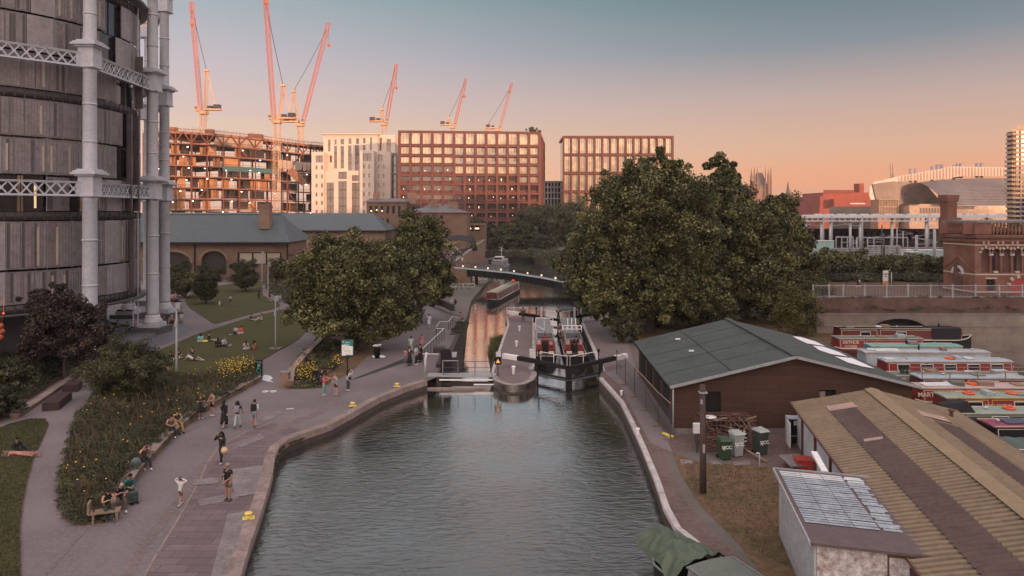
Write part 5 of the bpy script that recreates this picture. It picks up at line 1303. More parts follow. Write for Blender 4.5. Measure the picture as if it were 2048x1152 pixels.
m = MB(); xa, xb = X(1592,Yc), X(2010,Yc); m.box(xa,xb,Yc,Yc+60,Zp(434.5,Yc),Zp(431,Yc)); m.box(xa,xb,Yc-.5,Yc,Zp(436,Yc),Zp(430.5,Yc)); m.build('roof_slab','offwhite',t)
m = MB(); m.box(xa,X(1885,Yc),Yc-.3,Yc+.2,Zp(443,Yc),Zp(441,Yc)); 
for k in range(28): xx = xa+(X(1885,Yc)-xa)*k/27; m.box(xx-.12,xx+.12,Yc-.2,Yc+.1,Zp(441,Yc),Zp(435,Yc))
m.build('truss','offwhite',t)
m = MB()
for px in (1615,1646,1664,1704,1724,1788,1857,1925,1980): xx = X(px,Yc); m.tube([(xx,Yc+1,3.8),(xx,Yc+1,Zp(436,Yc))],.36,8)
parts(m,'column','offwhite',t)
m = MB()
for k in range(34): xx = xa+6+k*1.55; m.cbox((xx,Yc+2+k%2,Zp(429.5,Yc)),(.9,1.2,.5))
m.build('rooflights','offwhite',t)
t = thing('brick_viaduct','dark brick arcade in shade under the white canopy','viaduct',(100,215,3.8))
m = MB(); vx0, vx1 = X(1600,215), X(1900,215); n = 24; hol = [(vx0+(vx1-vx0)*(k+.2)/n, vx0+(vx1-vx0)*(k+.8)/n, 4.6, 6.6, .9) for k in range(n)]
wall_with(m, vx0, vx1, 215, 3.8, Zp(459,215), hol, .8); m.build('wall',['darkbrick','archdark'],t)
m = MB(); m.box(vx0,vx1,214.6,215.9,Zp(459,215),Zp(457.5,215)); m.build('coping','darkmetal',t)
#  far skyline right
M['crickmetal'] = pm('ribbed_silver_metal', (.36,.34,.36), rough=.5, vs=.05, var=.3, metal=.5, bst=0, col2=(.22,.20,.22))
M['farred'] = pm('far_red_brick', (.34,.085,.055), vs=.08, var=.3)
M['lattan'] = pm('terracotta_cladding', (.46,.24,.15), vs=.1, var=.3)
M['fartan'] = pm('far_tan_stone', (.48,.35,.26), vs=.1, var=.3)
t = thing('arched_metal_laboratory','big laboratory building with curved silver ribbed roofs and rows of steel flues','building',(X(1890,350),350,0))
Yk = 350
def kp(px, py, dy=0): return V(px, py, Yk+dy)
m = MB()
prof = [(1738,428),(1738,400),(1740,380),(1748,367),(1765,360)]
sh = []
nz = 10
for i, (px,py) in enumerate([(1754,428),(1744,410),(1739,392),(1740,374),(1748,364),(1775,358)]):
 sh.append([kp(px,py,0), kp(1738+ (px-1738)*.6+60, py-4, 60)])
for i in range(len(sh)-1): m._a([sh[i][0],sh[i][1],sh[i+1][1],sh[i+1][0]],[(0,1,2,3)])
nose = [(1739,392),(1740,374),(1748,364),(1775,358),(1790,364),(1785,380),(1768,400),(1760,428),(1754,428),(1744,410)]
m._a([kp(a,b,-.5) for a,b in nose],[tuple(range(len(nose)))])
m.build('end_shell','crickmetal',t)
m = MB(); up = [(1740,374),(1775,358),(1800,352),(1880,338),(1900,333),(2060,336)]
lo_ = [(1740,378),(1775,365),(1803,363),(1880,358),(1930,352),(2060,352)]
for i in range(len(up)-1):
 a,b,c,d = kp(*lo_[i],0),kp(*lo_[i+1],0),kp(*up[i+1],0),kp(*up[i],0)
 m._a([a,b,c,d,kp(up[i][0],up[i][1]+3,50),kp(up[i+1][0],up[i+1][1]+3,50)],[(0,1,2,3),(3,2,5,4)])
m.build('plant_screen','palestone',t)
m = MB()
for k in range(40): px = 1803+k*6.4; yy = np.interp(px,[1800,1880,1900,2060],[353,339,334,337]); yl = np.interp(px,[1800,1880,1930,2060],[363,357,352,352]); m.beam(kp(px,yy,-1),kp(px,yl,-1),.35)
m.build('louvre','fartan',t)
m = MB(); nr = 26
for i in range(nr):
 u0 = i/nr; u1 = (i+1)/nr
 def vp(u, px):
  an = u*math.pi/2; yb = 411; yt = np.interp(px,[1830,1880,1960,2060],[366,360,356,356])
  py = yb-(yb-yt)*math.sin(an); return V(px, py, Yk-16+16*(1-math.cos(an)))
 for j in range(12):
  p0 = 1838+ (2060-1838)*j/12; p1 = 1838+(2060-1838)*(j+1)/12
  ed = 1888-50*math.sin(min(1,u0)*math.pi/2)**1.5
  if p1 < ed: continue
  p0 = max(p0, ed)
  a,b,c,d = vp(u0,p0),vp(u0,p1),vp(u1-.003,p1),vp(u1-.003,p0)
  d_ = (0,-.55*(1),0)
  m._a([(a[0],a[1]-.7,a[2]),(b[0],b[1]-.7,b[2]),c,d],[(0,1,2,3)])
m.build('barrel_roof','crickmetal',t)
m = MB(); m._a([kp(1760,362,1),kp(1850,366,1),kp(1888,411,1),kp(1885,430,1),kp(1745,430,1)],[(0,1,2,3,4)]); m.box(X(1745,352),X(2060,352),352,400,0,Zp(412,352)); m.build('front_wall','bronzeglass',t)
m = MB(); m._a([kp(1745,368,-1),kp(1790,362,-1),kp(1800,372,-1),kp(1803,430,-1),kp(1792,430,-1),kp(1760,430,-1)],[(0,1,2,3,4,5)]); m.build('terracotta_wall','bronzeglass',t)
m = MB(); m.box(X(1752,345),X(1793,345),343,350,0,Zp(399,345)); m.mi=1
for k in range(13): xx = X(1754+k*3.1,345); m.box(xx-.16,xx+.16,342.6,343,Zp(429,345),Zp(400,345))
for yy in (399,414): m.box(X(1752,345),X(1793,345),342.5,343,Zp(yy,345)-.2,Zp(yy,345)+.2)
m.build('fin_screen',['lattan','fartan'],t)
m = MB(); m.box(X(1814,340),X(1905,340),338,350,0,Zp(411,340)); m.box(X(1834,340),X(1900,340),338.5,348,Zp(411,340),Zp(408,340)); m.build('entrance_block','fartan',t)
m = MB()
for k in range(12): xx = X(1838+k*5.8,340); m.box(xx-.45,xx+.45,337.7,338,Zp(426,340),Zp(416,340))
parts(m,'small_window','bronzeglass',t)
for k,(px,y0,w_) in enumerate([(1821,337,5),(1831,337,5),(1864,333,5),(1875,329,7),(1884,329,6),(1908,330,6),(1915,327,6),(1922,327,6),(1954,326,6),(1963,326,6)]):
 m = MB(); q = kp(px,y0,6); m.tube([(q[0],q[1],q[2]-7.5),(q[0],q[1],q[2])], w_/2*.25, 12); m.build('flue','crickmetal',t)
t = thing('twin_far_chimney','pair of slim tan flues standing behind the laboratory','chimney',(X(1784,420),420,0))
for px in (1782,1786.5): MB().tube([(X(px,420),420,5),(X(px,420),420,Zp(327,420))],.55,10).build('flue','fartan',t)
t = thing('red_brick_library','stepped dark red brick library block left of the silver laboratory','building',(X(1690,480),480,0))
m = MB(); Yl = 480
for a,b,c,dy in ((1646,1738,385,6),(1640,1744,392,0),(1668,1740,398,-6)): m.box(X(a,Yl+dy),X(b,Yl+dy),Yl+dy,Yl+40,0,Zp(c,Yl+dy))
m.box(X(1636,470),X(1746,470),468,480,0,Zp(417,470)); m.build('wall','farred',t)
m = MB(); m.box(X(1716,490),X(1725,490),488,496,0,Zp(367,490)); m.build('tower','farred',t)
m = MB()
for r_,yy in ((0,406),(1,414)):
 for k in range(6): m.box(X(1700+k*5,474),X(1703.6+k*5,474),473.4,473.9,Zp(yy+2.4,474),Zp(yy,474))
parts(m,'window','white',t)
m = MB(); m.box(X(1647,486),X(1707,486),485.7,486,Zp(386,486),Zp(380,486)); m.mi=1
for k in range(14): xx = X(1648+k*4.3,486); m.box(xx-.1,xx+.1,485.5,485.7,Zp(386,486),Zp(380,486))
m.build('roof_storey',['farred','rust'],t)
M['farbrick'] = pm('far_gothic_brick', (.33,.19,.14), vs=.06, var=.4)
M['farslate'] = pm('far_gothic_roof', (.14,.11,.11), vs=.1)
t = thing('gothic_clock_towers','hazy gothic brick hotel tower with clustered pinnacles on the skyline above the tree','building',(X(1522,700),700,0))
Yg = 700; m = MB(); m.box(X(1506,Yg),X(1538,Yg),Yg,Yg+14,0,Zp(372,Yg)); m.build('wall','farbrick',t)
for px, yb, yt, w_ in ((1503,372,341,5),(1509,372,338,4),(1537,372,340,5),(1542,372,336,4),(1515,362,338,2.5),(1531,362,337,2.5)):
 m = MB(); q = V(px,yb,Yg-2); w2 = w_/2*.5; m.lathe([(w2,-20),(w2,(Zp(yt,Yg)-q[2])*.45),(w2*1.15,(Zp(yt,Yg)-q[2])*.5),(.12,Zp(yt-4,Yg)-q[2])],q,8); m.build('turret','farbrick',t)
m = MB(); q = V(1523,372,Yg); r = 5.2; zt_ = Zp(345,Yg)-q[2]; m._a([(q[0]-6.5,q[1],q[2]),(q[0]+6.5,q[1],q[2]),(q[0]+6.5,q[1]+12,q[2]),(q[0]-6.5,q[1]+12,q[2]),(q[0]-2.2,q[1]+4,q[2]+zt_),(q[0]+2.2,q[1]+4,q[2]+zt_),(q[0]+2.2,q[1]+8,q[2]+zt_),(q[0]-2.2,q[1]+8,q[2]+zt_)],[(0,1,5,4),(1,2,6,5),(2,3,7,6),(3,0,4,7),(4,5,6,7)]); m.build('steep_roof','farslate',t)
m = MB(); 
for k in range(4): m.box(X(1511+k*7,Yg)-.6,X(1511+k*7,Yg)+.6,Yg-.3,Yg,Zp(371,Yg)+.0-8,Zp(372,Yg)-2)
parts(m,'window','bronzeglass',t)
t = thing('gothic_spire','thin gothic spire and gabled roofs right of the clustered pinnacles','building',(X(1576,640),640,0))
m = MB(); q = V(1576,386,640); m.lathe([(2.2,-12),(2.2,-2),(1.9,0),(.1,11)],q,8); m.build('spire','farslate',t)
m = MB(); m.box(X(1560,640),X(1598,640),640,652,0,Zp(397,640)); hiproof(m, X(1558,640),X(1600,640),638,654,Zp(397,640),Zp(388,640),6,2); m.mi=1
for k in range(6): m.box(X(1564+k*5.5,640),X(1566+k*5.5,640),639.6,640,Zp(412,640),Zp(402,640))
m.build('wall',['farbrick','bronzeglass'],t)
t = thing('observation_wheel','faint distant observation wheel on the horizon','ferris wheel',(X(1614,3300),3300,0))
q = V(1614,397,3300); m = MB(); TT = Matrix.Rotation(R(90),3,'X'); m.torus(q,21.5,.9,40,5,TT); m.torus(q,19.5,.5,40,5,TT)
for k in range(16): a = 2*math.pi*k/16; m.beam(q,(q[0]+20*math.cos(a),q[1],q[2]+20*math.sin(a)),.25)
m.build('rim','fartan',t); m = MB(); m.beam(q,(q[0]-12,q[1],0),1.4); m.beam(q,(q[0]+12,q[1],0),1.4); m.build('legs','fartan',t)
m = MB(); [m.ball((q[0]+23.4*math.cos(2*math.pi*k/24),q[1],q[2]+23.4*math.sin(2*math.pi*k/24)),1.3,6,4) for k in range(24)]; m.build('capsules','fartan',t)
fb = random.Random(9)
for k,(px0,px1,yt,Y,mt,lb) in enumerate([(1597,1606,418,560,'fartan','small tan far building left of the wheel'),(1602,1624,407,900,'fartan','grey far block under the wheel'),(1622,1640,404,620,'fartan','pale far block between the wheel and the red library'),(1590,1600,400,600,'farbrick','dark far gable beside the tree'),(1744,1752,402,600,'fartan','sliver of tan building right of the red library')]):
 t = thing('far_building',lb,'building',(X(px0,Y),Y,0)); m = MB(); m.box(X(px0,Y),X(px1,Y),Y,Y+20,0,Zp(yt,Y)); m.build('wall',mt,t)
 m = MB(); nx = max(2,int((px1-px0)/4))
 for i in range(nx):
  for j in range(4): xx = X(px0,Y)+(X(px1,Y)-X(px0,Y))*(i+.5)/nx; zz = Zp(yt,Y)-3-j*4; m.box(xx-.6,xx+.6,Y-.3,Y,zz-1,zz+1)
 parts(m,'window','bronzeglass',t); m = MB(); m.box(X(px0,Y)+1,X(px1,Y)-1,Y+3,Y+12,Zp(yt,Y),Zp(yt,Y)+2); m.build('roof','farslate',t)
t = thing('stepped_concrete_tower','tall concrete flats with stepped balconies cut by the right edge of the photo','building',(X(2040,200),200,0))
Yp = 205; xa = X(2016,Yp)
m = MB(); m.prism([(X(2024,Yp),Yp),(X(2100,Yp),Yp),(X(2100,Yp)*1.07,Yp*1.07),(X(2024,Yp)*1.07,Yp*1.07)],3.8,Zp(258,Yp)); m.prism([(X(2044,Yp)+.2,Yp+2),(X(2100,Yp),Yp+2),(X(2100,Yp)*1.05,Yp*1.05),(X(2046,Yp)*1.05,Yp*1.05)],Zp(258,Yp),Zp(248,Yp)); m.build('wall','fartan',t)
m = MB()
for k in range(20):
 z = Zp(268+k*9,Yp); w_ = 2014 if 5 < k < 14 else 2016; m.box(X(w_,Yp),X(2030,Yp),Yp-2.0,Yp+1,z-.55,z)
 m.box(X(w_,Yp),X(w_,Yp)+.15,Yp-2,Yp+1,z,z+.2)
m.build('balcony','fartan',t)
m = MB(); m.box(X(2019,Yp),X(2024,Yp)-.02,Yp-1,Yp+1,3.8,Zp(264,Yp)); m.build('bay_wall','rust',t)
m = MB()
for k in range(20): z = Zp(268+k*9,Yp); m.box(X(2031,Yp),X(2039,Yp),Yp-.2,Yp-.05,z+.1,z+.9); m.box(X(2041,Yp),X(2060,Yp),Yp-.2,Yp-.05,z+.1,z+.9)
parts(m,'window','darkglass',t)
m = MB(); m.box(X(2038,Yp)+.1,X(2041,Yp)-.1,Yp-.5,Yp,3.8,Zp(262,Yp)); m.build('fin','greymetal',t)
#  unseen blocks added behind the camera to keep low sun off the foreground
def behind(label, c, w_, d_, h, mt):
 t = thing('shade_block', label, 'building', (c[0],c[1],0), math.atan2(-.62,-.78)*-1, group='unseen shade blocks added behind the viewpoint')
 ang = math.atan2(.62,.78); t.rotation_euler = (0,0,ang)
 m = MB(); m.cbox((0,0,h/2),(w_,d_,h)); m.build('wall',mt,t,local=True)
 m = MB(); m.cbox((0,0,h+.3),(w_+.8,d_+.8,.6)); m.cbox((w_*.2,0,h+1.8),(w_*.2,d_*.5,2.6)); m.build('roof','roofzinc',t,local=True)
 for s in (-1,1):
  m = MB()
  for k in range(int(h/3.3)-1):
   for i in range(int(w_/3.5)): m.cbox((-w_/2+2+i*3.5,s*(d_/2+.02),2.2+k*3.3),(1.9,.12,1.7))
  o = m.build('windows','darkglass',t,local=True)
n2 = Vector((.78,.62,0)); s2_ = Vector((.62,-.78,0))
for k,(pc,dist,w_,h) in enumerate([(-62,150,60,56),(-8,178,64,60),(48,150,64,58),(104,178,64,45),(160,150,60,46),(212,178,58,38),(258,150,48,32)]):
 c = n2*pc + s2_*dist; behind('unseen tan block added behind the viewpoint for shade, number of storeys %d'%int(h/3.3), (c.x,c.y), w_, 16, h, 'stockbrick')
from mathutils import noise as mnoise
#  sheds
def boards(name, c1, c2, bh=.16):
 return brickm(name, c1, c2, tuple(x*.35 for x in c1), 3.2, bh, .012, .45, bst=.6)
M['brownboards'] = boards('brown_weatherboard', (.098,.050,.037), (.070,.038,.03), .14)
M['feltroof'] = pm('green_grey_felt', (.064,.078,.075), vs=.5, var=.3, bs=60, bst=.3, grain=.3, rough=.9)
M['tanroof'] = pm('tan_corrugated', (.215,.158,.100), vs=.5, var=.3, bst=.3, col2=(.14,.103,.07), rough=.85)
M['tanshade'] = pm('painted_trough_shade', (.150,.110,.070), vs=.5, var=.4)  # darker tone painted in the troughs to stand in for corrugation shading
M['maroonshade'] = pm('painted_rooflight_shade', (.06,.038,.034), vs=1)  # same painted trough shading for the rooflight strips
M['rooffelt0'] = pm('seam_felt', (.05,.055,.055))
M['maroonroof'] = pm('maroon_rooflight', (.095,.060,.052), vs=1, var=.3, rough=.8)
M['pinkroof'] = pm('faded_pink_sheet', (.38,.26,.22), vs=2)
M['whitecorr'] = pm('white_cladding', (.46,.48,.52), rough=.6, vs=1, var=.25)
M['rooflight'] = pm('white_rooflight', (.75,.74,.77), rough=.6, var=.1)
t = thing('brown_boarded_shed','long brown boarded shed with a green-grey felt roof and white roof patches','shed',(17,49,0))
SX = lambda y: (y-42)*.028
x0, x1, y0, y1 = 9.75, 24.0, 42.0, 56.0; ze, zr = 2.95, 4.72; xm = 16.9
m = MB(); door = (X(1411,42),X(1442,42),.35,Zp(783,42),0)
zt_ = ze
wall_with(m, x0, x1, y0, .35, ze-.15, [door,(X(1638,42),X(1672,42),1.6,ze-.3,0)], .25)
m.mi = 0; m._a([(x0,y0,ze-.15),(x1,y0,ze-.15),(x1,y0,ze),(xm,y0,zr-.08),(x0,y0,ze),(x0,y0+.25,ze-.15),(x1,y0+.25,ze-.15),(x1,y0+.25,ze),(xm,y0+.25,zr-.08),(x0,y0+.25,ze)],[(0,1,2,3,4),(9,8,7,6,5)])
m.prism([(x0,y0+.26),(x0+.2,y0+.26),(x0+.2+SX(y1),y1),(x0+SX(y1),y1)],.35,ze); m.prism([(x1-.2,y0+.26),(x1,y0+.26),(x1+SX(y1),y1),(x1-.2+SX(y1),y1)],.35,ze)
m.build('wall',['brownboards','black'],t)
m = MB(); m.prism([(x0-.04,y0-.05),(x1+.04,y0-.05),(x1+SX(y1)+.04,y1),(x0+SX(y1)-.04,y1)],0,.35); m.build('plinth','paleslab',t)
def slope(m, a, b, c, d, th=.12): 
 v = [Vector(q) for q in (a,b,c,d)]; w_ = [q-Vector((0,0,th)) for q in v]; m._a([tuple(q) for q in v+w_],[(0,1,2,3),(7,6,5,4),(0,4,5,1),(1,5,6,2),(2,6,7,3),(3,7,4,0)])
ov = .35
m = MB(); s_ = SX(y1+.4)
A = (x0-ov,y0-.35,ze-.03); B_ = (xm,y0-.35,zr); C_ = (xm+s_,y1+.4,zr); D_ = (x0-ov+s_,y1+.4,ze-.03); slope(m,A,B_,C_,D_)
E_ = (x1+ov,y0-.35,ze-.03); G_ = (x1+ov+s_,y1+.4,ze-.03); slope(m,(xm+.002,y0-.35,zr),E_,G_,(xm+.002+s_,y1+.4,zr)); m.build('roof','feltroof',t)
m = MB(); m.beam((xm,y0-.37,zr+.05),(xm+s_,y1+.42,zr+.05),.35,.1); m.build('ridge_cap','feltroof',t)
m = MB(); q = lambda u,y: (xm-(xm-x0+ov)*u+SX(y),y,zr-(zr-ze)*u+.012)
m.beam(q(.5,y0-.3),q(.5,y1+.3),.05,.02)
for yy in (44.6,47.4,50.2,53): m.beam(q(.02,yy),q(.98,yy),.03,.014)
m.build('felt_seam','rooffelt0',t)
m = MB(); 
for k in range(26): f = (k+.5)/26; m.cbox((x0-ov+.02+s_*f,y0-.3+(y1-y0+.6)*f,ze-.14),(.1,.34,.12))
m.build('rafter_ends','black',t)
m = MB(); m.beam((x0-ov,y0-.38,ze-.06),(xm,y0-.38,zr-.03),.06,.16); m.beam((xm,y0-.38,zr-.03),(x1+ov,y0-.38,ze-.06),.06,.16); m.build('bargeboard','greymetal',t)
m = MB(); kk = (zr-ze)/(x1+ov-xm)
def onroof(px, py, lift=.03):
 a_, b_ = (px-CX)/F, (py-HY)/F; Y_ = (HC-zr-lift-kk*(xm-1.176))/(b_-kk*(a_-.028)); return (a_*Y_, Y_, HC-b_*Y_)
for q_ in ([(1585,672.5),(1602,674),(1631,683),(1650,692),(1615,687),(1599,680)],[(1625.5,691),(1646,693),(1678,704),(1695,713),(1662,708),(1638,700)],[(1669,712.5),(1704,716),(1750,737),(1725,733),(1696,725)]): m._a([onroof(*p) for p in q_][::-1],[tuple(range(len(q_)))])
parts(m,'rooflight','rooflight',t)
m = MB()
for (px,py) in ((1387,680),(1429,714)):
 a = V(px,py,1); 
 yy = 53 if px < 1400 else 48.5; u = .62; m.cbox((xm-(xm-x0+ov)*u+SX(yy), yy, zr-(zr-ze)*u+.1),(.35,.12,.1))
parts(m,'roof_vent','rooflight',t)
m = MB(); xx = x0-.04
for k in range(4): yy = 43.6+k*3.1; m.prism([(xx+SX(yy),yy),(xx+.03+SX(yy),yy),(xx+.03+SX(yy),yy+1.7),(xx+SX(yy),yy+1.7)],1.0,2.3)
parts(m,'side_window','black',t)
m = MB(); m.box(X(1638,42)+.08,X(1652,42),42.1,42.2,1.7,ze-.4); m.build('door','coping',t)
m = MB(); m.tube([(x0-.15,y0-.3,.1),(x0-.15,y0-.3,ze-.1)],.05,6); m.build('drainpipe','greymetal',t)
t = thing('site_fence','temporary mesh fence with a pale top rail along the side of the brown shed','fence',(9,48,0))
m = MB(); fl = [P(1258,738),P(1275,790),P(1296,838),P(1316,866),P(1338,893)]; fl = [(8.6,57.5,0),(8.75,54,0),(8.85,50.5,0),(9.0,47,0),(9.1,43.6,0),(9.3,41.0,0)]
for a in fl: m.tube([a,(a[0],a[1],2.1)],.03,5)
for i in range(len(fl)-1):
 for zz in (.2,1.1): m.tube([(fl[i][0],fl[i][1],zz),(fl[i+1][0],fl[i+1][1],zz)],.018,4)
 for q in range(14): f = q/14; m.beam((fl[i][0]+(fl[i+1][0]-fl[i][0])*f,fl[i][1]+(fl[i+1][1]-fl[i][1])*f,.2),(fl[i][0]+(fl[i+1][0]-fl[i][0])*f,fl[i][1]+(fl[i+1][1]-fl[i][1])*f,2.1),.012)
m.build('mesh_panel','darkmetal',t)
m = MB(); [m.tube([(fl[i][0],fl[i][1],2.1),(fl[i+1][0],fl[i+1][1],2.1)],.03,5) for i in range(len(fl)-1)]; m.build('top_rail','wood',t)
for a in fl[1:]: m = MB(); m.cbox((a[0]-.12,a[1],.06),(.5,.2,.12),.25); m.build('foot_block','wood',t)
m = MB(); m.tube([P(1326,867,.1),P(1346,874,.1)],.1,8); tag(m.build('yellow_tube','yellowpaint'),'short yellow foam tube lying at the corner of the brown shed','tube')
t = thing('tan_corrugated_shed','low shed with a tan corrugated roof striped maroon by two rows of old rooflights','shed',(19,30,0))
ax = Vector((-.19,-.982,0)); wx = Vector((.982,-.19,0)); o0 = Vector((16.3,40.1,0)); LN = 26.0
def tp_(u, v, z): q = o0+ax*u+wx*v; return (q.x,q.y,z)
def rz_(v): return 2.42+(3.3-2.42)*(1-abs(v-4)/4)
def corr(m, v0, v1, u0, u1, lift=0., per=.32, amp=.045, mi=0):
 n = int((u1-u0)/per*4); vs = []; 
 for i in range(n+1):
  u = u0+(u1-u0)*i/n; h = amp*math.cos(2*math.pi*u/per)+lift
  vs.append(tp_(u,v0,rz_(v0)+h)); vs.append(tp_(u,v1,rz_(v1)+h))
 i0 = len(m.m); m.mi = mi; m._a(vs, [(2*i,2*i+2,2*i+3,2*i+1) for i in range(n)], True)
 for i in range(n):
  if i%4 in (1,2): m.m[i0+i] = 1  # trough faces take the darker painted shade
m = MB(); m.mi=0
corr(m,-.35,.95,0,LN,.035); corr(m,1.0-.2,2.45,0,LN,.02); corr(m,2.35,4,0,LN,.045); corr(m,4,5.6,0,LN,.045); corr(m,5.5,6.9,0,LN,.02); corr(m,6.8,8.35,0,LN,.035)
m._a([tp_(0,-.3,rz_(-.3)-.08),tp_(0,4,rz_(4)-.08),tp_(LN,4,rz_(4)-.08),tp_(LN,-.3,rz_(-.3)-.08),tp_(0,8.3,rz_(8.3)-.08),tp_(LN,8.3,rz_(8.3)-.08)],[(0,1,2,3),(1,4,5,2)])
m.build('roof',['tanroof','tanshade'],t)
m = MB(); corr(m,1.15,2.4,2.6,LN,.062); corr(m,5.45,6.6,4.6,LN,.062); corr(m,1.25,2.0,8.0,8.2,.075); m.build('maroon_rooflights',['maroonroof','maroonshade'],t)
m = MB(); corr(m,1.15,2.5,1.7,2.65,.07); corr(m,5.2,6.5,3.2,4.2,.07); corr(m,1.4,2.2,7.55,7.95,.08); parts(m,'pink_rooflight',['pinkroof','pinkroof'],t)
m = MB(); zz = 3.42
m._a([tp_(-.1,3.62,zz-.07),tp_(-.1,4,zz+.03),tp_(-.1,4.38,zz-.07),tp_(LN,3.62,zz-.07),tp_(LN,4,zz+.03),tp_(LN,4.38,zz-.07),tp_(-.1,4,zz-.1),tp_(LN,4,zz-.1)],[(0,3,4,1),(1,4,5,2),(0,1,2,6)]); m.build('ridge_cap',pm('ridge_tan',(.27,.195,.115),vs=1),t)
m = MB()
nn = int(LN/.12)
for v in (.05,7.95):
 vs = []
 for i in range(nn+1): u = LN*i/nn; q = Vector(tp_(u,v+(.02 if i%2 else -.02),0)); vs += [(q.x,q.y,0),(q.x,q.y,rz_(v)-.02)]
 m._a(vs,[(2*i,2*i+2,2*i+3,2*i+1) for i in range(nn)])
m._a([tp_(.05,.05,0),tp_(.05,7.95,0),tp_(.05,7.95,2.4),tp_(.05,4,3.25),tp_(.05,.05,2.4)],[(0,1,2,3,4)])
m.build('wall','whitecorr',t)
m = MB(); m.beam(tp_(-.05,-.32,2.36),tp_(LN,-.32,2.36),.1,.1); m.beam(tp_(-.05,8.32,2.36),tp_(LN,8.32,2.36),.1,.1)
for u in (1.6,4.6,7.6,10.6): m.beam(tp_(u,-.02,0),tp_(u,-.02,2.3),.1)
m.build('gutter','rust',t)
m = MB(); m.tube([tp_(2.2,7.2,rz_(7.2)),tp_(2.2,7.2,rz_(7.2)+.35)],.09,8); m.lathe([(.16,.33),(.17,.38),(.02,.48)],tp_(2.2,7.2,rz_(7.2)),10); m.build('roof_vent','rust',t)
M['skyroof'] = pm('blue_grey_sheet', (.42,.47,.51), rough=.45, vs=2.5, var=.6, col2=(.22,.24,.27), bst=.3)
M['rooffelt'] = pm('brown_felt', (.12,.085,.085), vs=2)
M['flaking'] = pm('flaking_white_paint', (.66,.64,.65), vs=4.5, var=.5, col2=(.25,.17,.14), bst=.5)
M['sidegrey'] = pm('grey_render', (.40,.41,.43), vs=2, var=.35)
t = thing('white_lean_to_shed','small flaking white shed with patched blue-grey sheet roof in the lower right corner','shed',(11,26,0))
o1 = Vector((11.0,29.0,0)); W1, L1 = 3.55, 6.3
def qp(u, v, z): q = o1+ax*u+wx*v; return (q.x,q.y,z)
zq = lambda u, v: 2.62-.03*v
m = MB(); m.prism([qp(.05,.05,0)[:2],qp(L1-.05,.05,0)[:2],qp(L1-.05,.12,0)[:2],qp(.05,.12,0)[:2]],0,2.45); m.prism([qp(.05,.12,0)[:2],qp(.12,.12,0)[:2],qp(.12,W1-.1,0)[:2],qp(.05,W1-.1,0)[:2]],0,2.45); m.build('side_wall','sidegrey',t)
m = MB(); m.prism([qp(L1-.10,.13,0)[:2],qp(L1-.02,.13,0)[:2],qp(L1-.02,W1-.1,0)[:2],qp(L1-.10,W1-.1,0)[:2]],0,2.42); m.build('front_wall','flaking',t)
m = MB(); m.prism([qp(L1-.02,2.25,0)[:2],qp(L1+.01,2.25,0)[:2],qp(L1+.01,2.3,0)[:2],qp(L1-.02,2.3,0)[:2]],0,2.4); m.prism([qp(L1-.02,2.3,0)[:2],qp(L1+.02,2.3,0)[:2],qp(L1+.02,3.1,0)[:2],qp(L1-.02,3.1,0)[:2]],2.28,2.38)
m.prism([qp(L1-.02,2.9,0)[:2],qp(L1+.02,2.9,0)[:2],qp(L1+.02,3.4,0)[:2],qp(L1-.02,3.4,0)[:2]],1.75,2.0); m.build('front_trim','rust',t)
m = MB(); slope(m, qp(-.15,-.12,zq(0,0)), qp(-.15,W1,zq(0,W1)), qp(L1+.2,W1,zq(0,W1)), qp(L1+.2,-.12,zq(0,0)),.09); m.build('roof','rooffelt',t)
m = MB(); 
for i in range(8):
 for j in range(4):
  u0 = .05+i*.62+.015*random.random(); v0 = .05+j*.80; u1 = u0+.595; v1 = v0+.78
  if j == 3: v1 = min(v1, W1-.05)
  if i == 0 : m.mi = 1
  else: m.mi = 0
  nn = 6 if j < 3 else 3
  for q in range(nn):
   a0 = u0+(u1-u0)*q/nn; a1 = a0+(u1-u0)/nn*.88; h = .012+.012*(q%2)+random.random()*.008
   b0 = v0 if j < 3 else v0+random.random()*.15; b1 = v1 if j < 3 else v1-random.random()*.2
   m._a([qp(a0,b0,zq(a0,b0)+h),qp(a1,b0,zq(a0,b0)+h),qp(a1,b1,zq(a0,b1)+h),qp(a0,b1,zq(a0,b1)+h)],[(3,2,1,0)])
m.build('roof_sheets',['skyroof','offwhite'],t)
m = MB(); m.beam(qp(-.16,-.14,2.6),qp(L1+.2,-.14,2.6),.06,.14); m.beam(qp(-.17,-.12,2.6),qp(-.17,W1,2.5),.06,.14); m.build('fascia','greymetal',t)
t = thing('timber_utility_post','tall dark weathered timber post standing alone on the dry grass','post',P(1406,986))
m = MB(); hz = .0; a = P(1406,986); h = HC-(770-HY)*a[1]/F; m.tube([(0,0,-.1),(0,0,h*.5),(-.02,0,h)],[.16,.145,.13],10); m.build('post','postwood',t,local=True)
m = MB(); m.cbox((0,-.16,h*.42),(.1,.03,.4)); m.cbox((0,0,h-.35),(.36,.36,.06)); m.cbox((-.1,-.12,h*.85),(.1,.08,.2)); m.build('fittings','greymetal',t,local=True)
a = P(1394,905); t = thing('meter_box','pale square meter box on a post beside the timber post','cabinet',a)
MB().cbox((0,0,1.35),(.42,.22,.55)).build('case','offwhite',t,local=True,bevel=.02); m = MB(); m.beam((0,0,0),(0,0,1.1),.1); m.tube([(.1,0,1.1),(.25,-.1,.6),(.1,-.1,.1)],.03,5); m.build('post','darkmetal',t,local=True)
a = P(1460,905); t = thing('mesh_store_cage','rusty timber and wire cage full of scrap against the brown shed','cage',(a[0],a[1],0))
cw, cd, ch = 3.0, 1.6, 1.75
m = MB(); 
for xx in np.linspace(-cw/2,cw/2,13): m.beam((xx,0,0),(xx,0,ch),.035); 
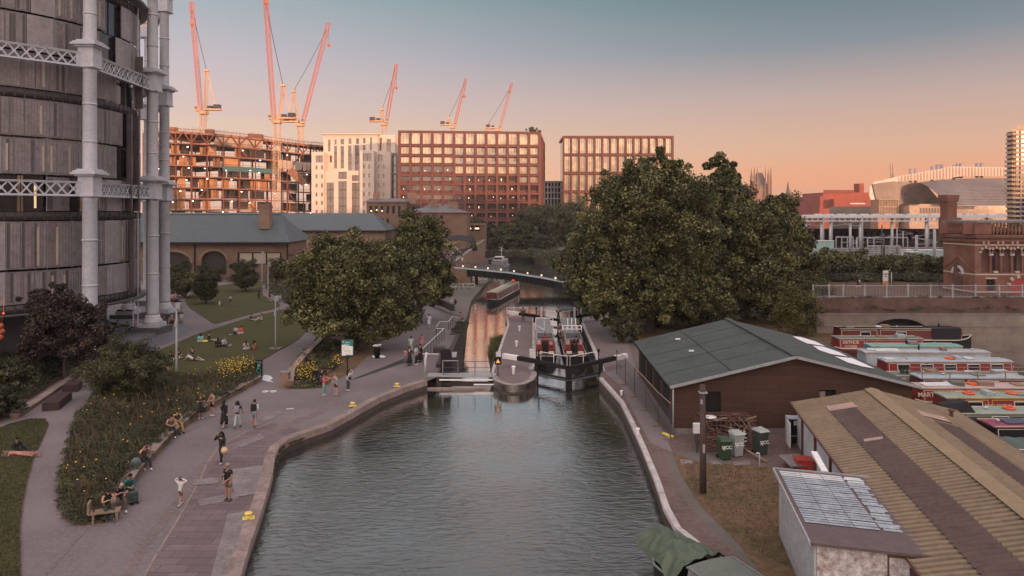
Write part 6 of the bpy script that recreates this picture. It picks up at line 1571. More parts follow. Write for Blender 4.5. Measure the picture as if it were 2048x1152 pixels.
for zz in np.linspace(.1,ch,8): m.beam((-cw/2,0,zz),(cw/2,0,zz),.035)
for yy in np.linspace(0,cd,6):
 for s in (-1,1): m.beam((s*cw/2,yy,0),(s*cw/2,yy,ch),.035)
 m.beam((-cw/2,yy,ch),(cw/2,yy,ch+.02),.04)
for xx in np.linspace(-cw/2,cw/2,8): m.beam((xx,0,ch),(xx,cd,ch),.03)
for s in (-1,1):
 for zz in np.linspace(.1,ch,6): m.beam((s*cw/2,0,zz),(s*cw/2,cd,zz),.03)
m.build('mesh','rust',t,local=True)
m = MB(); rj = random.Random(4)
for k in range(46): c = Vector((rj.uniform(-1.35,1.35),rj.uniform(.2,1.4),rj.uniform(.1,ch+.12))); d = Vector((rj.gauss(0,1),rj.gauss(0,1),rj.gauss(0,.25))).normalized()*rj.uniform(.25,.8); m.beam(c-d,c+d,rj.uniform(.02,.07))
m.build('scrap','wood',t,local=True)
m = MB(); m.cbox((.1,cd-.1,.85),(2.8,.05,1.6)); m.build('back_board','black',t,local=True)
m = MB(); m.merge(text_mb('SPUL',.26,.01,.008),Matrix.Translation((.62,-.05,1.12))); m.build('lettering','white',t,local=True); m = MB(); m.merge(text_mb('CC',.34,.01,.01),Matrix.Translation((.68,-.05,.72))); m.build('lettering','white',t,local=True)
m = MB(); m.lathe([(.35,0),(.34,.05),(.05,.09)],(-.95,.5,ch+.05),14); m.build('lid','offwhite',t,local=True)
def wheelie(px, lb, body, lid, txt, rz=0, tc_='white', h=1.05):
 a = P(*px); t = thing('wheeled_bin', lb, 'bin', a, rz, 'bins in front of the scrap cage')
 m = MB(); m._a([(-.24,-.26,.05),(.24,-.26,.05),(.24,.22,.05),(-.24,.22,.05),(-.30,-.34,h),(.30,-.34,h),(.30,.32,h),(-.30,.32,h)],[(0,3,2,1),(4,5,6,7),(0,1,5,4),(1,2,6,5),(2,3,7,6),(3,0,4,7)]); m.build('body',body,t,local=True,bevel=.03)
 m = MB(); m._a([(-.33,-.40,h),(.33,-.40,h),(.33,.36,h),(-.33,.36,h),(-.27,-.28,h+.09),(.27,-.28,h+.09),(.27,.30,h+.12),(-.27,.30,h+.12)],[(0,3,2,1),(4,5,6,7),(0,1,5,4),(1,2,6,5),(2,3,7,6),(3,0,4,7)]); m.build('lid',lid,t,local=True)
 for s in (-1,1): m = MB(); m.tube([(s*.27,.26,.1),(s*.33,.26,.1)],.1,12); m.build('wheel','black',t,local=True)
 m = MB(); m.tube([(-.25,.4,h-.05),(.25,.4,h-.05)],.025,6); m.build('handle','black',t,local=True)
 if txt: m = MB(); m.merge(text_mb(txt,.26,.01,.006),Matrix.Translation((0,-.325,.72))@Matrix.Rotation(R(-6),4,'X')); m.build('lettering',tc_,t,local=True)
M['bingreen'] = pm('bin_green',(.035,.07,.035),rough=.5); M['bingrey'] = pm('bin_grey',(.33,.37,.36),rough=.5); M['bindark'] = pm('bin_dark',(.05,.07,.06),rough=.5)
wheelie((1449,918),'dark green wheeled bin, leftmost of the three by the cage','bingreen','bingreen','SJCC',.1)
wheelie((1473,912),'pale grey bin with white lettering beside the green one','bingrey','bingrey','SJCC',.2,'white',1.25)
wheelie((1521,908),'pale grey-green bin standing apart at the right end of the cage','bindark','bingrey','5JCC',.35,'white',1.3)
m = MB(); a = P(1505,915); m.beam((a[0]-.3,a[1],.4),(a[0]+.5,a[1]-.8,.05),.12,.05); tag(m.build('loose_plank','wood'),'loose plank leaning by the scrap cage','plank')
a = P(1519,933); m = MB(); m.tube([(a[0],a[1],0),(a[0],a[1],.62),(a[0]-.05,a[1]-.05,.72),(a[0]-.2,a[1]-.1,.72)],.035,6); tag(m.build('standpipe','white'),'thin white standpipe with bent top on the yard edge','pipe')
a = P(1600,890); t = thing('open_white_cabinet','white steel cabinet with its door swung open beside the tan shed','cabinet',(a[0],a[1],0),R(-10))
m = MB(); w_, d_, h = 1.35, .7, 1.45; m.box(-w_/2,w_/2,d_-.04,d_,0,h); m.box(-w_/2,-w_/2+.04,0,d_,0,h); m.box(w_/2-.04,w_/2,0,d_,0,h); m.box(-w_/2,w_/2,0,d_,h,h+.04); m.build('case','whitecorr',t,local=True)
m = MB(); m.cbox((0,.4,.75),(w_-.1,.5,1.3)); m.mi=1; m.cbox((0,.14,.45),(w_-.12,.02,.06)); m.build('inside',['black','greymetal'],t,local=True)
m = MB(); m.cbox((-w_/2-.03,-.42,.75),(.05,.85,1.4)); m.build('door','white',t,local=True); m = MB(); m.cbox((-.1,.13,1.2),(.42,.02,.25)); m.build('notice','offwhite',t,local=True)
a = P(1590,925,.35); m = MB(); m.cbox((a[0],a[1],.45),(1.15,1.3,.07),.15,.12); m.mi=1; m.cbox((a[0]-.3,a[1],.2),(.2,.7,.4)); m.cbox((a[0]+.3,a[1],.2),(.2,.7,.4)); tag(m.build('slab_table',['paleslab','darkbrick']),'pale square slab propped as a table near the red box','slab')
a = P(1607,942); t = thing('red_box','bright red storage box between the white cabinet and the small white shed','box',(a[0],a[1],0),R(-10))
M['redpaint'] = pm('red_box_paint',(.42,.05,.035),rough=.5,vs=3); MB().cbox((0,0,.3),(.8,.7,.6)).build('body','redpaint',t,local=True,bevel=.02); MB().cbox((0,0,.64),(.86,.76,.07)).build('lid','redpaint',t,local=True,bevel=.015)
m = MB(); m.beam(V(1628,905,31.5),V(1650,945,29),.25,.12); tag(m.build('white_plank','white'),'white board leaning between the red box and the tan shed','board')
#  boats
def paint(name, c, rough=.42): 
 if name not in M: M[name] = pm(name, c, rough=rough, vs=1.2, var=.25, bst=.05)
 return name
def narrowboat(label, loc, rz, L_=16., hull='black', side='maroon_paint', roof='paleblue_paint', trim='cream_paint', zroof=1.6, beam=2.08, win=5, wintype='rect', cab=(.12,.86), stripes=None, cat='narrowboat', group=None, cratch=False, bulk=None, panel=None):
 """bow towards +x, z=0 at the water"""
 t = thing('narrowboat', label, cat, loc, rz, group); h = beam/2
 m = MB(); n = 22; secs = []
 for i in range(n+1):
  f = i/n; x = -L_/2+L_*f; bw = h*min(1, (max(0,(1-f))/.13)**.5) if f > .87 else h*(min(1,(f/.06+.25)**.5) if f < .06 else 1)
  sh = .62+(.38*((f-.85)/.15)**2 if f > .85 else (.12*((.08-f)/.08)**2 if f < .08 else 0)); bw = max(bw,.05)
  secs.append([(x,-bw*.9,-.3),(x,-bw,.25),(x,-bw,sh),(x,bw,sh),(x,bw,.25),(x,bw*.9,-.3)])
 vs = [p for s in secs for p in s]; fs = []
 for i in range(n):
  for k in range(5): 
   if k == 2: continue
   fs.append((i*6+k, i*6+k+1, (i+1)*6+k+1, (i+1)*6+k))
 fs += [(0,1,2,3,4,5),(n*6+5,n*6+4,n*6+3,n*6+2,n*6+1,n*6)]
 m._a(vs, fs); m.build('hull', hull, t, local=True)
 m = MB(); vs = []; fs = []
 for i in range(n+1): s = secs[i]; f_ = .25 if (i/n > cab[1] or i/n < cab[0]) else .02; vs += [(s[2][0],s[2][1]*.98,s[2][2]-f_),(s[3][0],s[3][1]*.98,s[3][2]-f_)]
 m._a(vs,[(2*i,2*i+2,2*i+3,2*i+1) for i in range(n)]); m.build('deck','darkmetal',t,local=True)
 m = MB()
 for s_ in (2,3): m.tube([Vector(secs[i][s_])+Vector((0,0,.02)) for i in range(n+1)],.05,6,False)
 m.build('gunwale',stripes or trim,t,local=True)
 x0, x1 = -L_/2+L_*cab[0], -L_/2+L_*cab[1]; hb, ht = h-.13, h-.27; z0 = .6; z1 = zroof
 m = MB(); m._a([(x0,-hb,z0),(x1,-hb,z0),(x1,-ht,z1),(x0,-ht,z1),(x0,hb,z0),(x1,hb,z0),(x1,ht,z1),(x0,ht,z1)],[(0,1,2,3),(5,4,7,6)]); m.build('cabin_side', side, t, local=True)
 m = MB(); m._a([(x0,-hb,z0),(x0,-ht,z1),(x0,ht,z1),(x0,hb,z0)],[(0,1,2,3)]); m._a([(x1,-hb,z0),(x1,-ht,z1),(x1,ht,z1),(x1,hb,z0)],[(3,2,1,0)]); parts(m,'bulkhead', bulk or side, t, True)
 m = MB(); rp = [(-ht-.04,z1-.02),(-ht-.04,z1+.03),(-ht*.5,z1+.085),(0,z1+.10),(ht*.5,z1+.085),(ht+.04,z1+.03),(ht+.04,z1-.02)]
 m.extr(rp, x0-.08, x1+.1); m.build('roof', roof, t, local=True)
 slope_ = (hb-ht)/(z1-z0); tilt = math.atan(slope_)
 def onside(s, x, z): return (x, s*(hb-(z-z0)*slope_+.012), z)
 for s in (-1,1):
  if win:
   for fx_ in (win if isinstance(win,list) else [(k+.7)/(win+.4) for k in range(win)]):
    x = x0+(x1-x0)*fx_; ww, wh = (.95,.42) if wintype == 'rect' else (.5,.5); zc = z0+.55*(z1-z0)+.02
    m = MB(); m.cbox(onside(s,x,zc),(ww+.12,.03,wh+.12),0,s*tilt); m.mi=1; q = onside(s,x,zc); m.cbox((q[0],q[1]+s*.014,q[2]),(ww,.03,wh),0,s*tilt); m.build('window',['offwhite','darkglass'],t,local=True)
  m = MB()
  for (a,b) in ((x0+.15,x0+(x1-x0)*.30),(x0+(x1-x0)*.33,x1-.15)):
   za, zb = z0+.10, z1-.10
   for e in (((a,za),(b,za)),((b,za),(b,zb)),((b,zb),(a,zb)),((a,zb),(a,za))): m.beam(onside(s,*e[0]),onside(s,*e[1]),.035)
  m.build('coach_line',trim,t,local=True)
  m = MB(); m.beam((x0,s*(ht+.02),z1+.06),(x1,s*(ht+.02),z1+.06),.04,.05); m.build('grab_rail',trim,t,local=True)
 return t, (x0,x1,hb,ht,z0,z1,onside,tilt)
for n_, c_ in dict(maroon_paint=(.13,.028,.03), cream_paint=(.62,.55,.45), paleblue_paint=(.36,.44,.50), teal_paint=(.16,.36,.34), navy_paint=(.05,.06,.10), greygreen_paint=(.13,.145,.12), deepgreen_paint=(.04,.075,.045), palegreen_paint=(.24,.31,.27), pinkcream_paint=(.48,.36,.33), magenta_roof=(.24,.04,.085), grey_paint=(.20,.21,.22), red_paint=(.26,.035,.035), skyblue_paint=(.40,.45,.50), orange_plastic=(.75,.12,.04), yellowline=(.7,.45,.1)).items(): paint(n_, c_)
def roofstuff(t, g, seed, items):
 rj = random.Random(seed); x0,x1,hb,ht,z0,z1 = g[:6]
 for it in items:
  f = it[1]; x = x0+(x1-x0)*f; z = z1+.1; k = it[0]; s = it[2] if len(it)>2 else 1
  if k == 'chim': m = MB(); m.tube([(x,.3,z),(x,.3,z+.5)],.08,8); m.mi=1; m.tube([(x,.3,z+.38),(x,.3,z+.44)],.095,8); m.build('stove_chimney',['black','greymetal'],t,local=True)
  if k == 'vent': m = MB(); m.lathe([(.07,0),(.07,.08),(.12,.1),(.1,.15),(.02,.17)],(x,0,z),10); m.build('mushroom_vent','offwhite',t,local=True)
  if k == 'ring': 
   col = 'orange_plastic' if s == 1 else 'offwhite'; m = MB(); m.torus((x,.1,z+.06),.30,.08,20,6); m.build('lifebuoy',col,t,local=True)
  if k == 'box': m = MB(); m.cbox((x,0,z+.12),(.8*s,.7,.28),rj.uniform(-.2,.2)); m.build('roof_box',rj.choice(['wood','grey_paint','skyblue_paint','greygreen_paint']),t,local=True,bevel=.02)
  if k == 'panel': m = MB(); m.cbox((x,0,z+.05),(1.5*s,.8,.04),.05,.08); m.build('solar_panel','offwhite' if s>1 else 'navy_paint',t,local=True)
  if k == 'hatch': m = MB(); m.cbox((x,0,z+.04),(.8,.8,.08)); m.build('hatch',rj.choice(['wood','grey_paint','offwhite']),t,local=True,bevel=.015)
  if k == 'plant': m = MB(); [m.ball((x+rj.uniform(-.3,.3),rj.uniform(-.3,.3),z+.15),.13,6,4) for _ in range(4)]; m.build('pot_plants','leafA',t,local=True)
  if k == 'pole': m = MB(); m.tube([(x,0.2,z+.08),(x+3.2*s,.25,z+.08)],.03,5); m.tube([(x,.3,z+.05),(x+3.0*s,.3,z+.05)],.025,5); m.build('boat_pole','wood',t,local=True)
def boat_text(t, g, txt, f, size, mat='cream_paint', s=-1, z=None, dz=0):
 x0,x1,hb,ht,z0,z1,onside,tilt = g; q = onside(s, x0+(x1-x0)*f, z or (z0+z1)/2)
 m = MB(); T = Matrix.Translation((q[0],q[1]-.03*(1 if s<0 else -1),q[2]+dz)) @ Matrix.Rotation(-tilt if s<0 else R(180)-tilt,4,'X' if s<0 else 'X')
 if s > 0: T = Matrix.Translation((q[0],q[1]+.03,q[2]+dz)) @ Matrix.Rotation(R(180),4,'Z') @ Matrix.Rotation(-tilt,4,'X')
 m.merge(text_mb(txt,size,.01,.006),T); m.build('lettering',mat,t,local=True)
WZ = -.7; GB = 'narrowboats moored in the basin'
def xs_(a, b, Y): return ((X(a,Y)+X(b,Y))/2, X(b,Y)-X(a,Y))
def marina(label, a, b, Y, **k):
 c, l = xs_(a,b,Y); rz = k.pop('rz',0); return narrowboat(label,(c,Y,WZ),rz,l,group=GB,**k)
t,g = marina('long black and maroon narrowboat moored right under the arch in the basin wall',1668,1942,74.2,hull='black',side='maroon_paint',roof='black',zroof=1.75,win=3,trim='cream_paint',cab=(.02,.90)); roofstuff(t,g,1,[('chim',.86),('vent',.5),('box',.4),('hatch',.1),('ring',.35,2)])
m = MB(); x0,x1,hb,ht,z0,z1,onside,ti = g; m.cbox((x1-1.7,0,(z0+z1)/2+.05),(3.0,hb*2+.1,z1-z0+.12)); m.build('canvas_cover','blackmatte',t,local=True)
t,g = marina('maroon and grey-green narrowboat with a red name panel, second from the wall',1664,1868,69.6,side='red_paint',roof='greygreen_paint',hull='maroon_paint',win=0,cab=(.03,.85),zroof=1.55); boat_text(t,g,'ARTHUR',.14,.42,z=1.22); boat_text(t,g,'DOCKER',.14,.30,z=.84); roofstuff(t,g,2,[('vent',.3),('hatch',.55),('box',.78)])
t,g = marina('teal roofed narrowboat third from the basin wall',1728,1920,65.4,side='teal_paint',roof='teal_paint',win=2,hull='deepgreen_paint',cab=(.04,.97)); roofstuff(t,g,3,[('chim',.45),('box',.5),('vent',.75)])
t,g = marina('rounded pale blue-grey boat with a thin pink line along its roof edge',1716,1974,62.0,side='skyblue_paint',roof='skyblue_paint',trim='pinkcream_paint',hull='skyblue_paint',win=0,zroof=1.7,cab=(.03,.98)); roofstuff(t,g,4,[('panel',.2,1.5),('chim',.48),('box',.66,.5),('vent',.9),('ring',.08,2)])
t,g = marina('pale blue roofed boat with long dark red side and white framed windows',1756,2026,59.0,side='red_paint',roof='paleblue_paint',win=5,zroof=1.55,cab=(.03,.95)); roofstuff(t,g,5,[('vent',.2),('hatch',.05),('box',.6,.6),('ring',.55),('ring',.70,2)]); boat_text(t,g,'WILLOW',.33,.28)
t,g = marina('low dark grey-green boat with a white lifebuoy on its cluttered roof',1772,2100,55.8,side='greygreen_paint',roof='greygreen_paint',win=0,zroof=1.1,cab=(.02,.95)); boat_text(t,g,'OLD',.04,.34,z=.85); roofstuff(t,g,6,[('panel',.16),('box',.28),('ring',.53,2),('box',.72,1.4),('plant',.1)])
t,g = marina('pale sky blue roofed boat with wooden rails running over it',1826,2120,53.0,side='maroon_paint',roof='paleblue_paint',win=3,zroof=1.6,cab=(.02,.95)); roofstuff(t,g,7,[('pole',.02,2),('vent',.2),('hatch',.45),('box',.82,1.3)])
m = MB(); x0,x1,hb,ht,z0,z1,onside,ti = g
for s in (-1,1):
 m.tube([(x0,s*.8,z1+.5),(x1,s*.8,z1+.5)],.035,5)
 for k in range(6): m.tube([(x0+(x1-x0)*k/5,s*.8,z1),(x0+(x1-x0)*k/5,s*.8,z1+.5)],.035,5)
m.build('roof_rail','wood',t,local=True)
t,g = marina('pinkish cream roofed boat with a red side lettered in white beside the brown shed',1822,2120,50.2,side='red_paint',roof='pinkcream_paint',win=2,zroof=1.55,cab=(.03,.95)); boat_text(t,g,'MARTEN',.055,.44,z=1.15); roofstuff(t,g,8,[('panel',.16,1.5),('box',.30),('ring',.42),('box',.5,1.3),('hatch',.75)])
t,g = marina('green roofed boat with a long red side carrying a cream curved name',1872,2160,47.4,side='red_paint',roof='palegreen_paint',hull='deepgreen_paint',trim='yellowline',win=[.20,.55,.8],zroof=1.6,cab=(.03,.95)); boat_text(t,g,'MY LOVELY',.37,.34,z=1.12); roofstuff(t,g,9,[('ring',.22),('vent',.4),('box',.35,.6),('hatch',.6),('ring',.55)])
t,g = marina('dark green barge with folded black canvas cover and an orange lifebuoy',1880,2200,44.3,side='deepgreen_paint',roof='palegreen_paint',hull='deepgreen_paint',win=2,zroof=1.45,cab=(.06,.96),trim='cream_paint'); roofstuff(t,g,10,[('ring',.42),('vent',.25),('hatch',.6)])
x0,x1,hb,ht,z0,z1,onside,ti = g; m = MB(); m._a([(x0-1.1,-.95,.7),(x0+1.5,-.95,.9),(x0+1.5,.95,.9),(x0-1.1,.95,.7),(x0-.6,-.3,1.9),(x0+.9,-.4,2.15),(x0+.9,.4,2.15),(x0-.6,.3,1.9)],[(0,1,5,4),(1,2,6,5),(2,3,7,6),(3,0,4,7),(4,5,6,7)]); m.build('canvas_cover','blackmatte',t,local=True)
t,g = marina('dark boat with a bright magenta-maroon roof near the tan shed',1966,2280,41.3,side='black',roof='magenta_roof',hull='black',win=0,zroof=1.55,cab=(.02,.95)); roofstuff(t,g,11,[('vent',.08),('panel',.2),('chim',.3)])
t,g = marina('boat under a loose green tarpaulin at the right edge beside the tan shed',1960,2320,38.4,side='deepgreen_paint',roof='deepgreen_paint',win=0,hull='black',zroof=1.2,cab=(.02,.95))
def tarp(name, pts_fn, nx, ny, mat, parent, amp=.08, seed=1):
 rj = random.Random(seed); vs = []; fs = []
 ph = [rj.uniform(0,6) for _ in range(6)]
 for i in range(nx+1):
  for j in range(ny+1):
   u, v = i/nx, j/ny; p = Vector(pts_fn(u,v)); q = Vector((p.x*.9,p.y*.9,seed)); w_ = amp*(2.6*mnoise.noise(q)-3.2*abs(mnoise.noise(q*2.1+Vector((0,0,4))))+1.0)
   vs.append((p.x, p.y, p.z+w_))
 for i in range(nx):
  for j in range(ny): a = i*(ny+1)+j; fs.append((a,a+ny+1,a+ny+2,a+1))
 m = MB(); m._a(vs, fs, True); return m.build(name, mat, parent, local=True)
M['tarp'] = pm('green_tarpaulin', (.085,.11,.070), rough=.5, vs=3, var=.4, bst=.2, col2=(.05,.075,.05))
M['tarpteal'] = pm('teal_tarpaulin', (.07,.11,.10), rough=.5, vs=2, var=.4)
x0,x1 = g[0],g[1]; tarp('tarpaulin', lambda u,v: (x0+(x1-x0)*u, -1.15+2.3*v, .55+1.1*math.sin(math.pi*v)**.6), 60, 14, 'tarpteal', t, .07, 3)
a = P(1425,1150,.55); t,g = narrowboat('grey roofed barge under a heaped olive tarpaulin against the near right bank',(7.75,24.2,WZ),R(113),8.4,hull='black',side='grey_paint',roof='greygreen_paint',trim='grey_paint',win=0,cab=(.02,.66),zroof=1.25,cat='barge',beam=2.5)
tarp('tarpaulin', lambda u,v: (1.6+3.4*u, (-1.5+3.0*v)*(1.0-.42*u), .50+.95*math.sin(math.pi*min(1,max(0,v*.96+.02)))**.7*(1-.35*u)), 44, 36, 'tarp', t, .11, 8)
for k,(cx,lb,rf) in enumerate([(3.35,'red narrowboat on the left inside the lock with a hoop frame on its roof',0),(6.15,'red narrowboat on the right inside the lock carrying a white roof rack',1)]):
 t,g = narrowboat(lb,(cx+.3*0,73.0,WZ),R(-91.5),19.5,hull='black',side='maroon_paint',roof='grey_paint',bulk='red_paint',trim='pinkcream_paint',win=6,cab=(.06,.76),zroof=1.7,group='pair of red boats in the lock')
 x0,x1,hb,ht,z0,z1,onside,ti = g
 m = MB(); m.box(x1+.0,x1+.06,-.3,.3,z0-.2,z1-.2); m.build('cabin_door','black',t,local=True)
 m = MB(); m.box(x1+.01,x1+.08,-ht,-.42,z1-.5,z1-.02); m.box(x1+.01,x1+.08,.42,ht,z1-.5,z1-.02); parts(m,'painted_panel','pinkcream_paint',t,True)
 m = MB()
 for s in (-1,1): m.box(x1+1.3,x1+1.7,s*.55-.25,s*.55+.25,.62,.8)
 parts(m,'bow_seat','cream_paint',t,True)
 m = MB(); m.box(x1-2.4,x1-.2,-ht+.05,ht-.05,z1+.10,z1+.16)
 for q in range(3): m.box(x1-2.3+q*.75,x1-2.2+q*.75,-ht+.05,ht-.05,z1+.16,z1+.19)
 m.build('roof_walkway','darkmetal',t,local=True)
 if rf == 0:
  m = MB(); xx = x1-5
  for s in (-.9,.0,.9): m.tube([(xx,s,z1+.1),(xx,s,z1+1.3)],.035,5)
  m.tube([(xx,-.9,z1+1.3),(xx,.9,z1+1.3)],.035,5); m.tube([(xx,-.7,z1+.5),(xx+.9,0,z1+.2)],.03,5); m.build('roof_frame','white',t,local=True)
  m = MB(); [m.ball((x1-.1+.1*math.sin(q),-.3+q*.12,z1+.18),.11,8,5) for q in range(6)]; m.tube([(x1-.4,0,z1+.1),(x1-.4,0,z1+.75)],.05,6); m.build('flower_bunch','red_paint',t,local=True)
  m = MB(); m.torus((x1+.1,.55,z1-.35),.26,.06,16,6,Matrix.Rotation(R(90),3,'Y')); m.build('lifebuoy','red_paint',t,local=True)
 else:
  m = MB(); xx = x1-3.2
  for zz in (.45,.8):
   m.tube([(xx,-.95,z1+zz),(xx,.95,z1+zz)],.05,6)
  for s in (-.95,-.5,0,.5,.95): m.tube([(xx,s,z1+.1),(xx,s,z1+.8)],.045,6)
  for s in (-.4,0,.4): m.tube([(xx-.5,s,z1+.1),(xx-.5,s,z1+1.5)],.045,6)
  m.tube([(xx-2,-.95,z1+.6),(xx,-.95,z1+.6)],.05,6); m.tube([(xx-2,.95,z1+.6),(xx,.95,z1+.6)],.05,6); m.build('roof_rack','white',t,local=True)
paint('tripred',(.12,.03,.03))
t,g = narrowboat('red and green trip boat with arched cabin windows under way on the far pool',(-1.6,131,LZ),R(-102),21.5,hull='black',side='tripred',roof='greygreen_paint',win=11,wintype='arch',cab=(.05,.93),zroof=1.9,beam=2.3,trim='cream_paint',cat='trip boat')
x0,x1,hb,ht,z0,z1,onside,ti = g
m = MB()
for k in range(9): xx = x0+(x1-x0)*(.40+.6*k/8.3); m.tube([(xx,-ht,z1),(xx,-ht*.6,z1+.2),(xx,0,z1+.26),(xx,ht*.6,z1+.2),(xx,ht,z1)],.05,5)
m.build('canopy_ribs','cream_paint',t,local=True)
m = MB(); m.box(x0-.12,x0-.02,-hb,hb,z0,z1+.12); m.build('stern_board','cream_paint',t,local=True); m = MB(); m.ball((x0+.8,0,z1+.35),(.5,.4,.3),8,6); m.build('roof_bundle','orange_plastic',t,local=True)
sheet('boat_wake', [(X(1035,146)+.5,146),(X(1090,150),152),(X(1092,144),145)], 'farwater', LZ+.006)
t,g = narrowboat('grey cruiser with pale wheelhouse moored beyond the footbridge',(X(1000,200),200,LZ),R(-97),16,hull='grey_paint',side='grey_paint',roof='grey_paint',win=4,beam=3.6,zroof=2.4,trim='offwhite',cat='cruiser')
x0,x1,hb,ht,z0,z1,onside,ti = g
m = MB(); m.box(x1-6,x1-2,-1.2,1.2,z1+.1,z1+1.0); m.build('wheelhouse','offwhite',t,local=True); m = MB(); m.box(x1-1.98,x1-1.9,-1.1,1.1,z1+.35,z1+.9); m.build('windscreen','darkglass',t,local=True)
m = MB(); m.tube([(x0+3,0,z1),(x0+3,0,z1+3)],.05,5)
for k in range(5): a = k*1.256; m.beam((x0+3,0,z1+3),(x0+3,.8*math.cos(a),z1+3+.8*math.sin(a)),.3,.05)
m.build('small_windmill','white',t,local=True)
t,g = narrowboat('dark narrowboat moored beside the towpath beyond the footbridge',(X(976,215)+1.2,216,LZ),R(-92),15,side='black',roof='darkmetal',win=4,cat='narrowboat')
#  trees and shrubs
bA = P(712,697); make_tree('broadleaf_tree','round olive green tree beside the green information sign, nearer the camera',(bA[0],bA[1],0),
 [(-1.3,0,6.8,5.2,4.8,4.8),(-3.4,-.5,5.0,3.4,3.2,3.3),(2.6,0,6.8,4.0,4.0,4.2),(.3,-1.8,3.6,5.6,3.0,2.4),(3.6,-.3,4.2,3.2,2.9,2.8),(-2.0,.5,9.4,2.9,2.8,2.3)],.32,'leafA',.27,640,150,.175,lean=(-.5,0))
bB = (X(838,84),84,0); make_tree('broadleaf_tree','taller darker tree just behind and to the right of the round one by the sign',bB,
 [(0,0,8.6,4.2,4.2,4.6),(-2.2,0,6.4,3.8,3.6,3.4),(1.4,0,5.2,3.0,3.6,3.6)],.34,'leafA',.30,420,150,.18)
make_tree('plane_tree','tallest dense green tree on the right bank, rising behind the lock',(X(1300,78),78,0),
 [(-.2,0,12.5,6.8,6.2,7.4),(-4.6,-.5,8.6,5.0,4.8,5.2),(3.6,0,10.2,5.4,5.0,5.8),(-1.0,-2.2,5.2,8.2,4.0,4.0),(1.0,0,18.2,2.8,2.5,2.6),(-2.4,0,16.2,3.0,2.8,2.6),(-6.0,-1.2,5.2,3.4,3.2,3.8),(3.5,-1.5,4.6,5.0,3.2,3.4)],.5,'leafA',.34,1250,150,.14,limbs=34)
make_tree('plane_tree','second big dark tree merging with the tallest one on its right side',(X(1440,86),86,0),
 [(0,0,12.2,5.8,5.4,6.4),(3.4,0,9.0,5.4,5.0,5.4),(-1.0,-2,5.6,7.4,4.4,4.4),(.2,0,18.0,2.9,2.6,2.6),(4.6,-1,5.0,4.8,4.2,4.0)],.45,'leafA',.36,900,150,.15,limbs=28)
make_tree('plane_tree','shorter right-hand tree of the big clump beside the railway fence',(X(1545,88),88,0),
 [(0,0,9.8,4.8,4.4,5.0),(1.8,-.5,6.6,4.2,4.0,4.2),(-1.6,-1.5,5.2,4.6,3.6,4.0),(1.0,0,14.0,2.2,1.9,1.9)],.38,'leafA',.34,600,150,.17,limbs=22)
make_tree('bank_tree','low dark tree hanging over the right bank of the far pool',(13.5,104,0),[(0,0,5.5,5.0,5.5,4.5),(-2.4,2,3.2,3.2,4.5,3.0)],.3,'leafB',.42,150,110,.22)
fargr = 'trees along the far reach of the canal'
for k,(px,Y,z,r,rz_h,mt,lb) in enumerate([(1100,285,0,13,10.2,'leafD','pale green willow-like tree in the middle distance behind the footbridge'),(1155,275,0,12,10.8,'leafD','second pale willow partly behind the big tree'),(1062,290,0,9,8.6,'leafD','small pale tree between the willow and the dark far trees'),(1032,265,0,8,5.9,'leafB','dark tree at the far end of the water'),(992,262,0,7.5,4.9,'leafB','dark tree at the far left end of the water'),(1200,178,0,8,8,'leafB','dark tree filling the gap beneath the great clump'),(1165,168,0,5,3.5,'leafB','low dark tree overhanging the far water right of the bridge'),(1075,250,0,7,3.2,'leafB','low dark bush at the far water edge'),(1010,252,0,8,2.6,'leafB','low dark growth hanging over the end of the water')]):
 make_tree('canal_tree',lb,(X(px,Y),Y,z),[(0,0,rz_h,r,r*.7,rz_h*.78),(r*.45,-1,rz_h*.6,r*.6,r*.5,rz_h*.6),(-r*.45,-1,rz_h*.6,r*.6,r*.5,rz_h*.6)],.35,mt,.75 if Y<300 else .9,260,90,.17,group=fargr,limbs=8)
make_tree('canal_tree','tree screening the foot of the red grid building',(X(960,262),262,0),[(0,0,5.0,11,8,5.5)],.35,'leafB',.8,160,90,.2,group=fargr,limbs=6)
blades('yard_tufts','tufts of dry grass over the yard by the timber post',pxs([(1365,925),(1560,938),(1640,950),(1600,1150),(1500,1100),(1400,1010)]),3500,.09,'straw',.016,.012,.5)
for k,(px,py,rx,rz_,mt,lb,lf) in enumerate([(412,607,1.95,1.9,'leafB','dark round-headed little tree on the left of the upper lawn',.2),(491,582,2.35,2.2,'leafB','dark dome-shaped little tree on the upper lawn by the brick shed',.2)]):
 a = P(px,py); make_tree('small_round_tree',lb,a,[(0,0,rz_+.75,rx,rx,rz_*1.05),(0,0,1.1,rx*.7,rx*.7,.8)],.12,mt,lf,150,120,.2,limbs=14,trunk_top=.5)
a = P(352,600); shrub('evergreen_shrub','wide bush behind the seated pair left of the upper lawn',(a[0],a[1]+3,0),(3.6,2.6,2.1),'leafA',.24,70,90)
a = P(335,585); shrub('evergreen_shrub','tall dark bush against the brick shed by the columns',(a[0]-1,a[1]+6,0),(3.2,2.6,2.6),'leafB',.26,60,90)
a = P(420,563); shrub('evergreen_shrub','dark bush in front of the middle arch of the brick shed',(a[0],a[1]-1,0),(2.9,2.2,2.0),'leafB',.26,55,90)
for k,(px,py,rx,rz_,lb) in enumerate([(560,565,3.2,2.7,'bush beside the pram path, left one'),(600,585,3.4,2.9,'bush beside the pram path, right one'),(640,600,3.4,2.6,'bush under the left edge of the round tree'),(577,548,3.0,2.5,'tall dark shrub at the corner of the brick shed')]):
 a = P(px,py); shrub('evergreen_shrub',lb,(a[0],a[1]+1,0),(rx,rx*.8,rz_),'leafB' if k!=1 else 'leafA',.25,60,90)
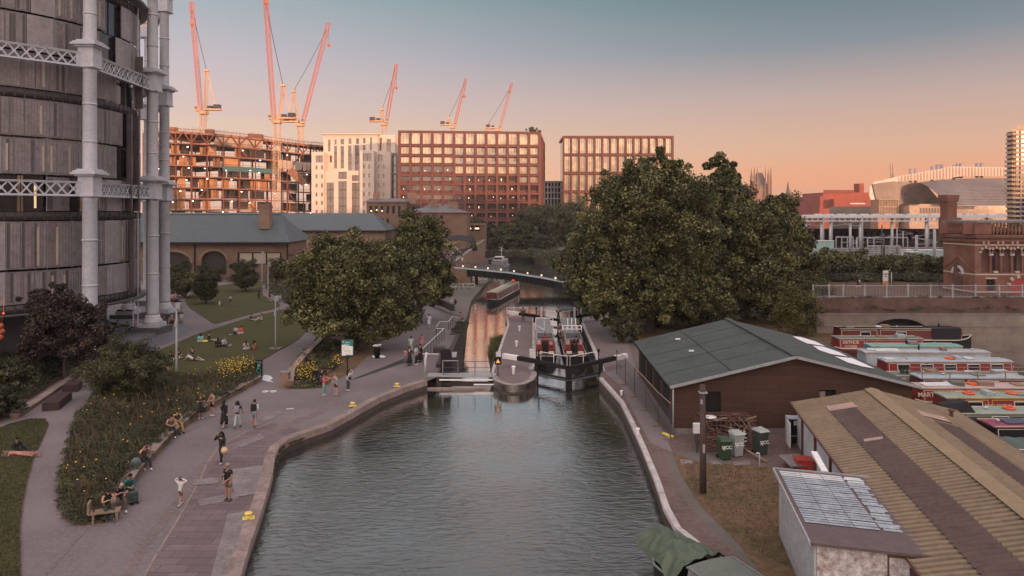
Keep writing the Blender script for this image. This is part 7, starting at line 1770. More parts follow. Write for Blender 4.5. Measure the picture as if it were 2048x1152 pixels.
a = P(242,800); shrub('large_shrub','large dark rounded shrub between the bench path and the lawn',(a[0],a[1]+.6,0),(3.0,2.5,2.25),'leafB',.13,330,130,.17)
a = P(105,770); make_tree('maple_tree','dark purplish layered maple in front of the round building',(a[0],a[1]+1.5,0),[(0,0,4.6,3.0,2.8,2.3),(-1.0,0,6.4,1.8,1.7,1.3),(1.4,-.2,3.0,2.3,2.0,1.3),(-1.8,-.3,2.6,1.7,1.7,1.3)],.16,'leafC',.22,300,130,.2,limbs=30,trunk_top=.6)
for k,(px,py,rx,rz_,lb) in enumerate([(20,790,2.0,1.1,'ferny green shrub at the left edge above the near lawn'),(75,760,1.9,1.0,'ferny green shrub beside the kerb wall'),(-10,840,1.6,1.1,'dark shrub cut by the left edge of the photo'),(130,735,1.5,.8,'low bushy plant at the far end of the kerb wall')]):
 a = P(px,py); shrub('ferny_shrub',lb,(a[0],a[1],0.1),(rx,rx*.9,rz_),'leafF',.2,90,90,.24,'ferny shrubs by the path')
for k,(px,py,rx,rz_,mt,lb) in enumerate([(1252,690,1.6,1.7,'leafB','dark shrub on the right lockside bed nearest the brown shed'),(1246,660,1.5,1.3,'leafA','bushy shrub on the right lockside bed behind the first'),(1600,675,3.4,2.7,'leafE','bright yellow-green bush at the far corner of the brown shed'),(1640,655,2.6,3.3,'leafB','dark bush between the bright bush and the basin wall'),(1320,655,3.6,1.6,'leafB','low shrub under the tallest tree'),(1400,655,3.6,1.4,'leafB','low shrub right under the second big tree'),(1570,650,3.4,3.2,'leafA','bush filling the foot of the right-hand big tree')]):
 a = P(px,py); shrub('bank_shrub',lb,(a[0],a[1]+1,0),(rx,rx*.8,rz_),mt,.2,80,90)
rl_ = [(1675,104,3.3,3.6,'leafA','wispy tree behind the fence near the big clump'),(1730,106,3.4,2.8,'leafA','round bush left of the white banner'),(1762,108,2.6,2.0,'leafB','small dark bush just left of the white banner'),(1815,102,3.6,3.0,'leafA','dense bush right of the white banner'),(1850,102,3.2,2.3,'leafB','bush between the banner and the brick chimney'),(1878,104,3.0,2.4,'leafA','bush against the brick water tower'),(1640,98,2.6,3.0,'leafB','dark bush at the left end of the fence'),(1705,100,2.4,1.9,'leafB','low bush between the wispy tree and the round bush'),(1790,112,2.8,2.0,'leafA','bush directly behind the white banner')]
for px,Y,r,h,mt,lb in rl_: shrub('railway_bush',lb,(X(px,Y),Y,3.8),(r,r*.8,h*.66),mt,.32,80,90,.25,'bushes along the railway edge')
for k,(px,Y,r,h) in enumerate([(1985,150,9,3.2),(2035,150,9,3.0),(1935,158,7,2.4)]): shrub('far_bush',['dark bushes above the right part of the balustrade','dark bushes at the right edge above the balustrade','dark bushes right of the brick chimney'][k],(X(px,150),150,4.8),(r,5,h),'leafB',.5,60,70)
#  street furniture
def lamp(px, yb, yt, lb, head=True, r=.06):
 a = P(px,yb); h = HC-(yt-HY)*a[1]/F; t = thing('lamp_post', lb, 'lamp post', a, group='tall park lamp posts')
 m = MB(); m.tube([(0,0,0),(0,0,.8),(0,0,h)],[r*1.5,r,r*.8],8); m.build('pole','greymetal',t,local=True)
 m = MB(); m.cbox((.18,0,h-.25),(.32,.22,.5)); m.cbox((-.02,0,h-1.7),(.22,.2,.5)) if r > .06 else None; m.build('lamp_head','greymetal',t,local=True,bevel=.02)
lamp(353,752,606,'tall grey lamp post rising from the near edge of the main lawn',r=.09)
lamp(551,698,592,'slim lamp post standing at the right edge of the main lawn',r=.07)
lamp(536,604,526,'lamp post at the tip of the upper lawn by the narrow path',r=.09)
lamp(524,580,503,'lamp post furthest back in front of the brick shed',r=.09)
a = P(551,698); m = MB(); m.cbox((a[0],a[1],.07),(1.1,.7,.1)); tag(m.build('post_footing','paleslab'),'pale concrete footing at the lamp post on the lawn edge','footing')
def litterbin(px, lb, h=1.0):
 a = P(*px); t = thing('litter_bin', lb, 'bin', a); m = MB(); m.lathe([(.24,0),(.25,h*.85)],(0,0,0),14); m.build('body','greymetal',t,local=True); m = MB(); m.lathe([(.28,h*.85),(.28,h*.92),(.2,h)],(0,0,0),14); m.build('lid','darkmetal',t,local=True)
litterbin((362,646),'grey litter bin on the path below the tall lamp post',1.35); litterbin((361,618),'smaller dark bin on a post behind the grey litter bin',1.2); litterbin((559,604),'grey litter bin on the narrow path near the pram',1.2)
a = P(754,716); t = thing('overflowing_bin','black litter bin overflowing with rubbish bags at its foot on the towpath','bin',a)
m = MB(); m.lathe([(.27,0),(.3,.95),(.33,1.0)],(0,0,0),14); m.build('body','black',t,local=True)
m = MB(); rj = random.Random(2)
for k in range(7): m.ball((rj.uniform(-.25,.25),rj.uniform(-.2,.2),1.05+rj.random()*.2),(rj.uniform(.1,.16),.1,rj.uniform(.08,.14)),8,5)
for k in range(6): m.ball((rj.choice([-.55,-.4,.5,.45])+rj.uniform(-.15,.15),-.1+rj.uniform(-.2,.2),.13),(rj.uniform(.14,.26),.15,.13),8,5)
m.build('rubbish','offwhite',t,local=True)
M['signteal'] = pm('sign_teal',(.01,.20,.19),rough=.4,var=.05); M['signwhite'] = pm('sign_white',(.72,.74,.74),rough=.4,var=.05); M['signgreen'] = pm('sign_green',(.20,.42,.12),rough=.4)
a = P(695,775); t = thing('information_sign','green and white information panel on a dark post beside the towpath','sign',a)
hb_, ht_ = HC-(711-HY)*a[1]/F, HC-(681-HY)*a[1]/F
MB().tube([(0,0,0),(0,0,hb_+.1)],.055,8).build('post','black',t,local=True)
sw = 22/F*a[1]/2; MB().box(-sw-.05,sw+.05,-.05,.03,hb_-.05,ht_+.08).build('backing','darkmetal',t,local=True)
m = MB(); m.box(-sw,sw,-.06,-.05,hb_,ht_); m.build('white_panel','signwhite',t,local=True)
m = MB(); hh = ht_-hb_; v = [(-sw,-.066,ht_),(sw,-.066,ht_)] + [(sw-2*sw*i/8,-.066,hb_+hh*(.68-.05*math.cos(i*.5))) for i in range(9)]; m._a(v,[tuple(range(len(v)-1,-1,-1))]); m.box(-sw*.3,sw,-.066,-.06,hb_,hb_+hh*.06); m.build('teal_header','signteal',t,local=True)
m = MB(); m.merge(text_mb('Canal &',.10,.006,.003),Matrix.Translation((.02,-.072,ht_-.13))); m.merge(text_mb('St Pancras',.09,.006,.003),Matrix.Translation((-.05,-.072,ht_-.27))); m.merge(text_mb('Lock',.09,.006,.003),Matrix.Translation((-.12,-.072,ht_-.37))); m.torus((-sw*.72,-.07,ht_-.11),.05,.015,12,5,Matrix.Rotation(R(90),3,'X')); m.build('lettering','signwhite',t,local=True)
m = MB(); m.tube([(-sw*.7,-.07,hb_+hh*.5),(-sw*.5,-.07,hb_+hh*.32),(-sw*.1,-.07,hb_+hh*.30),(sw*.1,-.07,hb_+hh*.36),(sw*.4,-.07,hb_+hh*.28),(sw*.65,-.07,hb_+hh*.36)],.014,5); m.build('map_line','signgreen',t,local=True)
a = P(518,758); t = thing('map_totem','dark map totem with green circles at the head of the long bed','sign',a)
hh = HC-(720-HY)*a[1]/F; MB().box(-.26,.26,-.08,.08,0,hh).build('panel','black',t,local=True,bevel=.01)
m = MB(); TT = Matrix.Rotation(R(90),3,'X'); [m.torus((x,-.085,z),r,.02,16,5,TT) for x,z,r in ((0,hh*.45,.16),(.02,hh*.72,.11),(-.1,hh*.9,.05),(.13,hh*.88,.06),(-.05,hh*.58,.05),(.1,hh*.25,.08))]; m.build('circles',pm('totem_green',(.10,.42,.33),var=.05),t,local=True)
m = MB(); m.merge(text_mb('i',.22,.006,.01),Matrix.Translation((.02,-.09,hh*.72))); m.build('lettering','white',t,local=True)
M['spill'] = pm('white_spill',(.62,.62,.64),vs=3)
pts = [(523,754),(530,750),(541,752),(546,757),(540,761),(548,765),(534,763),(524,760)]; sheet('white_spill', pxs(pts), 'spill', .02)
m = MB(); a = P(540,783,.03)
for dx in (-.35,.25): m.torus((a[0]+dx,a[1],.03),.2,.03,14,4)
m.beam((a[0]-.35,a[1],.03),(a[0]+.1,a[1]+.3,.03),.05,.01); m.beam((a[0]+.1,a[1]+.3,.03),(a[0]+.25,a[1],.03),.05,.01)
tag(m.build('cycle_marking','white'),'white painted cycle stencil on the ramp paving','marking')
for px in ((580,818),(760,690)): m = MB(); a = P(*px); m.cbox((a[0],a[1],.022),(.5,.18,.01),.4); struct(m.build('painted_dash','offwhite',local=True))
M['corten'] = pm('brown_block', (.055,.031,.031), rough=.7, vs=3)
def block(px0, px1, h, lb):
 a = Vector(P(*px0)); b = Vector(P(*px1)); t = thing('block_bench', lb, 'bench', tuple(a), group='brown block benches on the left path')
 m = MB(); m.beam(a+Vector((0,0,h/2)), b+Vector((0,0,h/2)), 1.0, h); m.build('base','corten',t)
 m = MB(); m.beam(a+Vector((0,0,h+.03)), b+Vector((0,0,h+.03)), .94, .05); m.build('seat','corten',t)
block((101,822),(128,800),.5,'longer brown block bench nearer the camera on the left path'); block((140,785),(150,776),.5,'shorter brown block bench behind the long one')
a = P(218,1040); t = thing('timber_bench','timber bench end sticking out of the near tip of the long bed','bench',a,R(20))
m = MB(); m.box(-.75,.45,-.3,.2,.40,.46); m.build('seat','wood',t,local=True)
for xx in (-.6,.3):
 m = MB(); m.box(xx,xx+.09,-.28,-.19,0,.4); m.box(xx,xx+.09,.1,.19,0,.4); m.build('leg','wood',t,local=True)
m = MB(); m.box(-.78,-.7,-.3,.2,.46,.9); m.build('backrest','wood',t,local=True)
a = V(1772,568,92); t = thing('white_banner','tall white banner with a small dark emblem and orange foot behind the steel fence','banner',(a[0],92,3.8))
m = MB(); m.tube([(-.55,0,0),(-.55,0,Zp(450,92)-3.8)],.07,6); m.build('pole','darkmetal',t,local=True)
zb_, zt_ = Zp(570,92)-3.8, Zp(541,92)-3.8
MB().box(-.42,.30,-.03,.0,zb_,zt_).build('cloth','white',t,local=True); m = MB(); m.box(-.40,.28,-.04,-.031,zb_,zb_+.5); m.build('orange_foot',pm('banner_orange',(.75,.25,.05)),t,local=True)
m = MB(); m._a([(-.14,-.04,zt_-.6),(.02,-.04,zt_-.6),(-.06,-.04,zt_-.36)],[(0,1,2)]); m.box(-.25,.13,-.04,-.031,zt_-.8,zt_-.72); m.build('emblem','darkmetal',t,local=True)
m = MB(); a = V(1783,570,90); m.tube([(a[0],90,3.8),(a[0],90,Zp(545,90))],.05,6); tag(m.build('signpost','offwhite'),'thin pale post just right of the white banner','post')
def table(px, py, lb, w_=1.2, d_=.8, h=.74, z=0.02):
 a = P(px,py,z); t = thing('terrace_table', lb, 'table', a, .2, 'terrace tables'); MB().cbox((0,0,h),(w_,d_,.04)).build('tabletop','wood',t,local=True)
 for sx in (-1,1):
  for sy in (-1,1): MB().beam((sx*(w_/2-.08),sy*(d_/2-.08),0),(sx*(w_/2-.08),sy*(d_/2-.08),h),.05).build('leg','darkmetal',t,local=True)
table(206,672,'terrace table nearest the column'); table(226,664,'terrace table furthest right behind the nearest',1.6); table(65,705,'small terrace table left of the maple',1.2); table(18,712,'terrace table by the orange lamps at the left edge',1.2)
M['lanternpaper'] = pm('lantern_paper', (.42,.10,.045))
M['orangelamp'] = emitm('orange_lantern',(1,.20,.05),.22)
for k,(px,py) in enumerate([(7,627),(2,652),(5,663),(2,674)]):
 q = V(px,py,58); m = MB(); m.ball(q,(.2,.2,.24) if k else (.1,.1,.1),10,7); m.tube([q,(q[0],q[1],q[2]+1.2)],.015,4); tag(m.build('paper_lantern','lanternpaper' if k else 'orangelamp'),['tiny bright lamp above the lanterns at the left edge','uppermost orange lantern at the left edge','middle orange lantern at the left edge','lowest orange lantern at the left edge'][k],'lantern')
a = P(250,640,.02); m = MB(); m.box(a[0]-1.0,a[0]+1.0,a[1]-.05,a[1]+.05,.1,1.3); tag(m.build('glass_screen','darkglass'),'low dark glass screen on the terrace before the far column base','screen')
a = P(165,705); t = thing('stone_planter','dark low planter wall with pale top beside the maple','planter',(a[0],a[1],0)); m = MB(); m.cbox((0,0,.35),(2.4,1.2,.7)); m.build('body','plinth',t,local=True); m = MB(); m.cbox((0,0,.72),(2.5,1.3,.06)); m.build('capping','paleslab',t,local=True)
planting('canal_end_thicket','dark thicket closing the far end of the canal and lining its banks',[(-6,232),(14,228),(13,150),(17,150),(24,250),(-10,250)],300,4.2,'leafB',.6,70,2.2,-1.8)
planting('canal_bank_bushes','bushes overhanging the right bank of the far water',[(9.5,122),(13,118),(16,150),(16,236),(5.5,238),(7.5,200),(10.0,165)],420,2.6,'leafB',.45,70,1.2,-.6)
planting('right_bank_thicket','low undergrowth beneath the great trees on the right bank',[(13,92),(30,84),(36,96),(36,140),(16,150),(12.5,120)],300,2.2,'leafB',.4,60,1.1,0)
#  evening haze
m = MB(); m.box(-2600,2600,-420,3900,-6.5,95); hz = m.build('haze', bpy.data.materials.new('haze'), local=True); hz['kind'] = 'stuff'
hm_ = hz.data.materials[0]; hm_.use_nodes = True; ht = hm_.node_tree; ht.nodes.clear(); ho = ht.nodes.new('ShaderNodeOutputMaterial'); hv = ht.nodes.new('ShaderNodeVolumePrincipled')
hv.inputs['Color'].default_value = (.93,.90,.92,1); hv.inputs['Density'].default_value = .00016; hv.inputs['Anisotropy'].default_value = .2; ht.links.new(hv.outputs[0], ho.inputs['Volume'])
#  people
SKIN = {}
def skinm(c):
 if c not in SKIN: SKIN[c] = pm('skin_%d'%len(SKIN), c, rough=.55, var=.1, bst=0)
 return SKIN[c]
CL = {}
def cloth(c):
 if c not in CL: CL[c] = pm('cloth_%d'%len(CL), c, rough=.9, vs=8, var=.2, bs=40, bst=.3)
 return CL[c]
PEND = []
def skinned(name, nodes, edges, mat, parent, root=0, extra=None, sub=1, mats=None):
 me = bpy.data.meshes.new(name); me.from_pydata([n[0] for n in nodes], edges, [])
 o = bpy.data.objects.new(name, me); COL.objects.link(o); o.parent = parent
 s = o.modifiers.new('skin','SKIN'); s.use_smooth_shade = True; s.branch_smoothing = .4
 lay = me.skin_vertices[0].data
 for i, n in enumerate(nodes):
  r = n[1]; lay[i].radius = (r, r) if not hasattr(r,'__len__') else r; lay[i].use_root = (i == root)
 if sub: ss = o.modifiers.new('sub','SUBSURF'); ss.levels = sub; ss.render_levels = sub
 PEND.append((o, [mat]+(mats or []), extra)); return o
def flush_skins():
 bpy.context.view_layer.update(); dg = bpy.context.evaluated_depsgraph_get()
 res = []
 for o, mats, ex in PEND:
  me = bpy.data.meshes.new_from_object(o.evaluated_get(dg)); res.append(me)
 for (o, mats, ex), me in zip(PEND, res):
  m = MB(); m._a([tuple(v.co) for v in me.vertices],[tuple(p.vertices) for p in me.polygons],True)
  if ex: m.merge(ex)
  nm = bpy.data.meshes.new(o.name); nm.from_pydata(m.v,[],m.f)
  for q in mats: nm.materials.append(q if not isinstance(q,str) else M[q])
  nm.polygons.foreach_set('material_index', m.m); nm.polygons.foreach_set('use_smooth', m.sm); nm.update()
  o.modifiers.clear(); o.data = nm; bpy.data.meshes.remove(me)
 PEND.clear()
def person(lb, loc, rz=0., pose='stand', arms='down', top=(.02,.02,.025), bottom=('trousers',(.03,.03,.04)), hair=('short',(.02,.015,.012)), skin=(.42,.24,.17), shoes=(.6,.6,.6), sleeve=.5, seat=.45, lean=0., bag=None, s=1., ph=1., group=None, hat=None, item=None):
 t = thing('person', lb, 'person', loc, R(rz), group); t.scale = (s,s,s)
 v = Vector; J = {}
 if pose in ('stand','walk'):
  st = .0 if pose == 'stand' else .24*ph
  J['P'] = v((0,0,.95)); J['C'] = v((0,-.02-lean,1.30)); J['N'] = v((0,-.03-lean*1.3,1.46)); J['H'] = v((0,-.05-lean*1.7,1.62))
  for sd, sg in (('L',-1),('R',1)):
   k = st*sg; J['h'+sd] = v((sg*.09,0,.90)); J['k'+sd] = v((sg*.10,-.04-k*.55,.50)); J['a'+sd] = v((sg*.11,.02-k,.09+(.05 if k<0 else 0)))
 elif pose == 'sit':
  h = seat; J['P'] = v((0,.05,h+.11)); J['C'] = v((0,.03-lean,h+.46)); J['N'] = v((0,.0-lean*1.4,h+.62)); J['H'] = v((0,-.05-lean*1.8,h+.77))
  for sd, sg in (('L',-1),('R',1)):
   J['h'+sd] = v((sg*.10,.02,h+.09)); J['k'+sd] = v((sg*.13,-.40,h+.10-(0 if ph>0 else .02*sg))); J['a'+sd] = v((sg*(.12 if ph>0 else -.05),-.46-(.12*sg if ph<2 else .25),.09))
 elif pose in ('ground','cross','legs'):
  J['P'] = v((0,.05,.13)); J['C'] = v((0,.05-lean,.48)); J['N'] = v((0,.02-lean*1.4,.64)); J['H'] = v((0,-.02-lean*1.8,.79))
  for sd, sg in (('L',-1),('R',1)):
   J['h'+sd] = v((sg*.10,.02,.12))
   if pose == 'ground': J['k'+sd] = v((sg*.14,-.36,.40-.12*(sg>0)*(ph-1))); J['a'+sd] = v((sg*.12,-.62,.08))
   elif pose == 'legs': J['k'+sd] = v((sg*.10,-.42,.13)); J['a'+sd] = v((sg*.10,-.84,.08))
   else: J['k'+sd] = v((sg*.34,-.24,.14)); J['a'+sd] = v((-sg*.08,-.33,.09))
 elif pose == 'kneel':
  J['P'] = v((0,.05,.48)); J['C'] = v((0,-.22,.66)); J['N'] = v((0,-.36,.72)); J['H'] = v((0,-.50,.74))
  for sd, sg in (('L',-1),('R',1)): J['h'+sd] = v((sg*.10,.05,.45)); J['k'+sd] = v((sg*.13,-.10,.08)); J['a'+sd] = v((sg*.13,.32,.07))
 elif pose == 'lie':
  J['P'] = v((0,0,.14)); J['C'] = v((0,.36,.32)); J['N'] = v((0,.48,.45)); J['H'] = v((0,.54,.60))
  for sd, sg in (('L',-1),('R',1)): J['h'+sd] = v((sg*.10,-.05,.13)); J['k'+sd] = v((sg*.11,-.48,.17+.14*(sg>0)*ph)); J['a'+sd] = v((sg*.11,-.88,.08))
 else:  # flat
  J['P'] = v((0,0,.13)); J['C'] = v((0,.38,.14)); J['N'] = v((0,.54,.13)); J['H'] = v((0,.70,.12))
  for sd, sg in (('L',-1),('R',1)): J['h'+sd] = v((sg*.10,-.05,.12)); J['k'+sd] = v((sg*.13,-.46,.12)); J['a'+sd] = v((sg*.13,-.86,.08))
 up = (J['N']-J['C']).normalized(); C, N_ = J['C'], J['N']
 sh = C.lerp(N_,.72); ax_ = .185
 for sd, sg in (('L',-1),('R',1)):
  S = sh+v((sg*ax_,0,0)); J['s'+sd] = S; a = arms
  if a == 'mixed': a = 'phone' if sg > 0 else 'down'
  if a == 'hatarm': a = 'face' if sg < 0 else 'down'
  if a == 'point1': a = 'point' if sg > 0 else 'phone'
  if a == 'down': k = .10*sg*(-ph if pose=='walk' else 0); e = S+v((sg*.06,.03+k,-.27)); w_ = S+v((sg*.09,-.06+k*2.0,-.50))
  elif a == 'phone': e = S+v((sg*.05,-.06,-.25)); w_ = C+v((sg*.07,-.30,-.02))
  elif a == 'lap': e = S+v((sg*.08,-.04,-.26)); w_ = C+v((sg*.10,-.24,-.18))
  elif a == 'raise': e = S+v((sg*.26,-.02,.10)); w_ = J['H']+v((sg*.11,.08,.06))
  elif a == 'face': e = S+v((sg*.12,-.16,-.12)); w_ = J['H']+v((sg*.12,-.10,-.02))
  elif a == 'camera': e = S+v((sg*.10,-.20,-.06)); w_ = J['H']+v((sg*.07,-.30,.0))
  elif a == 'point': e = S+v((sg*.05,-.22,-.10)); w_ = S+v((sg*.02,-.46,-.06))
  elif a == 'clasp': e = S+v((sg*.05,-.02,-.27)); w_ = S+v((-sg*.13,-.24,-.44))
  elif a == 'prop': e = S+v((sg*.08,.12,-.22)); w_ = v((S.x+sg*.10,S.y+.22,.08 if pose!='sit' else seat+.05))
  elif a == 'tiller': e = S+v((sg*.08,.06,-.25)); w_ = S+v((sg*.14,-.12,-.40))
  else: e = S+v((sg*.06,.0,-.27)); w_ = S+v((sg*.06,-.1,-.5))
  J['e'+sd] = e; J['w'+sd] = w_
 P_, H_ = J['P'], J['H']; W_ = P_.lerp(C,.5)
 nodes = [(P_,(.13,.11)),(W_,(.115,.095)),(C,(.15,.11)),(N_,.055),(H_-up*.075,.066),(H_-up*.0,.092),(H_+up*.07,.075)]
 edges = [(0,1),(1,2),(2,3),(3,4),(4,5),(5,6)]
 ex = MB(); fw = v((0,-1,0))
 def add(p, r, frm): nodes.append((p,r)); edges.append((frm,len(nodes)-1)); return len(nodes)-1
 for sd, sg in (('L',-1),('R',1)):
  a = add(J['s'+sd],.062,2); b = add(J['e'+sd],.042,a); c = add(J['w'+sd],.028,b)
  d = (J['w'+sd]-J['e'+sd]).normalized(); pm_ = J['w'+sd]+d*.07; add(pm_,(.036,.024),c)
  u = d.cross(v((0,0,1))); u = u.normalized() if u.length > .1 else v((1,0,0)); n2_ = u.cross(d)
  for q in range(4):
   b0 = pm_+u*(.027-.018*q); ln = (.070,.080,.074,.058)[q]; k1 = b0+d*ln*.5-n2_*.008; k2 = k1+d*ln*.35-n2_*.028
   ex.tube([b0-d*.01,k1,k2],[.010,.009,.007],5)
  b0 = pm_-d*.045+u*sg*-.03; ex.tube([b0,b0+d*.03+u*sg*-.025,b0+d*.06+u*sg*-.028],[.012,.011,.008],5)
  a = add(J['h'+sd],(.088,.088),0); b = add(J['k'+sd],.058,a); c = add(J['a'+sd],.038,b); 
 hc = H_; ex.ball(tuple(hc+v((0,-.092,-.015))),(.014,.022,.024),6,5)
 for sg in (-1,1): ex.ball(tuple(hc+v((sg*.088,.0,-.01))),(.012,.02,.032),6,4)
 ex.mi = 1
 for sg in (-1,1): ex.ball(tuple(hc+v((sg*.034,-.083,.012))),(.013,.008,.008),6,4)
 ex.ball(tuple(hc+v((0,-.080,-.055))),(.026,.008,.007),6,4)
 skinned('body', nodes, edges, skinm(skin), t, extra=ex, mats=['black'])
 hk, hcol = hair; hm = cloth(hcol); m = MB()
 if hk != 'bald':
  back = v((0,.018,.028)); m.ball(tuple(hc+back),(.098,.108,.098),14,9)
  if hk in ('long','curly'):
   w_ = .10 if hk == 'long' else .15; dn = -up if pose not in ('flat','lie') else v((0,.1,-1))
   base = hc+v((0,.06,0)); m.tube([base, base+v((0,.045,-.12)), base+v((0,.055,-.26)), base+v((0,.05,-.38))],[w_*.85,w_,w_*.9,w_*.45],10)
   if hk == 'curly':
    for q in range(12): an = q*.52; m.ball(tuple(hc+v((.10*math.cos(an),.04+.07*math.sin(an),.02-.015*q))),.055,7,5)
  if hk == 'bun': m.ball(tuple(hc+v((0,.10,.09))),.05,8,6)
  m.build('hair', hm, t, local=True)
 if hat: m = MB(); m.lathe([(.13,.04),(.105,.05),(.10,.11),(.05,.13)],tuple(hc),14); m.build('hat', cloth(hat), t, local=True)
 if top:
  k = 1.16; nd = [(P_-(C-P_)*.28,(.155,.132)),(W_,(.138,.118)),(C,(.172,.132)),(C.lerp(N_,.86),(.078,.066))]; ed = [(0,1),(1,2),(2,3)]
  for sd, sg in (('L',-1),('R',1)):
   nd.append((J['s'+sd],.080 if sleeve > 0 else .066)); ed.append((2,len(nd)-1)); i0 = len(nd)-1
   if sleeve > 0:
    nd.append((J['s'+sd].lerp(J['e'+sd],min(1,sleeve*1.3)),.062)); ed.append((i0,len(nd)-1))
    if sleeve >= 1: nd.append((J['e'+sd].lerp(J['w'+sd],.92),.045)); ed.append((len(nd)-2,len(nd)-1))
  skinned('shirt', nd, ed, cloth(top), t)
 bk, bc = bottom
 if bk in ('trousers','shorts'):
  nd = [(P_+(C-P_)*.05,(.146,.126)),(P_,(.150,.130))]; ed = [(0,1)]
  for sd, sg in (('L',-1),('R',1)):
   nd.append((J['h'+sd],.102)); ed.append((1,len(nd)-1)); i0 = len(nd)-1
   if bk == 'shorts': nd.append((J['h'+sd].lerp(J['k'+sd],.8),.088)); ed.append((i0,len(nd)-1))
   else:
    nd.append((J['k'+sd],.076)); ed.append((i0,len(nd)-1)); nd.append((J['a'+sd].lerp(J['k'+sd],.06),.062)); ed.append((len(nd)-2,len(nd)-1))
  skinned('trousers' if bk == 'trousers' else 'shorts', nd, ed, cloth(bc), t)
 else:
  m = MB(); kn = (J['kL']+J['kR'])/2; an = (J['aL']+J['aR'])/2
  pts = [P_.lerp(C,.25), P_+v((0,0,-.02)), P_.lerp(kn,.55), kn] + ([kn.lerp(an,.75)] if bk == 'longskirt' else [])
  rs = [.13,.17,.20,.23] + ([.25] if bk == 'longskirt' else []); m.tube(pts, rs, 14); m.build('skirt', cloth(bc), t, local=True)
 for sd, sg in (('L',-1),('R',1)):
  A_ = J['a'+sd]; K_ = J['k'+sd]; sn_ = (A_-K_).normalized(); m = MB()
  if abs(sn_.z) < .45: tdir = v((0,-.15,1)).normalized()
  else: tdir = v((0,-1,0))
  if pose == 'kneel': tdir = v((0,1,0))
  c = A_+sn_*.035; m.tube([c-tdir*.06, c+tdir*.05, c+tdir*.17],[.042,.048,.032],8); m.build('shoe', cloth(shoes), t, local=True)
 if bag:
  bk_, bcol = bag; m = MB()
  if bk_ == 'backpack':
   c = C+v((0,.20,-.02)); m.cbox(tuple(c),(.30,.17,.42)); m.cbox(tuple(c+v((0,.10,-.08))),(.22,.06,.2))
   for sg in (-1,1): m.tube([c+v((sg*.11,-.08,.18)), J['s'+('L' if sg<0 else 'R')]+v((-sg*.05,-.03,.075)), C+v((sg*.13,-.15,.02)), c+v((sg*.12,-.08,-.16))],.02,5)
   o = m.build('backpack', cloth(bcol), t, local=True, bevel=.04)
  elif bk_ == 'crossbody':
   m.cbox(tuple(P_+v((-.20,-.02,.10))),(.10,.24,.20)); m.tube([P_+v((-.18,-.08,.16)),C+v((0,-.145,.02)),J['sR']+v((-.03,0,.07)),C+v((.05,.14,.05)),P_+v((-.18,.08,.18))],.018,5); m.build('shoulder_bag', cloth(bcol), t, local=True)
  elif bk_ == 'sunhat':
   q = J['wR']+v((.08,-.05,-.12)); m.lathe([(.22,0),(.12,.02),(.10,.10),(.04,.13)],(0,0,0),16); T = Matrix.Translation(q)@Matrix.Rotation(R(80),4,'X'); mm = MB(); mm.merge(m,T); mm.build('straw_hat', cloth(bcol), t, local=True)
  elif bk_ == 'handbag':
   q = J['wR']+v((.03,0,-.22)); m.cbox(tuple(q),(.12,.28,.24)); m.tube([q+v((0,-.08,.1)),J['wR']+v((0,0,0)),q+v((0,.08,.1))],.012,4); m.build('handbag', cloth(bcol), t, local=True)
 if arms in ('phone','mixed','camera'):
  q = (J['wR'] if arms=='mixed' else (J['wL']+J['wR'])/2)+v((0,-.08,.03)); m = MB(); m.cbox(tuple(q),(.07,.012,.14)); m.build('phone','black',t,local=True)
 return t
BK=(.018,.018,.022); WH=(.60,.61,.63); DK=(.04,.04,.05); HB=(.015,.012,.010); BR=(.07,.04,.025)
def pp_(x,y,z=.02): return P(x,y,z)
person('man in a black t-shirt and patterned shorts standing alone near the quay, hands clasped',pp_(457,1001),-20,'stand','clasp',BK,('shorts',(.16,.11,.09)),('short',(.10,.07,.05)),(.36,.19,.13),(.05,.05,.06),hat=(.30,.22,.19),bag=('crossbody',BK))
person('small figure in a white top holding both arms over the head, walking away',pp_(361,1011),165,'walk','raise',WH,('shorts',(.14,.07,.06)),('bun',(.08,.04,.03)),(.42,.24,.17),(.6,.5,.5),sleeve=1,s=.74)
person('curly-haired woman in black walking towards the camera with a straw hat in hand',pp_(443,926),-8,'walk','hatarm',BK,('trousers',BK),('curly',HB),(.30,.16,.11),(.5,.48,.48),sleeve=1,bag=('sunhat',(.62,.46,.28)),s=.97)
person('woman in a long black coat walking away, leftmost of three in a row',pp_(448,855),170,'walk','down',BK,('longskirt',BK),('long',HB),(.42,.24,.17),(.5,.42,.4),sleeve=1,s=.97)
person('long-haired woman with pale trousers and grey backpack walking away, middle of three',pp_(475,856),185,'walk','down',(.05,.05,.06),('trousers',(.42,.52,.50)),('curly',HB),(.40,.23,.16),DK,sleeve=.6,bag=('backpack',(.26,.26,.30)),s=.96,ph=-1)
person('man in pale shirt and grey shorts with black backpack, rightmost of three',pp_(509,855),180,'walk','down',(.45,.55,.55),('shorts',(.20,.25,.26)),('short',HB),(.40,.22,.16),(.1,.06,.05),sleeve=.9,bag=('backpack',BK),s=1.0)
person('woman in a short black dress chatting beside the bed wall',pp_(402,838),20,'stand','phone',BK,('skirt',BK),('short',(.14,.07,.04)),(.40,.20,.15),(.62,.5,.48),sleeve=.5,bag=('handbag',(.06,.05,.05)),s=.95)
person('woman in a tan sleeveless top and black shorts facing her friend by the bed wall',pp_(425,832),-30,'stand','lap',(.26,.15,.11),('shorts',BK),('bun',(.05,.03,.02)),(.45,.25,.18),(.66,.58,.55),sleeve=0,s=.95)
person('dark-haired woman in black trousers sitting on the bed wall, left of a seated pair',P(342,872,0),35,'sit','lap',(.20,.12,.09),('trousers',BK),('short',HB),(.45,.26,.19),(.66,.66,.68),sleeve=0,seat=.44,lean=.08)
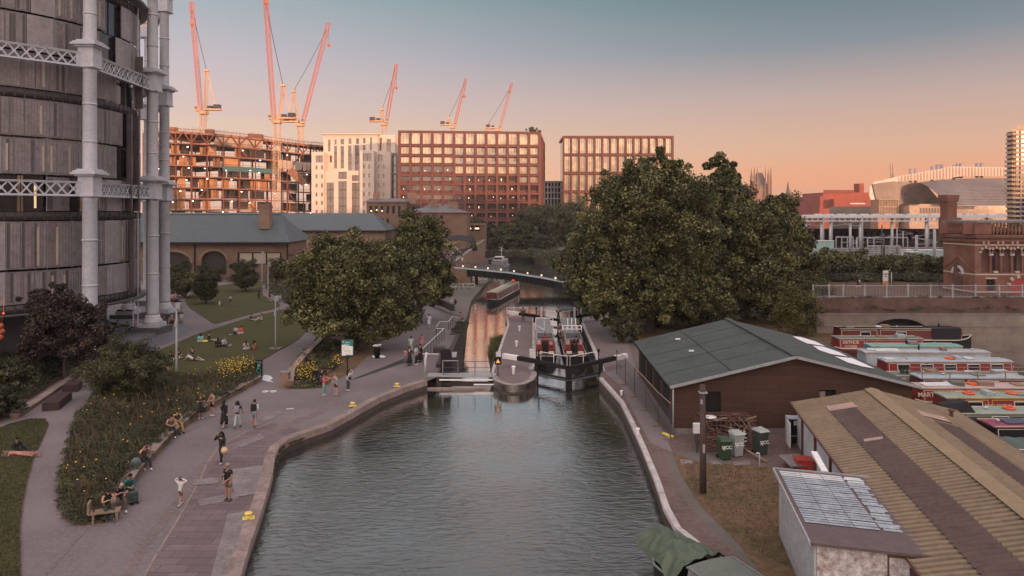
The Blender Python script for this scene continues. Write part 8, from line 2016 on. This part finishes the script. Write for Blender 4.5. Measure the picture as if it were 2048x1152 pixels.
person('woman in mustard trousers sitting on the bed wall, right of a seated pair',P(354,862,0),45,'sit','lap',(.08,.04,.03),('trousers',(.34,.22,.09)),('long',HB),(.45,.26,.19),BK,sleeve=0,seat=.44,ph=2)
person('woman alone on the bed wall in white trainers, hand to her face',P(288,936,0),48,'sit','face',(.10,.05,.045),('trousers',(.025,.03,.035)),('bun',HB),(.45,.26,.20),(.70,.70,.72),sleeve=0,seat=.42,lean=.10)
person('person bent over in a teal jacket, furthest of three at the near bed end',P(254,1000,0),52,'sit','lap',(.012,.14,.13),('trousers',(.05,.07,.06)),('short',HB),(.40,.22,.16),BK,sleeve=1,seat=.42,lean=.16,ph=2)
person('bald man in black reading his phone, middle of the three at the near bed end',P(240,1018,0),40,'sit','phone',BK,('trousers',(.10,.08,.07)),('bald',HB),(.52,.27,.22),(.66,.66,.68),sleeve=.5,seat=.42,lean=.16)
person('woman in black vest and dark green trousers on the timber bench end',P(215,1036,0),42,'sit','phone',BK,('trousers',(.035,.055,.045)),('long',HB),(.48,.27,.20),(.10,.10,.11),sleeve=0,seat=.44,lean=.08)
m = MB(); a = P(268,1006); m.cbox((a[0],a[1],.28),(.36,.24,.5),.5); m.cbox((a[0]+.1,a[1]-.14,.22),(.2,.08,.28),.5); tag(m.build('rucksack',pm('grey_rucksack',(.06,.08,.08)),bevel=.05),'grey-green rucksack standing by the feet of the three seated people','rucksack')
m = MB(); a = P(272,925,.55); m.ball(a,(.26,.2,.26),12,8); tag(m.build('shoulder_sack',pm('grey_sack',(.10,.13,.14))),'round grey-green bag behind the woman alone on the wall','bag')
person('girl in a coral hooded top and jade trousers with a dark backpack, pointing',pp_(648,791),75,'stand','point1',(.66,.17,.15),('trousers',(.16,.36,.31)),('short',(.06,.03,.03)),(.48,.27,.20),(.6,.6,.6),sleeve=1,bag=('backpack',(.10,.05,.07)),s=.92)
person('person in grey hooded top and maroon shorts between the coral and white tops',pp_(672,790),-35,'stand','lap',(.28,.30,.35),('shorts',(.10,.04,.04)),('short',(.16,.10,.08)),(.52,.32,.25),(.55,.4,.4),sleeve=1,s=.92,lean=.04)
person('dark-haired person in a white t-shirt photographing the sign, black bag across the body',pp_(696,782),140,'stand','camera',WH,('trousers',(.06,.07,.09)),('long',HB),(.45,.27,.2),(.66,.66,.68),sleeve=.5,bag=('crossbody',BK),s=.92)
m = MB(); a = P(633,772,.0); m.beam((a[0]-.5,a[1]+.4,.45),(a[0]+.6,a[1]+.4,.45),.5,.08); m.beam((a[0]-.5,a[1]+.6,.8),(a[0]+.6,a[1]+.6,.8),.06,.5); m.mi=0
for sx in (-.45,.5): m.beam((a[0]+sx,a[1]+.4,0),(a[0]+sx,a[1]+.4,.45),.07)
tag(m.build('dark_bench','black'),'dark bench half hidden behind the girl in coral','bench')
person('person sitting on the dark bench behind the girl in coral',(a[0]+.35,a[1]+.3,0),10,'sit','lap',BK,('trousers',BK),('long',HB),(.45,.27,.2),BK,sleeve=1,seat=.45)
person('woman in a long black dress at the left of the family by the lower handrail',pp_(819,731),160,'stand','phone',BK,('longskirt',BK),('short',HB),(.40,.22,.16),BK,sleeve=1,s=.95)
person('man in pale blue shirt and black trousers amid the family by the handrail',pp_(832,730),70,'stand','lap',(.48,.53,.60),('trousers',BK),('short',HB),(.36,.2,.14),(.6,.6,.6),sleeve=.9)
person('person in black at the right of the family by the handrail',pp_(840,724),150,'stand','down',BK,('longskirt',BK),('short',HB),(.36,.2,.14),BK,sleeve=1,s=.93)
person('person in a pale mint top behind the family by the handrail',pp_(822,707),180,'stand','down',(.40,.60,.57),('trousers',(.30,.40,.42)),('short',HB),(.36,.2,.14),DK,sleeve=.5,s=.95)
person('child in a pink dress beside the lower handrail',pp_(843,697),150,'stand','down',(.62,.22,.26),('skirt',(.62,.22,.26)),('short',HB),(.42,.24,.18),(.6,.3,.3),sleeve=.5,s=.80)
person('pink-clad person with a pushed stroller behind the family',pp_(811,726),170,'stand','lap',(.50,.22,.24),('trousers',(.30,.15,.17)),('short',HB),(.42,.24,.18),BK,sleeve=1,s=.72)
person('woman in a white dress walking on the towpath by the tree edge',pp_(858,658),170,'walk','down',(.55,.62,.68),('skirt',(.55,.62,.68)),('short',(.1,.05,.03)),(.45,.25,.2),(.4,.2,.15),sleeve=.8)
person('person in a white top, left of the two standing by the dark parapet',P(903,622,-.6),150,'stand','lap',WH,('trousers',BK),('short',(.5,.42,.35)),(.45,.27,.2),BK,sleeve=.6)
person('person in black, right of the two by the dark parapet',P(911,622,-.6),190,'stand','phone',BK,('trousers',(.2,.4,.42)),('long',HB),(.40,.23,.17),DK,sleeve=.8)
person('person in pink crouching on the bank in front of the bent handrail',P(921,643,0),150,'sit','lap',(.45,.22,.2),('trousers',(.14,.13,.14)),('short',HB),(.45,.27,.2),WH,sleeve=.3,seat=.3)
person('lone man in dark clothes walking on the far end of the lock island',pp_(1046,643,0),185,'walk','down',(.03,.03,.04),('trousers',(.025,.025,.03)),('short',HB),(.36,.2,.15),BK,sleeve=1)
BW = P(1150,700,.05)
person('person in black standing in the bow of the right-hand red boat',(6.1,66.6,-.15),185,'stand','tiller',BK,('trousers',BK),('short',HB),(.36,.2,.14),BK,sleeve=1)
person('person in a dark top stepping between the two red boats',(4.72,70.0,.05),150,'walk','point',(.05,.05,.06),('trousers',BK),('short',HB),(.42,.25,.18),BK,sleeve=.8,lean=.05)
person('person in dark blue at the middle of the far lock gates',(5.2,78.5,.95),170,'stand','phone',(.03,.03,.05),('trousers',BK),('short',HB),(.4,.22,.16),BK,sleeve=1)
person('person in dark trousers leaning behind the one between the boats',(4.9,73.4,.1),120,'walk','lap',(.10,.12,.14),('trousers',BK),('short',(.06,.04,.03)),(.4,.22,.16),BK,sleeve=1,lean=.1,ph=-1)
person('person with pale hair sitting on the right lockside under the trees',P(1228,640,0),-60,'sit','lap',WH,('trousers',DK),('short',(.4,.33,.27)),(.42,.24,.18),WH,sleeve=.6,seat=.4)
G = 'people sitting on the main lawn'
def lp(x,y): return P(x,y,.05)
person('person in black with a dark backpack at the far left of the nearest lawn group',lp(340,722),60,'cross','lap',BK,('trousers',DK),('short',HB),(.42,.24,.18),WH,sleeve=1,lean=.08)
person('person in a black t-shirt sitting behind the lamp post in the nearest lawn group',lp(357,717),20,'cross','lap',BK,('shorts',DK),('short',(.06,.04,.03)),(.46,.27,.2),WH,sleeve=.5,lean=.06)
person('person in a dark teal top in the nearest lawn group',lp(384,714),-30,'cross','face',(.03,.06,.09),('trousers',DK),('short',HB),(.46,.27,.2),DK,sleeve=.6)
person('person in a white shirt lying back on one elbow with legs stretched to the right',lp(386,721),78,'lie','prop',WH,('shorts',DK),('short',(.16,.09,.06)),(.46,.27,.2),WH,sleeve=.5)
person('person in beige kneeling forward at the near left edge of the lawn',lp(336,748),-75,'kneel','point',(.46,.31,.22),('trousers',(.42,.30,.22)),('short',(.2,.12,.09)),(.46,.27,.2),WH,sleeve=.8)
m = MB(); a = lp(319,757); [m.ball((a[0]+dx,a[1],a[2]+.12),(.2,.16,.13),8,5) for dx in (-.2,.1,.3)]; tag(m.build('white_bags','offwhite'),'heap of white bags on the grass beside the kneeling figure','bags')
person('person in a mint hooded top sitting on the lawn, curly dark hair',lp(401,684),15,'cross','lap',(.25,.52,.46),('trousers',(.30,.5,.45)),('curly',HB),(.3,.17,.12),WH,sleeve=1)
m = MB(); a = lp(411,684); m.ball((a[0],a[1]-.1,a[2]+.1),(.35,.22,.12),10,6); tag(m.build('yellow_bag','yellowpaint'),'pale yellow bag on the lawn beside the mint hooded top','bag')
person('person in black shorts with legs out, right of the mint hooded top',lp(419,681),62,'legs','prop',BK,('shorts',BK),('short',HB),(.46,.27,.2),WH,sleeve=.5)
person('long-haired person all in black sitting back to the camera mid-lawn',lp(436,694),190,'cross','lap',BK,('trousers',BK),('long',HB),(.42,.24,.18),BK,sleeve=1)
person('person in a pale open shirt facing right, beside the one all in black',lp(448,692),60,'legs','lap',(.45,.55,.57),('trousers',(.06,.06,.09)),('short',(.2,.12,.08)),(.5,.3,.23),WH,sleeve=1)
person('person in a white top, left of the pair high on the main lawn',lp(471,668),-20,'ground','lap',(.55,.58,.65),('trousers',(.10,.08,.10)),('short',(.15,.08,.06)),(.46,.27,.2),WH,sleeve=.5)
person('person in a bright red top, right of the pair high on the main lawn',lp(481,668),20,'cross','lap',(.70,.12,.08),('trousers',(.6,.5,.48)),('short',HB),(.46,.27,.2),WH,sleeve=.6)
person('long-haired woman in a pale top leaning over on the right of the lawn',lp(491,699),40,'cross','lap',(.55,.45,.47),('trousers',(.42,.5,.56)),('long',HB),(.46,.27,.2),WH,sleeve=.5,lean=.12)
person('person with big dark hair and red trousers on the right of the lawn',lp(511,698),-50,'cross','lap',(.20,.07,.06),('trousers',(.5,.1,.09)),('curly',HB),(.36,.2,.15),BK,sleeve=0,lean=.1)
person('dark-shirted person leaning back by the narrow path at the top of the main lawn',lp(503,641),70,'legs','prop',(.05,.045,.05),('trousers',(.40,.36,.3)),('short',HB),(.42,.24,.18),WH,sleeve=.5)
person('person in pale clothes on the grass edge, right of the one leaning back',lp(523,641),-70,'ground','lap',(.45,.38,.36),('trousers',(.5,.42,.4)),('long',(.06,.03,.02)),(.46,.27,.2),WH,sleeve=.3)
person('child in a pale pink top and dark skirt standing on the upper lawn',lp(461,608),0,'stand','lap',(.60,.52,.55),('skirt',(.10,.03,.05)),('short',HB),(.45,.27,.2),(.5,.3,.3),sleeve=.5,s=.72)
person('toddler in white standing on the upper lawn',lp(439,613),20,'stand','down',WH,('skirt',WH),('short',(.3,.18,.12)),(.5,.3,.22),WH,sleeve=.5,s=.50)
person('person in dark green standing on the upper lawn, left of the lamp post',lp(518,598),170,'stand','down',(.035,.05,.04),('trousers',(.03,.04,.035)),('short',HB),(.36,.2,.15),BK,sleeve=1)
person('person in black shorts standing on the narrow path, right of the lamp post',pp_(540,602),160,'stand','down',BK,('shorts',BK),('short',HB),(.42,.24,.18),WH,sleeve=.6)
person('person in white pushing a pram on the narrow path',pp_(591,612),-70,'walk','point',(.62,.58,.54),('trousers',(.62,.58,.56)),('short',(.5,.4,.34)),(.46,.27,.2),WH,sleeve=1)
a = P(580,616); t = thing('pram','dark pram pushed along the narrow path','pram',a,R(-20)); MB().lathe([(.12,.45),(.3,.55),(.34,.75),(.28,.95)],(0,0,0),10).build('seat','black',t,local=True)
for sx,sy in ((-.3,-.25),(.35,-.25),(-.3,.25),(.35,.25)): m = MB(); m.torus((sx,sy,.14),.12,.03,12,5,Matrix.Rotation(R(90),3,'X')); m.build('wheel','black',t,local=True)
m = MB(); m.tube([(-.3,0,.2),(.35,0,.8),(.6,0,1.05)],.025,5); m.tube([(.35,0,.2),(-.1,0,.6)],.025,5); m.build('frame','greymetal',t,local=True)
a = lp(511,606); m = MB(); m.ball((a[0],a[1]-40*0,a[2]+.2),(.3,.16,.16),8,6); 
def benchseat(x,y,lb):
 a = P(x,y); m = MB(); m.cbox((a[0],a[1]+.1,.22),(1.6,.6,.44)); tag(m.build('stone_bench','corten'),lb,'bench')
benchseat(333,648,'dark bench block by the second column base'); benchseat(346,604,'dark bench block far behind the columns')
person('person in black sitting by the base of the second column, left one',P(324,648,0),35,'sit','lap',(.09,.06,.06),('trousers',(.2,.12,.09)),('short',(.12,.06,.05)),(.46,.27,.2),BK,sleeve=.4)
person('person in a pinkish white top sitting by the base of the second column, right one',P(343,648,0),-25,'sit','lap',(.55,.42,.40),('skirt',(.3,.18,.13)),('short',HB),(.46,.27,.2),BK,sleeve=.5)
person('person in white seated at the far bend of the path, left one',P(343,604,0),40,'sit','lap',WH,('trousers',(.3,.14,.13)),('short',HB),(.46,.27,.2),BK,sleeve=.5)
person('person in a pink top seated at the far bend of the path, right one',P(350,602,0),40,'sit','lap',(.55,.40,.38),('trousers',(.35,.14,.13)),('short',(.14,.08,.06)),(.46,.27,.2),BK,sleeve=.5)
for k,(x,y,c,rz) in enumerate([(203,668,(.42,.26,.16),60),(216,664,(.25,.27,.32),10),(236,664,(.3,.24,.24),-60),(208,684,(.05,.04,.05),0),(268,664,(.35,.12,.10),-40),(255,668,(.05,.05,.06),20),(56,704,(.05,.04,.05),30),(74,704,(.3,.25,.25),-30)]):
 person(['diner in a tan top at the left end of the terrace table','diner in grey behind the terrace table','diner leaning on an arm at the right end of the terrace table','diner in black sitting in front of the terrace tables','diner in red on the terrace beside the second column','diner in black by the dark glass screen','dark-clothed diner at the small table left of the maple','diner in grey at the small table left of the maple'][k],P(x,y,.02),rz,'sit','lap',c,('trousers',DK),('short',BR),(.48,.28,.21),BK,sleeve=.5)
person('person in black sitting on the near left lawn with knees bent',lp(34,906),75,'ground','lap',BK,('trousers',BK),('short',HB),(.30,.17,.12),BK,sleeve=1)
person('person lying flat in a pink patterned outfit on the near left lawn',lp(40,911),82,'flat','lap',(.42,.20,.17),('trousers',(.40,.19,.16)),('short',(.2,.1,.07)),(.5,.3,.22),(.4,.2,.15),sleeve=.5)
sheet('picnic_blanket',[(P(2,915)[0],P(2,915)[1]),(P(80,915)[0],P(80,915)[1]),(P(82,903)[0],P(82,903)[1]),(P(6,903)[0],P(6,903)[1])],pm('blanket',(.30,.17,.16),vs=6,var=.5),.058)
tr = random.Random(12); GT = 'crowd standing on the terrace by the brick houses'
for k in range(18):
 px = tr.uniform(903,934); Y = tr.uniform(160,192); zz = 1.0+2.6*(Y-150)/72+.0
 c = tr.choice([WH,WH,(.5,.6,.62),BK,(.4,.3,.28),(.6,.5,.5)])
 person('one of the pale-dressed people crowded on the terrace by the brick houses', (X(px,Y),Y,zz+.05), tr.uniform(0,360), 'stand', 'lap', c, ('trousers',tr.choice([DK,WH,(.3,.3,.35)])), (tr.choice(['short','long']),tr.choice([HB,BR])), (.46,.27,.2), DK, sleeve=.7, group=GT)
q = Vector((-12.6,159.5,2.6)).lerp(Vector((-9.6,205,4.0)),.75)
person('person in white sitting on top of the tan canal wall, left one',(q.x+.15,q.y,q.z-.2+.25),60,'sit','lap',WH,('trousers',WH),('short',HB),(.46,.27,.2),WH,seat=.1)
person('person in white sitting on top of the tan canal wall, right one',(q.x+.5,q.y+5,q.z+.35),60,'sit','lap',WH,('trousers',DK),('short',HB),(.46,.27,.2),WH,seat=.1)
person('pedestrian with a white bag on the road behind the steel fence',(X(1716,89),89,3.82),90,'walk','down',BK,('trousers',BK),('short',HB),(.4,.23,.17),WH,sleeve=1,bag=('handbag',WH))
flush_skins()
